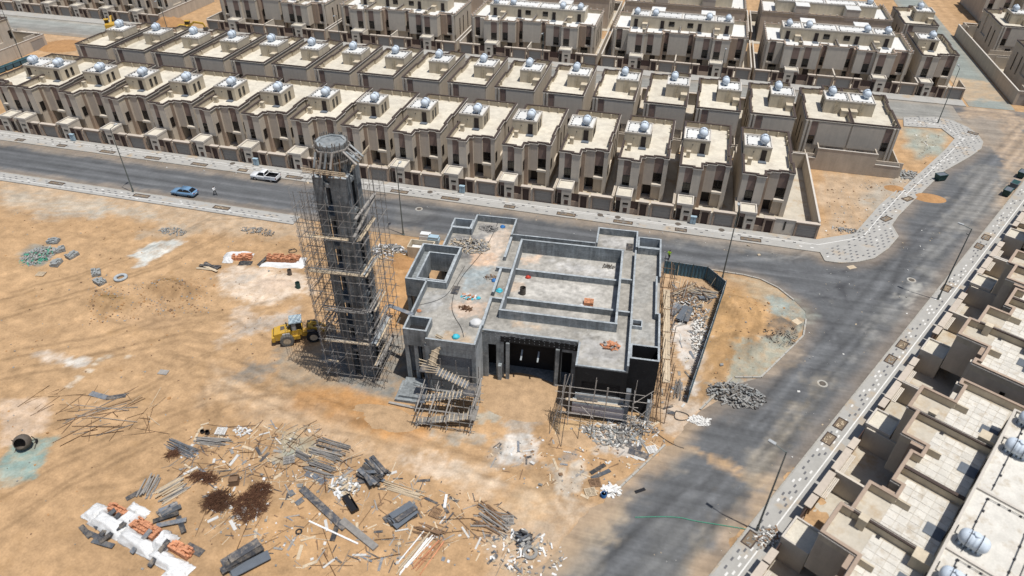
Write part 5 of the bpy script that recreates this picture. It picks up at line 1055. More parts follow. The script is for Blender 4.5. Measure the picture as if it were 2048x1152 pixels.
link('landing', MB().box(-5.8, -2.2, 4.95, -4.0, -.9, 5.05).mesh('landing', 'plywood_dark'), rs); link('landing', MB().box(-.6, -3.4, 3.35, .9, -1.3, 3.43).mesh('landing', 'plywood_dark'), rs); link('landing', MB().box(-5.9, -3.9, 1.75, -4.8, -2.6, 1.83).mesh('landing', 'plywood_blue'), rs); link('landing', MB().box(.2, -5.2, 1.5, 1.3, -3.0, 1.6).mesh('landing', 'timber_grey'), rs)
for k in range(7): link('rail', MB().beam((.5+.1*k, -5.2+.05*k, 1.7+.3*k), (1.2, -1.6+.1*k, 2.2+.32*k), .08, .08).mesh('rail', 'timber_grey'), rs)
for k in range(5): link('rail', MB().beam((-6.3+.15*k, -.4-.4*k, 5.2-.1*k), (-3.6, -.9-.4*k, 5.1+.1*k), .08, .08).mesh('rail', 'timber_pale'), rs)
# ------------------------------------------------------------------ front right scaffold and east side scaffold
fs = thing('front_scaffold', 'wooden pole scaffold in front of the black front right wall', 'scaffold', (MO[0], MO[1], 0), TH)
FU = (10.6, 11.4, 14.0, 15.5, 18.4, 20.2)
for u in FU:
    for v in (-2.4, -1.5): link('standard', MB().tube((u+r.uniform(-.1, .1), v, 0), (u+r.uniform(-.2, .2), v+r.uniform(-.15, .15), 6.2+r.uniform(-1, 1.6)), .038, 5).mesh('standard', 'pole_pale'), fs)
for z in (1.0, 2.0, 3.2, 4.2, 5.2):
    for v in (-2.4, -1.5):
        if r.random() < .85: link('ledger', MB().tube((10.2-r.uniform(0, .6), v, z+r.uniform(-.15, .15)), (18.4+r.uniform(-1, 2.6), v, z+r.uniform(-.25, .1)), .032, 5).mesh('ledger', 'pole_pale'), fs)
    for u in (10.6, 11.4, 18.4, 20.2): link('ledger', MB().tube((u, -2.8, z+.1), (u, -.9, z+.1), .03, 4).mesh('ledger', 'timber_grey'), fs)
for p, q_ in (((18.4, -2.2, 1), (20.6, -1.4, 4.2)), ((17.6, -1.4, 3.6), (20.4, -1.0, 1.2)), ((9.6, -4.2, 0), (11.2, -1.6, 7.2)), ((18.5, -1.0, 3.4), (20.5, -.3, 5.0)), ((17.8, -2.5, 2.6), (21, -1.6, 1.4)), ((12.8, -1.5, 2.3), (14.2, -2.3, 1.5))): link('brace', MB().tube(p, q_, .035, 5).mesh('brace', 'pole_pale'), fs)
for k in range(12): link('loose_rod', MB().tube((9.4+.12*k, -2.6-.16*k, 0), (9.9+.06*k, -1.6+.05*k, 2.6+r.uniform(0, .8)), .025, 4).mesh('loose_rod', 'iron'), fs)
for u, v in ((11.1, -5.8), (14.2, -4.2), (12.8, -4.8)): link('loose_rod', MB().tube((u, v, 0), (u+.1, v+1.6, 3.2), .04, 4).mesh('loose_rod', 'iron'), fs)
es = thing('side_scaffold', 'narrow pole scaffold with pale plank walkway along the right side wall', 'scaffold', (MO[0], MO[1], 0), TH)
for v in np.arange(-.2, 24, 2.2):
    for u in (21.2, 22.3): link('standard', MB().tube((u, v, 0), (u+r.uniform(-.1, .1), v+r.uniform(-.1, .1), 7.6+r.uniform(-.8, 1.6)), .045, 5).mesh('standard', 'timber_brown' if r.random() < .6 else 'pole_steel'), es)
    for z in (1.6, 3.2, 4.8, 6.3): link('ledger', MB().tube((20.75, v, z+r.uniform(-.1, .1)), (22.8+r.uniform(0, .4), v, z), .035, 4).mesh('ledger', 'timber_brown'), es)
for z in (1.5, 3.1, 4.7, 6.2):
    for u in (21.2, 22.3): link('ledger', MB().tube((u, -.6, z), (u, 23.4, z+r.uniform(-.2, .2)), .035, 4).mesh('ledger', 'timber_brown'), es)
for a, b in ((-.2, 3.4), (3.6, 8.2), (8.4, 12.6), (12.8, 16.8)):
    for k in range(3): link('walkway_plank', MB().beam((21.35+.28*k, a, 6.45), (21.35+.28*k, b, 6.45), .25, .06).mesh('walkway_plank', 'timber_pale'), es)
# gangway from scaffold to the left shaft
tag(link('gangway_plank', MB().beam(ML(-8.0, 3.6, 8.35), ML(-11.6, 5.2, 8.0), .55, .08).mesh('gangway_plank', 'plywood_blue')), 'long blue grey plank jutting from the left parapet towards the tower', 'plank')
# ------------------------------------------------------------------ street lamps
def lamp_spec():
    S = Spec(); S.part('pole', MB().tube((0, 0, 0), (0, 0, 11.9), .11, 8, .06), 'lamp_grey'); S.part('base', MB().box(-.22, -.22, 0, .22, .22, .06).tube((0, 0, 0), (0, 0, .9), .15, 8), 'lamp_grey')
    S.part('arm', MB().tube((0, 0, 11.8), (0, 1.25, 12.0), .045, 6), 'lamp_grey'); S.part('head', MB().box(-.16, 1.05, 11.97, .16, 1.75, 12.09), 'lamp_head'); return S
LAMP = lamp_spec()
def lamp(x, y, rot, label): LAMP.put('street_lamp', label, 'street lamp', (x, y, .0), rot, 'street lamps')
for p, rot, l in (((267, 385), 0, 'tall grey street lamp left of the blue car'), ((806.7, 469), 0, 'tall grey street lamp just right of the tower behind the site'), ((1443.5, 560.5), 0, 'tall grey street lamp at the blue fence corner'), ((1513, 1062), math.radians(60), 'nearest street lamp at the bottom of the right road'), ((1875, 600), math.radians(60), 'street lamp beside the right road pavement halfway up'), ((1875, 247), 0, 'street lamp at the rounded far pavement corner')): lamp(*g2(*p), rot, l)
for p, l in (((1087, 64), 'distant street lamp before the middle long block'), ((1452, 94), 'distant street lamp before the second long block from the right'), ((673, 29), 'distant street lamp above the second row houses'), ((318, 0), 'distant street lamp near the sand heap at the top left'), ((4, 20), 'street lamp at the left edge above the teal bins')):
    q_ = g2(*p, 12.); lamp(q_[0], q_[1], math.pi, l)
# ------------------------------------------------------------------ vehicles
def loft(m_, secs, cap=True):
    """secs: list of closed rings with equal point counts"""
    n = len(secs[0]); V = [p for s_ in secs for p in s_]
    F = [(i*n+k, i*n+(k+1) % n, (i+1)*n+(k+1) % n, (i+1)*n+k) for i in range(len(secs)-1) for k in range(n)]
    if cap: F += [tuple(range(n))[::-1], tuple((len(secs)-1)*n+k for k in range(n))]
    m_.add(V, F); return m_
def carsec(x, zb, zm, zt_, wb, wm, wt):   # ring across the car at station x
    return [(x, -wb, zb), (x, -wm, zm), (x, -wt*.97, zt_-.03), (x, -wt*.7, zt_), (x, wt*.7, zt_), (x, wt*.97, zt_-.03), (x, wm, zm), (x, wb, zb)][::-1]
def wheel(par, x, y, r_, wd, tm='rubber', rim='chrome'):
    tb = MB().lathe([(r_*.6, -wd/2), (r_*.95, -wd/2), (r_, -wd/2+.03), (r_, wd/2-.03), (r_*.95, wd/2), (r_*.6, wd/2)], 18, (x, y, r_), 'y'); tb.f = [f for f in tb.f if len(f) == 4]
    t = link('wheel', tb.mesh('tyre', tm), par)
    link('rim', MB().lathe([(0.001, -wd/2+.04), (r_*.3, -wd/2+.02), (r_*.62, -wd/2+.03), (r_*.62, wd/2-.03), (r_*.3, wd/2-.02), (0.001, wd/2-.04)], 14, (x, y, r_), 'y').mesh('rim', rim), t); return t
c_ = (np.array(g2(352.4, 391.7))+np.array(g2(377.8, 395.5)))/2+np.array([0, .8])
car = thing('car', 'light blue sedan parked by the sandy side kerb of the main road', 'car', (c_[0], c_[1], .003), math.pi)
b_ = MB(); loft(b_, [carsec(*s_) for s_ in [(2.3, .42, .55, .62, .6, .7, .55), (2.2, .22, .52, .72, .72, .84, .72), (1.6, .18, .55, .84, .78, .9, .8), (.75, .18, .58, .93, .8, .91, .82), (-.6, .18, .6, .95, .8, .92, .83), (-1.5, .18, .62, .99, .79, .91, .8), (-2.15, .25, .62, 1.0, .74, .86, .74), (-2.32, .45, .62, .9, .6, .72, .6)]]); link('body', b_.mesh('body', 'car_blue', smooth=True), car)
b_ = MB(); loft(b_, [carsec(*s_) for s_ in [(.95, .88, .90, .93, .78, .78, .70), (.25, .88, 1.1, 1.36, .8, .76, .60), (-.9, .88, 1.12, 1.40, .8, .76, .60), (-1.45, .9, 1.1, 1.28, .78, .74, .58), (-2.0, .93, .97, 1.02, .74, .72, .66)]]); gl = link('cabin_glass', b_.mesh('cabin_glass', 'glass_dark'), car)
b_ = MB(); loft(b_, [carsec(*s_) for s_ in [(.32, 1.33, 1.36, 1.385, .60, .60, .58), (-.9, 1.36, 1.40, 1.43, .61, .61, .58), (-1.35, 1.29, 1.32, 1.345, .58, .58, .55)]]); link('roof', b_.mesh('roof', 'car_blue', smooth=True), car)
for s_ in (-1, 1):
    for q_ in (((1.0, .76, .9), (.3, .6, 1.37)), ((-.35, .775, .92), (-.35, .6, 1.40)), ((-1.95, .72, .98), (-1.35, .58, 1.33))): link('pillar', MB().beam((q_[0][0], s_*q_[0][1], q_[0][2]), (q_[1][0], s_*q_[1][1], q_[1][2]), .09, .06).mesh('pillar', 'car_blue'), car)
    for x in (1.42, -1.38): wheel(car, x, s_*.78, .33, .22, 'rubber', 'iron')
    link('headlight', MB().box(2.0, s_*.5-.16, .58, 2.26, s_*.5+.16, .68).mesh('headlight', 'head_light'), car); link('tail_light', MB().box(-2.33, s_*.55-.16, .78, -2.2, s_*.55+.16, .9).mesh('tail_light', 'red_light'), car); link('mirror', MB().box(.7, s_*.98-.09, .95, .86, s_*.98+.09, 1.06).mesh('mirror', 'car_blue'), car)
link('number_plate', MB().box(-2.345, -.25, .58, -2.28, .25, .7).mesh('number_plate', 'paper_white'), car)
c_ = (np.array(g2(512.3, 361.3))+np.array(g2(540.3, 363.8)))/2+np.array([0.1, .8])
pk = thing('pickup_truck', 'white single cab pickup parked at the front row side of the road', 'truck', (c_[0], c_[1], .003), math.pi)
b_ = MB(); loft(b_, [carsec(*s_) for s_ in [(2.6, .5, .7, .85, .65, .76, .68), (2.5, .3, .68, .98, .78, .86, .78), (1.2, .28, .72, 1.10, .82, .9, .82), (.9, .28, .74, 1.12, .82, .9, .83), (-.35, .28, .74, 1.12, .82, .9, .83)]]); link('body', b_.mesh('body', 'car_white', smooth=True), pk)
b_ = MB(); loft(b_, [carsec(*s_) for s_ in [(1.25, 1.08, 1.10, 1.12, .8, .8, .74), (.6, 1.08, 1.35, 1.68, .82, .77, .64), (-.2, 1.08, 1.38, 1.70, .82, .77, .64), (-.33, 1.08, 1.36, 1.62, .82, .77, .64)]]); link('cab_glass', b_.mesh('cab_glass', 'glass_dark'), pk)
b_ = MB(); loft(b_, [carsec(*s_) for s_ in [(.68, 1.62, 1.66, 1.70, .65, .65, .62), (-.2, 1.68, 1.71, 1.75, .66, .66, .63), (-.36, 1.60, 1.64, 1.69, .65, .65, .62)]]); link('cab_roof', b_.mesh('cab_roof', 'car_white', smooth=True), pk)
for s_ in (-1, 1):
    for q_ in (((1.2, .8, 1.1), (.62, .66, 1.67)), ((-.33, .8, 1.1), (-.33, .66, 1.66))): link('pillar', MB().beam((q_[0][0], s_*q_[0][1], q_[0][2]), (q_[1][0], s_*q_[1][1], q_[1][2]), .12, .08).mesh('pillar', 'car_white'), pk)
    link('bed_side', MB().box(-2.55, s_*.86-.05, .5, -.4, s_*.86+.05, 1.12).mesh('bed_side', 'car_white'), pk); link('side_stripe', MB().box(-1.5, s_*.915-.006, .82, .9, s_*.915+.006, .87).mesh('side_stripe', 'car_black'), pk)
    for x in (1.65, -1.5): wheel(pk, x, s_*.76, .36, .24)
    link('headlight', MB().box(2.35, s_*.6-.14, .78, 2.57, s_*.6+.14, .92).mesh('headlight', 'head_light'), pk); link('tail_light', MB().box(-2.6, s_*.84-.07, .72, -2.5, s_*.84+.07, 1.0).mesh('tail_light', 'red_light'), pk)
link('bed_floor', MB().box(-2.5, -.8, .5, -.42, .8, .6).mesh('bed_floor', 'car_black'), pk); link('tailgate', MB().box(-2.6, -.8, .5, -2.52, .8, 1.12).mesh('tailgate', 'car_white'), pk); link('rear_bumper', MB().box(-2.72, -.8, .38, -2.61, .8, .55).mesh('rear_bumper', 'car_black'), pk); link('bed_liner', MB().box(-2.5, -.8, .61, -2.46, .8, 1.08).box(-.46, -.8, .61, -.42, .8, 1.08).box(-2.45, -.81, .61, -.47, -.77, 1.08).box(-2.45, .77, .61, -.47, .81, 1.08).mesh('bed_liner', 'car_black'), pk)
# wheel loader
p0, p1 = np.array(g2(579, 690)), np.array(g2(624, 683)); hd = math.atan2(*(p1-p0)[::-1]); nrm = np.array([-math.sin(hd), math.cos(hd)]); c_ = (p0+p1)/2+nrm*1.15
ld = thing('wheel_loader', 'yellow wheel loader with blue grey cab roof nosing under the tower scaffold', 'wheel loader', (c_[0], c_[1], hz(*c_)+.02), hd)
for x in (-1.55, 1.75):
    for s_ in (-1, 1):
        w0 = wheel(ld, x, s_*1.12, .82, .55, 'rubber_dusty' if x < 0 else 'rubber', 'timber_pale'); m_ = MB()
        for k in range(22):
            a = 2*math.pi*k/22; cx, cz = x+.82*math.cos(a), .82+.82*math.sin(a)
            for q_ in (-1, 1): m_.obox((cx, s_*1.12+q_*.14, cz), (-.045*math.sin(a)*1, 0, .045*math.cos(a)), (0, .13, 0), (.035*math.cos(a), 0, .035*math.sin(a)))
        link('tread', m_.mesh('tread', 'rubber_dusty' if x < 0 else 'rubber'), w0)['kind'] = 'stuff'
b_ = MB(); loft(b_, [[(x, -wd, .75), (x, -wd, h_-.12), (x, -wd+.15, h_), (x, wd-.15, h_), (x, wd, h_-.12), (x, wd, .75)][::-1] for x, wd, h_ in ((-3.1, .75, 1.75), (-3.0, .85, 1.85), (-1.7, .85, 2.05), (-.95, .85, 2.1), (-.9, .8, 2.0))]); link('engine_hood', b_.mesh('engine_hood', 'yellow_paint'), ld)
link('counterweight', MB().box(-3.4, -.95, .65, -3.02, .95, 1.35).mesh('counterweight', 'yellow_paint'), ld); link('radiator_grille', MB().box(-3.13, -.6, 1.36, -3.04, .6, 1.78).mesh('radiator_grille', 'car_black'), ld)
for s_ in (-1, 1): link('hood_panel', MB().box(-2.0, s_*.86-.012, 1.3, -1.1, s_*.86+.012, 1.75).mesh('hood_panel', 'head_light'), ld); link('front_fender', MB().box(1.1, s_*1.0-.2, 1.68, 2.0, s_*1.0+.25, 1.74).mesh('front_fender', 'iron'), ld); link('step_tank', MB().box(-.85, s_*.85-.2, .7, .1, s_*.85+.2, 1.2).mesh('step_tank', 'yellow_paint'), ld)
link('exhaust', MB().tube((-1.4, .2, 2.0), (-1.4, .2, 2.7), .07, 8).mesh('exhaust', 'car_black'), ld); link('air_cleaner', MB().lathe([(.16, 2.05), (.16, 2.35), (.2, 2.4), (.0, 2.45)], 10, (-1.2, -.25, 0)).mesh('air_cleaner', 'iron'), ld); link('hood_vent', MB().box(-2.2, -.35, 2.0, -1.7, .35, 2.06).mesh('hood_vent', 'iron'), ld)
link('rear_frame', MB().box(-3.0, -.5, .55, .2, .5, .95).mesh('rear_frame', 'yellow_paint'), ld); link('front_frame', MB().box(.25, -.45, .55, 2.2, .45, 1.2).box(1.2, -.5, 1.2, 1.8, .5, 2.0).mesh('front_frame', 'yellow_paint'), ld)
link('cab_base', MB().box(-.85, -.75, 1.1, .5, .75, 1.95).mesh('cab_base', 'yellow_paint'), ld); link('cab_glass', MB().box(-.75, -.66, 1.95, .42, .66, 3.05).mesh('cab_glass', 'glass_dark'), ld)
for x in (-.8, .45):
    for s_ in (-.7, .7): link('cab_post', MB().box(x-.06, s_-.06, 1.9, x+.06, s_+.06, 3.1).mesh('cab_post', 'car_black'), ld)
link('cab_door', MB().box(-.75, -.735, 1.95, -.2, -.69, 2.95).mesh('cab_door', 'rubble_grey'), ld); link('cab_roof', MB().box(-.98, -.85, 3.1, .62, .85, 3.24).mesh('cab_roof', 'cab_roof'), ld)
for s_ in (-1, 1):
    link('lift_arm', MB().beam((1.5, s_*.6, 1.9), (2.6, s_*.6, 1.5), .16, .34).beam((2.6, s_*.6, 1.55), (3.45, s_*.6, .65), .16, .34).mesh('lift_arm', 'yellow_paint'), ld); link('lift_cylinder', MB().tube((1.3, s_*.42, 1.0), (2.5, s_*.42, 1.45), .08, 8).mesh('lift_cylinder', 'chrome'), ld)
    link('work_light', MB().box(.5, s_*.6-.1, 3.24, .62, s_*.6+.1, 3.38).mesh('work_light', 'head_light'), ld)
link('tilt_link', MB().beam((1.6, 0, 2.0), (2.8, 0, 1.9), .18, .22).beam((2.8, 0, 1.95), (3.4, 0, .9), .14, .2).mesh('tilt_link', 'yellow_paint'), ld)
b_ = MB(); bs = [(3.5, 1.15), (3.35, .7), (3.5, .25), (3.9, .12), (4.5, .1)]; n = len(bs)
V = [(x, s_*1.3, z) for s_ in (-1, 1) for x, z in bs]+[(x+.05, s_*1.3, z+.05) for s_ in (-1, 1) for x, z in bs]
F = [(i, i+1, n+i+1, n+i) for i in range(n-1)]+[(2*n+i+1, 2*n+i, 3*n+i, 3*n+i+1) for i in range(n-1)]+[tuple(range(n)), tuple(range(n, 2*n))[::-1]]
b_.add(V, F); link('bucket', b_.mesh('bucket', 'iron'), ld)
# ------------------------------------------------------------------ people
def person(name_label, loc, rot, top, leg, hood=None):
    J = {'pel': (0, 0, .95), 'ab': (0, .01, 1.1), 'ch': (.02, 0, 1.3), 'nk': (.03, 0, 1.47), 'hd0': (.05, 0, 1.56), 'hd1': (.06, 0, 1.70),
         'shl': (.02, .19, 1.4), 'ell': (-.14, .25, 1.17), 'wrl': (.02, .27, .98), 'hal': (.08, .27, .91), 'shr': (.02, -.19, 1.4), 'elr': (.14, -.24, 1.18), 'wrr': (.33, -.2, 1.12), 'har': (.42, -.18, 1.14),
         'hpl': (0, .1, .9), 'knl': (.16, .11, .52), 'anl': (.28, .11, .09), 'fol': (.42, .12, .04), 'hpr': (0, -.1, .9), 'knr': (-.06, -.11, .5), 'anr': (-.34, -.11, .14), 'for': (-.24, -.12, .03)}
    E_ = [('pel', 'ab'), ('ab', 'ch'), ('ch', 'nk'), ('nk', 'hd0'), ('hd0', 'hd1'), ('ch', 'shl'), ('shl', 'ell'), ('ell', 'wrl'), ('wrl', 'hal'), ('ch', 'shr'), ('shr', 'elr'), ('elr', 'wrr'), ('wrr', 'har'), ('pel', 'hpl'), ('hpl', 'knl'), ('knl', 'anl'), ('anl', 'fol'), ('pel', 'hpr'), ('hpr', 'knr'), ('knr', 'anr'), ('anr', 'for')]
    Rd = {'pel': .14, 'ab': .13, 'ch': .155, 'nk': .06, 'hd0': .085, 'hd1': .095, 'hpl': .1, 'hpr': .1}
    for k in ('l', 'r'): Rd.update({'sh'+k: .075, 'el'+k: .055, 'wr'+k: .04, 'ha'+k: .04, 'kn'+k: .075, 'an'+k: .05, 'fo'+k: .045})
    ks = list(J); me = bpy.data.meshes.new('person'); me.from_pydata([J[k] for k in ks], [(ks.index(a), ks.index(b)) for a, b in E_], [])
    o = bpy.data.objects.new('tmp', me); C.objects.link(o); m1 = o.modifiers.new('s', 'SKIN'); o.modifiers.new('d', 'SUBSURF').levels = 2
    for k, v in zip(ks, me.skin_vertices[0].data): v.radius = (Rd[k], Rd[k]); v.use_root = (k == 'pel')
    dg = bpy.context.evaluated_depsgraph_get(); dg.update(); me2 = bpy.data.meshes.new_from_object(o.evaluated_get(dg)); bpy.data.objects.remove(o)
    me2.materials.clear()
    for k in (top, leg, 'skin', 'hair'): me2.materials.append(MATS[k])
    for f in me2.polygons:
        c = f.center; f.use_smooth = True
        f.material_index = 3 if (c.z > 1.66 or (c.z > 1.56 and c.x < .0)) else 2 if c.z > 1.46 or (abs(c.y) > .17 and c.z < 1.04 and c.z > .8) or (c.x > .36 and c.z > .9) else 0 if c.z > .93 else 1
    return tag(link('person', me2, None, loc, rot), name_label, 'person')
q_ = g2(431, 390); person('person in white shirt and black trousers walking across the main road', (*q_, .005), math.radians(-20), 'cloth_white', 'cloth_black')
q_ = g2(1337, 519); person('person in yellow green vest standing behind the blue fence', (*q_, .005), 1.2, 'hivis', 'cloth_black')
# ------------------------------------------------------------------ blue site fence
fen = thing('site_fence', 'dark blue corrugated metal site fence right of the unfinished building', 'fence', (0, 0, 0))
cor = MB(); n_ = 16; V = []
for k in range(n_+1):
    y = .03*(1 if (k//2) % 2 else -1); V += [(k/n_, y, 0), (k/n_, y, 1)]
cor.add(V, [(2*k, 2*k+2, 2*k+3, 2*k+1) for k in range(n_)]); corm = cor.mesh('fence_panel', 'fence_blue'); wcorm = None
FP = [g2(1326, 546), g2(1411, 559), g2(1447, 589), g2(1374, 806)]
for a, b in zip(FP[:-1], FP[1:]):
    a, b = np.array(a), np.array(b); L_ = np.linalg.norm(b-a); n = max(1, int(round(L_/2.0))); ang = math.atan2(*(b-a)[::-1])
    for k in range(n):
        p = a+(b-a)*k/n; z0 = hz(*p); o = link('fence_panel', corm, fen, (*p, z0-.05), ang); o.scale = (L_/n-.02, 1, 2.35)
        link('fence_post', MB().box(-.04, -.1, 0, .04, .0, 2.5).mesh('fence_post', 'lamp_grey'), fen, (*p, z0), ang)
        link('top_rail', MB().box(0, -.07, 2.28, L_/n-.02, -.03, 2.36).mesh('top_rail', 'concrete_light'), fen, (*p, z0), ang)
        if k % 2: link('raking_strut', MB().tube((0, -.05, 1.9), (0, -1.1, .0), .03, 5).mesh('raking_strut', 'timber_pale'), fen, (*p, z0), ang)
# ------------------------------------------------------------------ materials lying on the site
def two(p, q_): return np.array(g2(*p)), np.array(g2(*q_))
def pile(label, p, q_, wd, n, m, seed=0, h=.35, r_=.05, name='pole_pile', jitter=.15, cat='poles'):
    r = random.Random(seed); a, b = two(p, q_); c = (a+b)/2; L_ = np.linalg.norm(b-a); t = thing(name, label, cat, (c[0], c[1], hz(*c)), math.atan2(*(b-a)[::-1]))
    ms = m if isinstance(m, (list, tuple)) else [m]
    for k in range(n):
        y = wd*(r.random()-.5); z = r_+h*r.random()*(1-abs(2*y/wd)); l = L_*r.uniform(.75, 1.1)/2; s_ = r.uniform(-.12, .12)*L_; d = r.uniform(-jitter, jitter)
        link('pole', MB().tube((s_-l, y-d*l*.5, z), (s_+l, y+d*l*.5, z+r.uniform(-.02, .06)), r_*r.uniform(.8, 1.2), 5).mesh('pole', r.choice(ms)), t)
    return t
pile('bundle of blue grey poles on the sand', (338, 884), (388, 908), 1.3, 20, 'plywood_blue', 1)
pile('flat bundle of thin brown poles right of the blue grey bundle', (394, 880), (455, 886), 1.1, 18, 'timber_grey', 2)
pile('short pile of round timbers beside the dark plank, left of two', (286, 996), (308, 956), 1.6, 16, 'timber_grey', 3, .5, .07)
pile('wide pile of round timbers just above the covered bricks', (316, 996), (368, 966), 2.2, 24, ['timber_grey', 'timber_pale'], 4, .5, .07)
pile('broad row of grey scaffold poles, upper of the two rows', (630, 890), (690, 908), 2.4, 26, ['timber_grey', 'pole_steel'], 5)
pile('broad row of grey scaffold poles, lower of the two rows', (616, 928), (664, 945), 1.8, 20, ['timber_grey', 'pole_steel'], 6)
pile('small grey pole stack between the two broad rows', (594, 904), (624, 918), 1.0, 12, 'pole_steel', 7)
pile('loose fan of pale poles right of the broken black boards', (768, 966), (846, 990), 1.6, 12, 'timber_pale', 8, .15, .05, jitter=.1)
pile('heap of broken timber frames above the white debris', (955, 1030), (1018, 1052), 2.2, 26, ['timber_brown', 'timber_grey'], 9, .5, .06, jitter=.9)
pile('small brown pole heap below the plywood stack', (830, 1054), (886, 1072), 1.3, 14, 'timber_brown', 10, .3, .05, jitter=.3)
pile('long white plastic pipes at the bottom of the site', (860, 1068), (796, 1148), 1.6, 9, ['pipe_white', 'timber_pale'], 11, .12, .07, name='pipe_pile', cat='pipes')
pile('red brown thin rods beside the long white pipes', (880, 1080), (830, 1140), 1.2, 9, 'brick_orange', 12, .1, .04)
pile('grey rods leaning against the fence foot', (1358, 760), (1352, 796), .9, 18, 'pole_steel', 13, .4, .035, jitter=.2)
pile('grey timbers tangled inside the blue fence', (1385, 580), (1425, 600), 3.4, 40, ['timber_grey', 'timber_pale', 'timber_brown'], 14, .8, .06, jitter=1.4)
pile('crossed thin poles left of the blue grey bundle', (132, 842), (268, 826), 3.5, 10, ['timber_brown', 'timber_grey'], 15, .05, .04, jitter=1.6)
pile('second tangle of timbers nearer the plank walkway inside the fence', (1352, 596), (1392, 572), 2.6, 34, ['timber_grey', 'timber_pale', 'timber_brown'], 44, .7, .05, jitter=1.5)
rubble('rubble_heap', 'mixed scraps and offcuts filling the fenced strip', 'rubble', at(1385, 612), 3.0, 3.4, .3, 320, ['timber_grey', 'rubble_grey', 'timber_brown', 'plywood_blue', 'paper_white'], 45, .2)
rubble('rubble_heap', 'offcuts and dust bags under the front scaffold', 'rubble', at(1265, 850), 3.0, 1.4, .3, 200, ['timber_grey', 'rubble_grey', 'paper_white', 'plywood_dark'], 46, .18)
def boards(label, p, q_, wd, n, m, seed=0, bw=.3, th_=.05, h=.5, jit=.4, name='board_heap'):
    r = random.Random(seed); a, b = two(p, q_); c = (a+b)/2; L_ = np.linalg.norm(b-a); t = thing(name, label, 'boards', (c[0], c[1], hz(*c)), math.atan2(*(b-a)[::-1]))
    ms = m if isinstance(m, (list, tuple)) else [m]
    for k in range(n):
        y = wd*(r.random()-.5); z = th_+h*k/n; l = L_*r.uniform(.4, .55); an = r.uniform(-jit, jit); s_ = r.uniform(-.1, .1)*L_
        link('board', MB().beam((s_-l*math.cos(an), y-l*math.sin(an), z), (s_+l*math.cos(an), y+l*math.sin(an), z+r.uniform(-.1, .15)*jit), bw*r.uniform(.7, 1.3), th_).mesh('board', r.choice(ms)), t)
    return t
boards('heap of broken black formwork boards', (722, 940), (768, 958), 2.2, 30, ['plywood_dark', 'plywood_blue', 'plywood_dark'], 1, .35, .05, .8, .7)
boards('stack of black and grey plywood sheets with a pale sheet on top', (784, 1050), (828, 1020), 1.6, 11, ['plywood_dark', 'plywood_blue', 'plywood_dark', 'step_shade_grey'], 2, .7, .05, .7, .15, name='board_stack')
boards('large grey formwork panels stacked at the bottom edge', (452, 1140), (524, 1100), 2.0, 9, ['plywood_blue', 'step_shade_grey', 'plywood_dark'], 3, .9, .08, 1.0, .08, name='board_stack')
boards('blue grey boards on a trestle inside the blue fence', (1352, 642), (1372, 616), 2.4, 10, ['plywood_blue', 'plywood_blue', 'step_shade_grey'], 4, .55, .05, .7, .2)
boards('dark corrugated sheets beside the fence corner', (1392, 598), (1420, 590), 2.2, 7, ['plywood_dark', 'plywood_blue'], 5, .9, .04, .4, .4)
boards('grey and dark boards beyond the covered bricks', (325, 1035), (360, 1012), 1.8, 7, ['plywood_blue', 'plywood_dark'], 6, .45, .06, .3, .35)
boards('dark boards and sheets by the first brick stacks', (398, 532), (440, 538), 1.2, 6, ['plywood_dark', 'plywood_dark', 'timber_pale'], 7, .4, .06, .2, .5)
def plank(label, p, q_, wd, m, th_=.09, name='plank', dz=0.06, cat='plank'):
    a, b = two(p, q_); za, zb_ = hz(*a), hz(*b); return tag(link(name, MB().beam((*a, za+dz), (*b, zb_+dz), wd, th_).mesh(name, m)), label, cat)
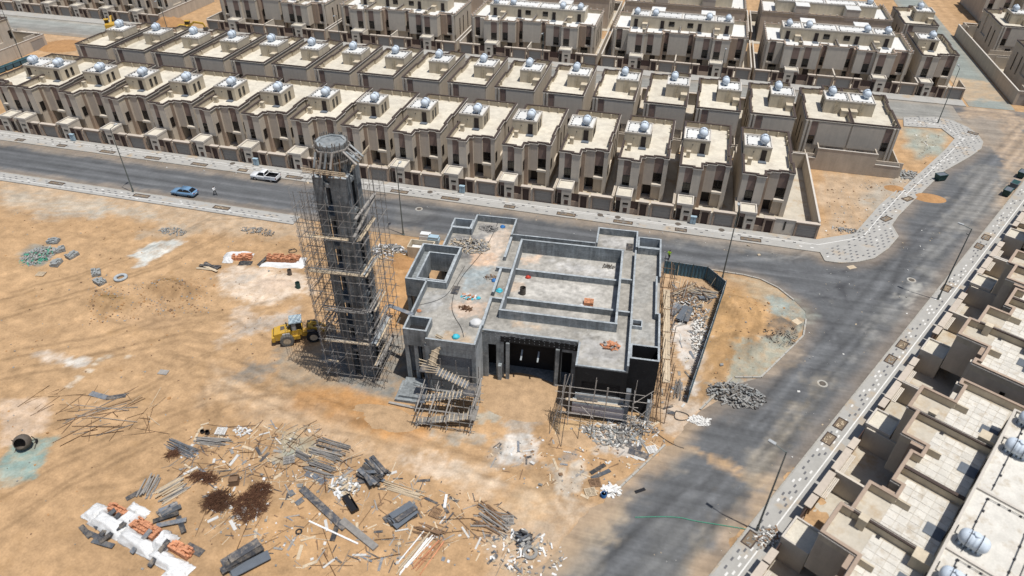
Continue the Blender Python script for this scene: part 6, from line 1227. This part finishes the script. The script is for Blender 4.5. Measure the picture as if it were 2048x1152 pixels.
for l, p, q_, wd, m, th_ in [('left half of the bent blue grey plank on bare sand', (181, 787), (214, 796), .7, 'plywood_blue', .06), ('right half of the bent blue grey plank on bare sand', (213, 797), (252, 791), .65, 'plywood_dark', .06),
    ('long dark formwork beam pointing at the pale pipe, upper one', (604, 978), (690, 1058), .75, 'plywood_dark', .35), ('thick brown grey beam ending near the bottom, lower one', (684, 1042), (752, 1098), .7, 'timber_grey', .35), ('dark board crossing the lower formwork beam', (664, 1082), (676, 1046), .5, 'plywood_dark', .12),
    ('pale pipe lying across the long dark beams', (618, 1042), (716, 1088), .16, 'pipe_white', .14), ('short white pipe standing out on bare sand', (893, 990), (889, 1016), .26, 'pipe_white', .2), ('grey plank left of the broken black boards', (612, 945), (650, 964), .65, 'step_shade_grey', .08),
    ('dark square board beside the long beam head', (578, 990), (588, 984), .75, 'plywood_blue', .06), ('blue grey board near the long beam head', (592, 1008), (606, 998), .6, 'plywood_blue', .06), ('dark plank touching the round timbers', (252, 998), (286, 980), .55, 'plywood_dark', .1),
    ('upper of two blue planks by the brown pallets', (1181, 947), (1210, 930), .45, 'plywood_dark', .08), ('lower of two blue planks by the brown pallets', (1183, 957), (1220, 941), .45, 'plywood_blue', .08), ('upper dark sheet by the white pallet', (1252, 887), (1283, 897), .7, 'plywood_dark', .06), ('lower dark sheet by the white pallet', (1257, 901), (1297, 914), .8, 'plywood_dark', .06),
    ('dark sheet standing at the foot of the front scaffold', (1234, 892), (1246, 858), .8, 'plywood_dark', .08), ('small dark sheet by the fence foot', (1334, 822), (1350, 828), .6, 'plywood_dark', .06), ('board offcut on the bare sand left of the ramp', (318, 744), (336, 746), .8, 'timber_grey', .06), ('tan cardboard sheet on the asphalt below the corner paving', (1696, 536), (1710, 533), .8, 'timber_pale', .03),
    ('dark timber lying in the right hand gutter of the site', (1290, 978), (1270, 985), .35, 'car_black', .08), ('pale sheet on the island by the dark gravel', (1588, 640), (1600, 648), 1.0, 'timber_pale', .05), ('thin brown rail beside the fan of pale poles', (776, 960), (792, 924), .1, 'timber_pale', .08), ('dark board near the bottom brick pile', (373, 1090), (404, 1106), .8, 'plywood_dark', .08)]:
    plank(l, p, q_, wd, m, th_)
# black box and small crates
def crate(label, p, s, m, rot=.3, h=.7):
    x, y = g2(*p); t = thing('crate', label, 'crate', (x, y, hz(x, y)), rot); a, b = s[0]/2, s[1]/2
    for bx in ((-a, -b, 0, a, -b+.05, h), (-a, b-.05, 0, a, b, h), (-a, -b+.05, 0, -a+.05, b-.05, h), (a-.05, -b+.05, 0, a, b-.05, h)): link('side', MB().box(*bx).mesh('side', m), t)
    link('lid', MB().box(-a-.02, -b-.02, h, a+.02, b*.4, h+.05).mesh('lid', m), t); link('bottom', MB().box(-a+.05, -b+.05, .01, a-.05, b-.05, .05).mesh('bottom', m), t)
crate('dark open crate above the rusty wire heap', (470, 965), (.9, .9), 'timber_brown', .4, .8); crate('long black box on its side near the broken boards', (702, 1010), (2.2, .8), 'car_black', -.7, .5)
crate('broken grey cabinet lying behind the lamp base', (795, 498), (1.2, .7), 'rubble_grey', .5, .6)
# pallets
def pallet(label, p, rot, m, tilt=0):
    x, y = g2(*p); t = thing('pallet', label, 'pallet', (x, y, hz(x, y)+.03), (tilt, 0, rot), 'wooden pallets on the site')
    for k in range(7): link('slat', MB().box(-.6, -.5+k*.155, .10, .6, -.41+k*.155, .13).mesh('slat', m), t)
    for x_ in (-.56, 0, .48): link('bearer', MB().box(x_, -.5, 0, x_+.09, .52, .098).mesh('bearer', m), t)
for l, p, rot, m, tl in [('tan pallet by the white sacks at the road edge', (1181, 985), .45, 'timber_pale', 0), ('brown pallet just above the tan one', (1190, 966), .4, 'timber_brown', .15), ('white painted pallet by the dark sheets', (1304, 900), .5, 'paver_white', 0), ('pallet near the grey rubble circle', (82, 549), .2, 'timber_pale', 0), ('white painted pallet above the pole rows', (442, 862), .2, 'paver_white', 0), ('brown pallet right of the plywood stack', (871, 1026), 1.4, 'timber_brown', 0), ('dark pallet by the broken timber frames', (1016, 1042), .3, 'timber_grey', .1), ('small pallet right of the green cement patch', (578, 920), .5, 'timber_grey', 0)]: pallet(l, p, rot, m, tl)
# stacked blocks
bl = MB().box(0, 0, 0, .38, .18, .19).mesh('block', 'block_grey')
def blocks(label, p, rot, nx, ny, nz, seed):
    r = random.Random(seed); x, y = g2(*p); t = thing('block_stack', label, 'blocks', (x, y, hz(x, y)), rot, 'stacks of grey concrete blocks')
    for k in range(nz):
        for i in range(nx):
            for j in range(ny):
                if k == nz-1 and r.random() < .35: continue
                link('block', bl, t, (-nx*.2+i*.4+r.uniform(-.03, .03), -ny*.1+j*.2, k*.2), r.uniform(-.06, .06))
for i, (p, l) in enumerate([((108, 484), 'grey block stack nearest the white patch left'), ((119, 501), 'grey block stack touching the rubble circle on its right'), ((145, 512), 'separate grey block stack right of the rubble circle'), ((113, 528), 'grey block stack below the rubble circle'), ((193, 547), 'upper of two grey block stacks left of the tyre'), ((200, 565), 'lower of two grey block stacks left of the tyre')]): blocks(l, p, .3+.5*i, 4, 6, 3, i)
rubble('rubble_heap', 'round heap of broken grey blocks with green scraps at the left', 'rubble', at(74, 512), 2.4, 2.6, .35, 330, ['block_grey', 'rubble_grey', 'rubble_grey', 'net_green'], 21, .22)
rubble('rubble_heap', 'heap of grey rubble and boards where the side road meets the site', 'rubble', at(1472, 790), 3.4, 2.1, .8, 480, ['rubble_grey', 'timber_grey', 'plywood_dark', 'rubble_grey', 'block_grey'], 22, .2)
rubble('rubble_heap', 'white plaster rubble at the foot of the front scaffold', 'rubble', at(1222, 872), 3.6, 1.5, .3, 300, ['paper_white', 'rubble_grey', 'block_grey', 'timber_grey'], 23, .2)
rubble('rubble_heap', 'white plaster rubble along the inside of the fence', 'rubble', at(1398, 668), 1.0, 4.6, .3, 240, ['paper_white', 'rubble_grey', 'paper_white'], 24, .18)
rubble('rubble_heap', 'rubble and rags behind the lamp near the tower', 'rubble', at(780, 505), 3.0, 2.0, .5, 240, ['rubble_grey', 'sheet_white', 'timber_pale', 'plywood_blue'], 25, .24)
rubble('rubble_heap', 'white foam debris heap at the bottom of the site', 'rubble', at(1052, 1108), 3.8, 2.6, .3, 170, ['paper_white', 'pipe_white', 'plywood_blue', 'timber_pale', 'rubble_grey'], 26, .2)
rubble('rubble_heap', 'dark tangle with rags at the top of the white foam debris', 'rubble', at(1048, 1078), 1.0, .7, .6, 60, ['car_black', 'plywood_blue', 'rubble_grey'], 27, .28)
rubble('rubble_heap', 'heap of small grey stones by the south pavement', 'rubble', at(345, 462), 2.4, 1.2, .2, 120, ['rubble_grey', 'block_grey'], 28, .16)
rubble('rubble_heap', 'stony rubble strip left of the tower scaffold top', 'rubble', at(515, 462), 3.0, 1.0, .15, 120, ['rubble_grey', 'timber_grey'], 29, .16)
rubble('rubble_heap', 'white torn paper heap on the asphalt edge', 'rubble', at(1400, 842), 1.2, .7, .2, 130, ['paper_white', 'paper_white'], 30, .18)
rubble('rubble_heap', 'rubble dumped on the right pavement near the nearest lamp', 'rubble', (*rr(.0, 1.2), .12), 1.6, .9, .3, 130, ['rubble_grey', 'paper_white', 'timber_brown'], 31, .18, math.radians(60))
rubble('rubble_heap', 'broken slabs on the lot below the flared paving', 'rubble', at(1700, 462), 3.0, .8, .2, 110, ['rubble_grey', 'timber_grey'], 32, .2)
rubble('rubble_heap', 'rubble along the corner pavement by the sand spill', 'rubble', at(1815, 350), 2.5, 2.0, .25, 140, ['rubble_grey', 'timber_grey', 'block_grey'], 33, .25)
rubble('rubble_heap', 'pile of white sacks and paper at the road edge', 'rubble', at(1224, 982), .9, .6, .5, 60, ['sheet_white', 'paper_white'], 34, .3)
rubble('rubble_heap', 'white rags and grey debris near the long beams', 'rubble', at(688, 975), 1.6, 1.2, .4, 110, ['sheet_white', 'rubble_grey', 'timber_pale'], 35, .24)
rubble('rubble_heap', 'pale rags among the thin poles near the white pallet', 'rubble', at(485, 862), 1.2, .6, .2, 40, ['sheet_white', 'paper_white'], 36, .2)
rubble('rubble_heap', 'dark gravel spread on the island corner', 'gravel', at(1560, 668), 2.2, 2.6, .12, 200, ['car_black', 'rubble_grey'], 37, .1)
# rusty wire tangles
def tangle(label, p, rx, ry, n, seed):
    r = random.Random(seed); x, y = g2(*p); t = thing('wire_tangle', label, 'wire', (x, y, hz(x, y))); m_ = MB()
    for k in range(n):
        d = math.sqrt(r.random()); a = r.uniform(0, 6.28); cx, cy = rx*d*math.cos(a), ry*d*math.sin(a); l = r.uniform(.3, .9); b = r.gauss(.9, .7); z = .04+.45*(1-d*d)*r.random()
        m_.path([(cx-l*math.cos(b), cy-l*math.sin(b), z*.5), (cx+.15*r.uniform(-1, 1), cy+.15*r.uniform(-1, 1), z+.05), (cx+l*math.cos(b+.4), cy+l*math.sin(b+.4), max(.02, z*.6))], .018, 3)
    link('strands', m_.mesh('strands', 'rust'), t)['kind'] = 'stuff'
tangle('left clump of rusty brown wire', (438, 1003), 1.5, 1.2, 330, 1); tangle('large middle clump of rusty brown wire with white scraps', (500, 1010), 2.0, 1.7, 480, 2); tangle('upper clump of rusty brown wire', (520, 978), 1.3, .8, 200, 3); tangle('long thin clump of rusty wire above the black crate', (408, 955), 1.6, .5, 160, 4); tangle('small rusty clump under the blue grey poles', (347, 908), .6, .5, 80, 5)
# brick stacks under white sheets
brk = MB().box(0, 0, 0, .39, .19, .185)
def bricks(t, x0, y0, nx, ny, nz, seed):
    r = random.Random(seed); m_ = MB()
    for k in range(nz):
        for i in range(nx):
            for j in range(ny):
                if k >= nz-2 and r.random() < (.5 if k == nz-1 else .15): continue
                a = r.uniform(-.05, .05); m_.box(x0+i*.41+a, y0+j*.205, k*.2, x0+i*.41+.385+a, y0+j*.205+.19, k*.2+.185)
    link('bricks', m_.mesh('bricks', 'brick_orange'), t)['kind'] = 'stuff'
def tarp(t, cx, cy, lx, ly, h, seed, m='sheet_white', name='white_sheet', shift=0):
    r = random.Random(seed); nx, ny = 34, 24; V = []; Xt, Yt = np.meshgrid(np.linspace(-1, 1, nx), np.linspace(-1, 1, ny), indexing='ij')
    e = np.maximum(np.abs(Xt)**3, np.abs(Yt+shift)**2.2); Zt = h*np.clip(1.15-e*1.2, 0.03, 1)+.34*fbm(Xt*3.4+seed, Yt*3.4, 4); Zt = np.maximum(Zt, .03)
    wob = .9*fbm(Xt*2.2+9, Yt*2.2+seed, 3); m_ = MB(); V = np.stack([cx+(Xt+wob*.3)*lx/2, cy+(Yt+wob*.4)*ly/2, Zt], -1).reshape(-1, 3)
    m_.add(V, [(i*ny+j, (i+1)*ny+j, (i+1)*ny+j+1, i*ny+j+1) for i in range(nx-1) for j in range(ny-1)]); o = link(name, m_.mesh(name, m, smooth=True), t)
    s_ = o.modifiers.new('thick', 'SOLIDIFY'); s_.thickness = .015
def stack_thing(label, p, q_, rows):
    a, b = two(p, q_); c = (a+b)/2; t = thing('brick_stack', label, 'bricks', (c[0], c[1], hz(*c)), math.atan2(*(b-a)[::-1]), 'orange brick stacks under white sheets'); return t, float(np.linalg.norm(b-a))
t, L_ = stack_thing('left orange brick stack with torn white sheet behind the tower scaffold', (455, 518), (508, 518), 0); bricks(t, -1.2, -.3, 7, 5, 4, 1); tarp(t, -.6, .75, L_*1.1, 1.5, .75, 1); tarp(t, -L_*.45, -.2, 1.6, 1.6, .4, 2); tarp(t, 1.0, -1.0, 2.0, 1.1, .3, 3, 'plywood_dark', 'dark_sheet')
t, L_ = stack_thing('long orange brick stack with white sheet edge left of the tower scaffold', (525, 522), (608, 524), 0); bricks(t, -2.4, -.3, 12, 6, 5, 2); tarp(t, 0, -1.0, L_*1.1, 1.3, .45, 4); tarp(t, L_*.42, .2, 1.4, 2.0, .5, 5); link('plank', MB().beam((-3.4, -1.2, .2), (-2.2, 1.0, .75), .5, .06).mesh('plank', 'plywood_dark'), t)
t, L_ = stack_thing('long foreground brick stack half covered by white sheeting and dark planks', (195, 1012), (385, 1122), 0)
bricks(t, -5.2, .1, 7, 4, 4, 3); bricks(t, -1.5, -.3, 8, 6, 4, 4); bricks(t, 3.6, -.2, 6, 5, 4, 5); tarp(t, -2.1, .3, 1.8, 2.0, 1.1, 16); tarp(t, 2.7, .2, 1.8, 2.2, 1.05, 17)
tarp(t, -3.6, -.9, 4.4, 1.9, .95, 6); tarp(t, .2, -1.0, 4.6, 1.7, .8, 7); tarp(t, 4.2, -1.1, 3.6, 1.5, .7, 8); tarp(t, -6.2, -.6, 1.8, 2.0, .5, 9); tarp(t, -2.6, 1.5, 2.6, 1.2, .45, 10); tarp(t, 6.2, -1.4, 2.2, 2.2, .4, 11)
for k, (x, y, a, l) in enumerate([(-4.2, -.8, 1.3, 2.2), (-3.2, -1.0, 1.5, 2.4), (-2.2, -1.3, 1.25, 3.0), (1.0, -.9, 1.5, 2.4), (3.5, -1.0, 1.6, 2.6), (-3.8, -2.4, .1, 2.6), (-2.4, -2.6, .2, 2.4), (-5.0, -2.5, -.2, 2.0), (.6, 2.2, .9, 2.4), (1.6, 2.0, .7, 2.8), (2.6, 2.3, -.5, 2.2)]): link('plank', MB().beam((x-l/2*math.cos(a), y-l/2*math.sin(a), .18 if k > 4 else .3), (x+l/2*math.cos(a), y+l/2*math.sin(a), .25 if k > 4 else .98), .5, .08).mesh('plank', 'plywood_dark' if k % 3 else 'plywood_blue'), t)
# tyres, barrels, mixer drum
def tyre(label, p, R_, m, z=0.0, dz=0):
    x, y = g2(*p); b = MB(); prof = [(R_*.55, .05), (R_*.62, 0.0), (R_*.9, .0), (R_, .08), (R_, R_*.28), (R_*.9, R_*.36), (R_*.62, R_*.36), (R_*.55, R_*.3), (R_*.55, .05)]
    b.lathe(prof[:-1], 22); b.f = [f for f in b.f if len(f) == 4]; n = 22; k = len(prof)-2; b.f += [(k*n+i, k*n+(i+1) % n, (i+1) % n, i) for i in range(n)]
    return tag(link('tyre', b.mesh('tyre', m, smooth=True), None, (x, y, hz(x, y)+.01)), label, 'tyre')
tyre('big pale dusty tyre lying alone on the sand', (242, 557), .95, 'concrete_light'); tyre('round grey cable drum ring at the bottom centre', (1060, 1106), .75, 'rubble_grey'); tyre('small dark tyre beyond the long beams', (598, 1064), .35, 'rubber')
barrel('dark barrel below the long brick stack', at(580, 549)); barrel('dark green drum with a stick beside the pale sand', at(597, 577), 'bin_green', .95, .33); barrel('blue drum lying base up by the white sacks', at(1207, 992), 'bag_blue', .5, .3); barrel('small black bucket left of the white pallet', at(415, 866), 'car_black', .4, .25); barrel('black bucket touching the white pallet', at(405, 864), 'car_black', .35, .22)
x, y = g2(52, 893); t = thing('mixer_drum', 'round open concrete mixer drum on the green cement puddle', 'mixer', (x, y, hz(x, y)), .55)
b = MB().lathe([(.5, 0), (.85, .55), (.85, 1.0), (.6, 1.45), (.57, 1.45), (.8, .98), (.8, .58), (.46, .1), (.001, .1)], 16); b.v = [(x_, y_*.0+(y_*math.cos(1.0)-(z_-.6)*math.sin(1.0)), .85+y_*math.sin(1.0)+(z_-.6)*math.cos(1.0)) for x_, y_, z_ in b.v]; link('drum', b.mesh('drum', 'iron', smooth=True), t)
link('frame', MB().beam((-.95, -.6, .05), (-.95, .8, .05), .08, .08).beam((.95, -.6, .05), (.95, .8, .05), .08, .08).beam((-.95, .6, .05), (-.95, .1, 1.3), .07, .07).beam((.95, .6, .05), (.95, .1, 1.3), .07, .07).beam((-.95, .8, .05), (.95, .8, .05), .08, .08).mesh('frame', 'iron'), t)
for s_ in (-1, 1): link('wheel', MB().lathe([(.25, -.05), (.28, 0), (.25, .05)], 12, (s_*1.05, .3, .28), 'x').mesh('wheel', 'rubber'), t)
# bins, cabinets
def skip_bin(label, x, y, rot, m, s=(1.9, 1.2, 1.15)):
    t = thing('waste_bin', label, 'bin', (x, y, 0.01), rot, 'metal waste bins by the roads'); a, b, h = s[0]/2, s[1]/2, s[2]; m_ = MB()
    loft(m_, [[(-a*.85, -b*.85, .15), (a*.85, -b*.85, .15), (a*.85, b*.85, .15), (-a*.85, b*.85, .15)], [(-a, -b, h), (a, -b, h), (a, b, h), (-a, b, h)]], True); link('body', m_.mesh('body', m), t)
    o_ = [(-a-.04, -b-.04), (a+.04, -b-.04), (a+.04, b+.04), (-a-.04, b+.04)]; link('rim', MB().ring(o_, inset(o_, .12), h, h+.08).mesh('rim', m), t); link('lid', MB().box(-a+.1, -b+.1, h+.01, a-.1, b-.1, h+.06).mesh('lid', 'bin_green' if m != 'bin_green' else 'step_shade_grey'), t)
    for q_ in (-1, 1): link('wheel', MB().lathe([(.14, -.04), (.14, .04)], 10, (q_*a*.7, -b*.7, .14), 'y').mesh('wheel', 'rubber'), t)
for l, p, rot, m in [('dark green waste bin on the side road near the flared paving', (1879, 360), .5, 'bin_green'), ('dark waste bin on the right pavement near the top edge', (2012, 390), 1.0, 'bin_green'), ('grey waste bin behind the dark one at the right edge', (2026, 376), 1.0, 'step_shade_grey'), ('dark waste bin at the far right edge by the sand', (2041, 354), 1.0, 'bin_green')]: skip_bin(l, *g2(*p), rot, m)
for k in range(5): skip_bin(f'teal waste bin beyond the left end of the front row, {ORD[k]} from the left', -158.9+.15*k, 128.8+2.1*k, 1.5, 'fence_blue')
for l, p in [('pale blue utility cabinet near the left end of the front row', (151.7, 279)), ('pale blue utility cabinet above the white pickup', (514, 330)), ('pale blue utility cabinet in the middle of the front row', (923, 388)), ('pale blue utility cabinet two gates from the right end', (1385, 447))]:
    x = g2(*p, .12)[0]; t = thing('utility_cabinet', l, 'cabinet', (x, 101.25, .12), 0, 'utility cabinets on the front pavement'); link('body', MB().box(-.45, -.22, .1, .45, .22, 1.35).mesh('body', 'cabinet_blue'), t); link('plinth', MB().box(-.4, -.2, 0, .4, .2, .1).mesh('plinth', 'concrete'), t); link('roof', MB().box(-.5, -.27, 1.35, .5, .27, 1.41).mesh('roof', 'cabinet_blue'), t); link('door_gap', MB().box(-.01, -.235, .15, .01, -.22, 1.3).mesh('door_gap', 'strap_dark'), t)
# beige hut wall by the lamp behind the site
x, y = g2(835, 512); t = thing('site_hut', 'small beige roofless hut behind the courtyard', 'hut', (x, y, 0), TH); link('wall', MB().ring([(-1.2, -1.0), (2.6, -1.0), (2.6, 1.2), (-1.2, 1.2)], [(-1.05, -.85), (2.45, -.85), (2.45, 1.05), (-1.05, 1.05)], 0, 2.2).mesh('wall', 'parapet_cream'), t); link('stored_sheets', MB().box(-.9, -.7, 0, 2.3, .9, 1.4).mesh('stored_sheets', 'sheet_white'), t)
for k, (p, l) in enumerate([((868, 484), 'pale box stack behind the courtyard'), ((852, 478), 'white sheeted box beside the hut')]):
    x, y = g2(*p); tag(link('box_stack', MB().box(-.9, -.5, 0, .9, .5, .7).box(-.8, -.45, .71, .8, .45, 1.1).mesh('box_stack', 'sheet_white' if k else 'cabinet_blue'), None, (x, y, 0), TH), l, 'boxes')
# sand spill by the corner pavement, sand heap and excavators far left
def mound(name, label, p, rx, ry, h, seed, m='soil_heap'):
    n = 30; V = []; m_ = MB(); U = np.linspace(-1, 1, n); A, B = np.meshgrid(U, U, indexing='ij'); D = np.hypot(A, B); Z = h*np.clip(1-D**1.6, 0, 1)*(1+.9*fbm(A*2.5+seed, B*2.5, 4))-.03
    m_.add(np.stack([A*rx, B*ry, Z], -1).reshape(-1, 3), [(i*n+j, (i+1)*n+j, (i+1)*n+j+1, i*n+j+1) for i in range(n-1) for j in range(n-1) if D[i, j] < 1.05]); return tag(link(name, m_.mesh(name, m, smooth=True), None, p), label, 'heap')
mound('sand_heap', 'flat brown sand spill beside the corner pavement on the side road', (*g2(1858, 396), 0), 2.9, 1.8, .45, 3); mound('sand_heap', 'small brown heap on the lot by the corner pavement', (*g2(1790, 377), -.03), 1.9, 1.3, .5, 4); mound('sand_heap', 'large orange sand heap at the far top left', (*g2(342, 52), 0), 5.5, 4.5, 2.6, 5, 'soil_heap'); mound('sand_heap', 'low sand heap beyond the left end of the second row', (*g2(125, 92), 0), 6, 5, .9, 6); mound('earth_bank', 'sandy earth bank rising to the dark front entrance', (*ml(5.6, 1.2), -.05), 6.0, 4.2, .75, 11, 'soil_sand'); mound('earth_bank', 'rough orange earth ridge left of the ramp scaffold', (*g2(760, 838), -.03), 5.0, 2.2, .5, 12, 'soil_sand'); mound('earth_bank', 'low brown earth lump by the front scaffold foot', (*g2(1150, 880), -.03), 2.6, 1.4, .4, 13, 'soil_sand'); mound('sand_heap', 'brown earth heap behind the tower near the courtyard', (*g2(807, 527), 0), 2.2, 1.5, .9, 7)
def excavator(label, p, rot):
    x, y = g2(*p); t = thing('excavator', label, 'excavator', (x, y, 0), rot)
    for s_ in (-1, 1): link('track', MB().box(-1.8, s_*1.1-.3, 0, 1.8, s_*1.1+.3, .8).mesh('track', 'rubber'), t)
    link('house', MB().box(-1.6, -1.3, .9, 1.3, 1.3, 2.1).mesh('house', 'yellow_paint'), t); link('cab', MB().box(.2, .3, 2.1, 1.4, 1.3, 3.0).mesh('cab', 'glass_dark'), t); link('cab_roof', MB().box(.1, .2, 3.0, 1.5, 1.4, 3.1).mesh('cab_roof', 'yellow_paint'), t)
    link('boom', MB().beam((1.2, -.2, 1.8), (3.0, -.2, 3.0), .4, .5).beam((2.9, -.2, 3.0), (5.4, -.2, 2.6), .4, .45).mesh('boom', 'yellow_paint'), t); link('stick', MB().beam((5.3, -.2, 2.7), (5.9, -.2, 1.2), .3, .35).mesh('stick', 'yellow_paint'), t); link('bucket', MB().box(5.2, -.7, .6, 6.2, .3, 1.6).mesh('bucket', 'iron'), t)
excavator('orange yellow excavator behind the left end of the second row', (225, 62), 2.2); excavator('yellow excavator beside the far sand heap', (372, 66), .3)
# hoses and cables
zz = lambda L_: [(*g2(*p), max(hz(*g2(*p)), 0)+.04) for p in L_]
hose('long green hose lying across the lower asphalt', zz([(1270, 1035), (1350, 1032), (1385, 1042), (1440, 1050), (1500, 1060)]), .05, 'net_green'); hose('thin dark cable from the fence foot to the asphalt', zz([(1308, 862), (1340, 890), (1368, 897)]), .03); hose('ring of dark hose by the fence foot', zz([(1352, 822), (1375, 826), (1380, 838), (1362, 842), (1345, 836), (1352, 822)]), .04); hose('thin cable across the pavement near the nearest lamp', zz([(1545, 980), (1590, 990), (1625, 1000)]), .03)
hose('dark hose ring on the sand left of the tower scaffold', zz([(577, 500), (590, 497), (596, 503), (580, 507), (575, 502), (590, 497)]), .04)
# ------------------------------------------------------------------ scattered small stuff
def scatter(name, label, polys, n, kind, mats, seed, cat):
    r = random.Random(seed); t = thing(name, label, cat, (0, 0, 0)); del t['category']; t['kind'] = 'stuff'; ms = {m: MB() for m in mats}; ws = [px(P_) for P_ in polys]
    bb = [(min(p[0] for p in w_), max(p[0] for p in w_), min(p[1] for p in w_), max(p[1] for p in w_)) for w_ in ws]; pts = []
    while len(pts) < n:
        i = r.randrange(len(ws)); b = bb[i]; q_ = (r.uniform(b[0], b[1]), r.uniform(b[2], b[3]))
        if sdf(ws[i], np.array([q_[0]]), np.array([q_[1]]))[0] > 0: pts.append(q_)
    Zs = hgt(np.array([p[0] for p in pts]), np.array([p[1] for p in pts])); rs_ = road_sdf(np.array([p[0] for p in pts]), np.array([p[1] for p in pts]))
    for (x, y), z, rd_ in zip(pts, Zs, rs_):
        if rd_ > 0: z = max(z, .0)
        m_ = ms[r.choice(mats)]; a = r.uniform(0, math.pi)
        if kind == 'pole': l = r.uniform(.5, 2.2); a = r.gauss(.95, .75); m_.tube((x-l*math.cos(a), y-l*math.sin(a), hz(x-l*math.cos(a), y-l*math.sin(a))+.05), (x+l*math.cos(a), y+l*math.sin(a), hz(x+l*math.cos(a), y+l*math.sin(a))+.06), r.uniform(.018, .042), 4)
        elif kind == 'offcut': l = .1+.7*r.random()**2; w_ = r.uniform(.02, .07); m_.obox((x, y, z+.02), (l*math.cos(a), l*math.sin(a), r.uniform(-.02, .06)), (-w_*math.sin(a), w_*math.cos(a), 0), (0, 0, .02))
        elif kind == 'board': l = r.uniform(.15, .8); w_ = r.uniform(.04, .17); m_.obox((x, y, z+.04), (l*math.cos(a), l*math.sin(a), r.uniform(-.03, .06)), (-w_*math.sin(a), w_*math.cos(a), 0), (0, 0, .025))
        else:
            s_ = (.03+.13*r.random()**2.2)*(1 if kind == 'bit' else .75)*(2 if r.random() < .05 else 1); m_.obox((x, y, z+s_*.25), (s_*math.cos(a), s_*math.sin(a), s_*r.uniform(-.3, .3)), (-s_*.7*math.sin(a), s_*.7*math.cos(a), s_*.2), (0, 0, s_*.35))
    for k, m_ in ms.items():
        if m_.v: link(name+'_pieces', m_.mesh(name, k), t)['kind'] = 'stuff'
A1 = [(400, 845), (620, 850), (720, 900), (770, 960), (700, 990), (540, 960), (430, 960), (350, 960), (360, 900)]; A2 = [(420, 950), (760, 930), (1020, 1000), (1040, 1130), (560, 1140), (400, 1060)]; A3 = [(1120, 860), (1320, 820), (1330, 890), (1180, 1000), (1000, 960), (960, 900)]
A4 = [(1330, 560), (1425, 565), (1410, 700), (1370, 810), (1320, 850), (1325, 650)]; A5 = [(0, 420), (560, 480), (560, 760), (0, 780)]; A6 = [(0, 780), (560, 800), (560, 1140), (0, 1140)]; A7 = [(1450, 570), (1600, 620), (1560, 720), (1420, 790), (1420, 680)]; A8 = [(1650, 360), (1830, 360), (1740, 460), (1650, 470)]
A9 = [(0, 290), (700, 385), (880, 420), (1400, 520), (1640, 540), (1560, 900), (1240, 1140), (1480, 1140), (1900, 520), (1990, 400), (1760, 480), (1640, 510), (700, 365), (0, 275)]
scatter('scattered_poles', 'loose scaffold poles strewn across the working area', [A1, A1, A2, [(60, 790), (320, 790), (320, 880), (120, 870)]], 230, 'pole', ['timber_brown', 'timber_grey', 'timber_pale', 'timber_brown', 'rust'], 1, 'poles')
scatter('scattered_offcuts', 'fine timber offcuts and splinters strewn between the debris piles', [A1, A1, A2, A2, A3, [(760, 960), (1020, 1000), (1080, 1130), (700, 1120)]], 620, 'offcut', ['timber_brown', 'timber_grey', 'timber_brown', 'plywood_dark', 'timber_pale'], 11, 'offcuts')
scatter('scattered_boards', 'loose board offcuts strewn over the site', [A1, A2, A2, A3, A4, A4], 240, 'board', ['plywood_dark', 'timber_pale', 'plywood_blue', 'timber_grey', 'paper_white'], 2, 'boards')
scatter('scattered_litter', 'white paper and foam litter strewn over the site', [A1, A2, A2, A3, A3, A4, A1, A3, [(380, 960), (620, 960), (620, 1080), (480, 1090)]], 620, 'bit', ['paper_white', 'paper_white', 'sheet_white', 'rubble_grey', 'timber_pale', 'rubble_grey', 'plywood_blue'], 3, 'litter')
scatter('scattered_stones', 'small stones and clods strewn over the sand', [A5, A5, A6, A7, A8, A3, *[[(170, 575), (410, 555), (420, 625), (180, 650)]]*5], 1700, 'stone', ['soil_heap', 'rubble_grey', 'timber_brown', 'sand_stone'] if 'sand_stone' in MATS else ['soil_heap', 'rubble_grey', 'timber_brown'], 4, 'stones')
scatter('road_litter', 'tiny pale litter and grit on the roads', [A9], 330, 'stone', ['paper_white', 'rubble_grey', 'timber_pale'], 5, 'litter')
scatter('roof_litter', 'small white and dark scraps on the sandy lots', [A8, [(1820, 265), (1890, 270), (1850, 330)]], 200, 'bit', ['paper_white', 'rubble_grey', 'timber_brown'], 6, 'litter')
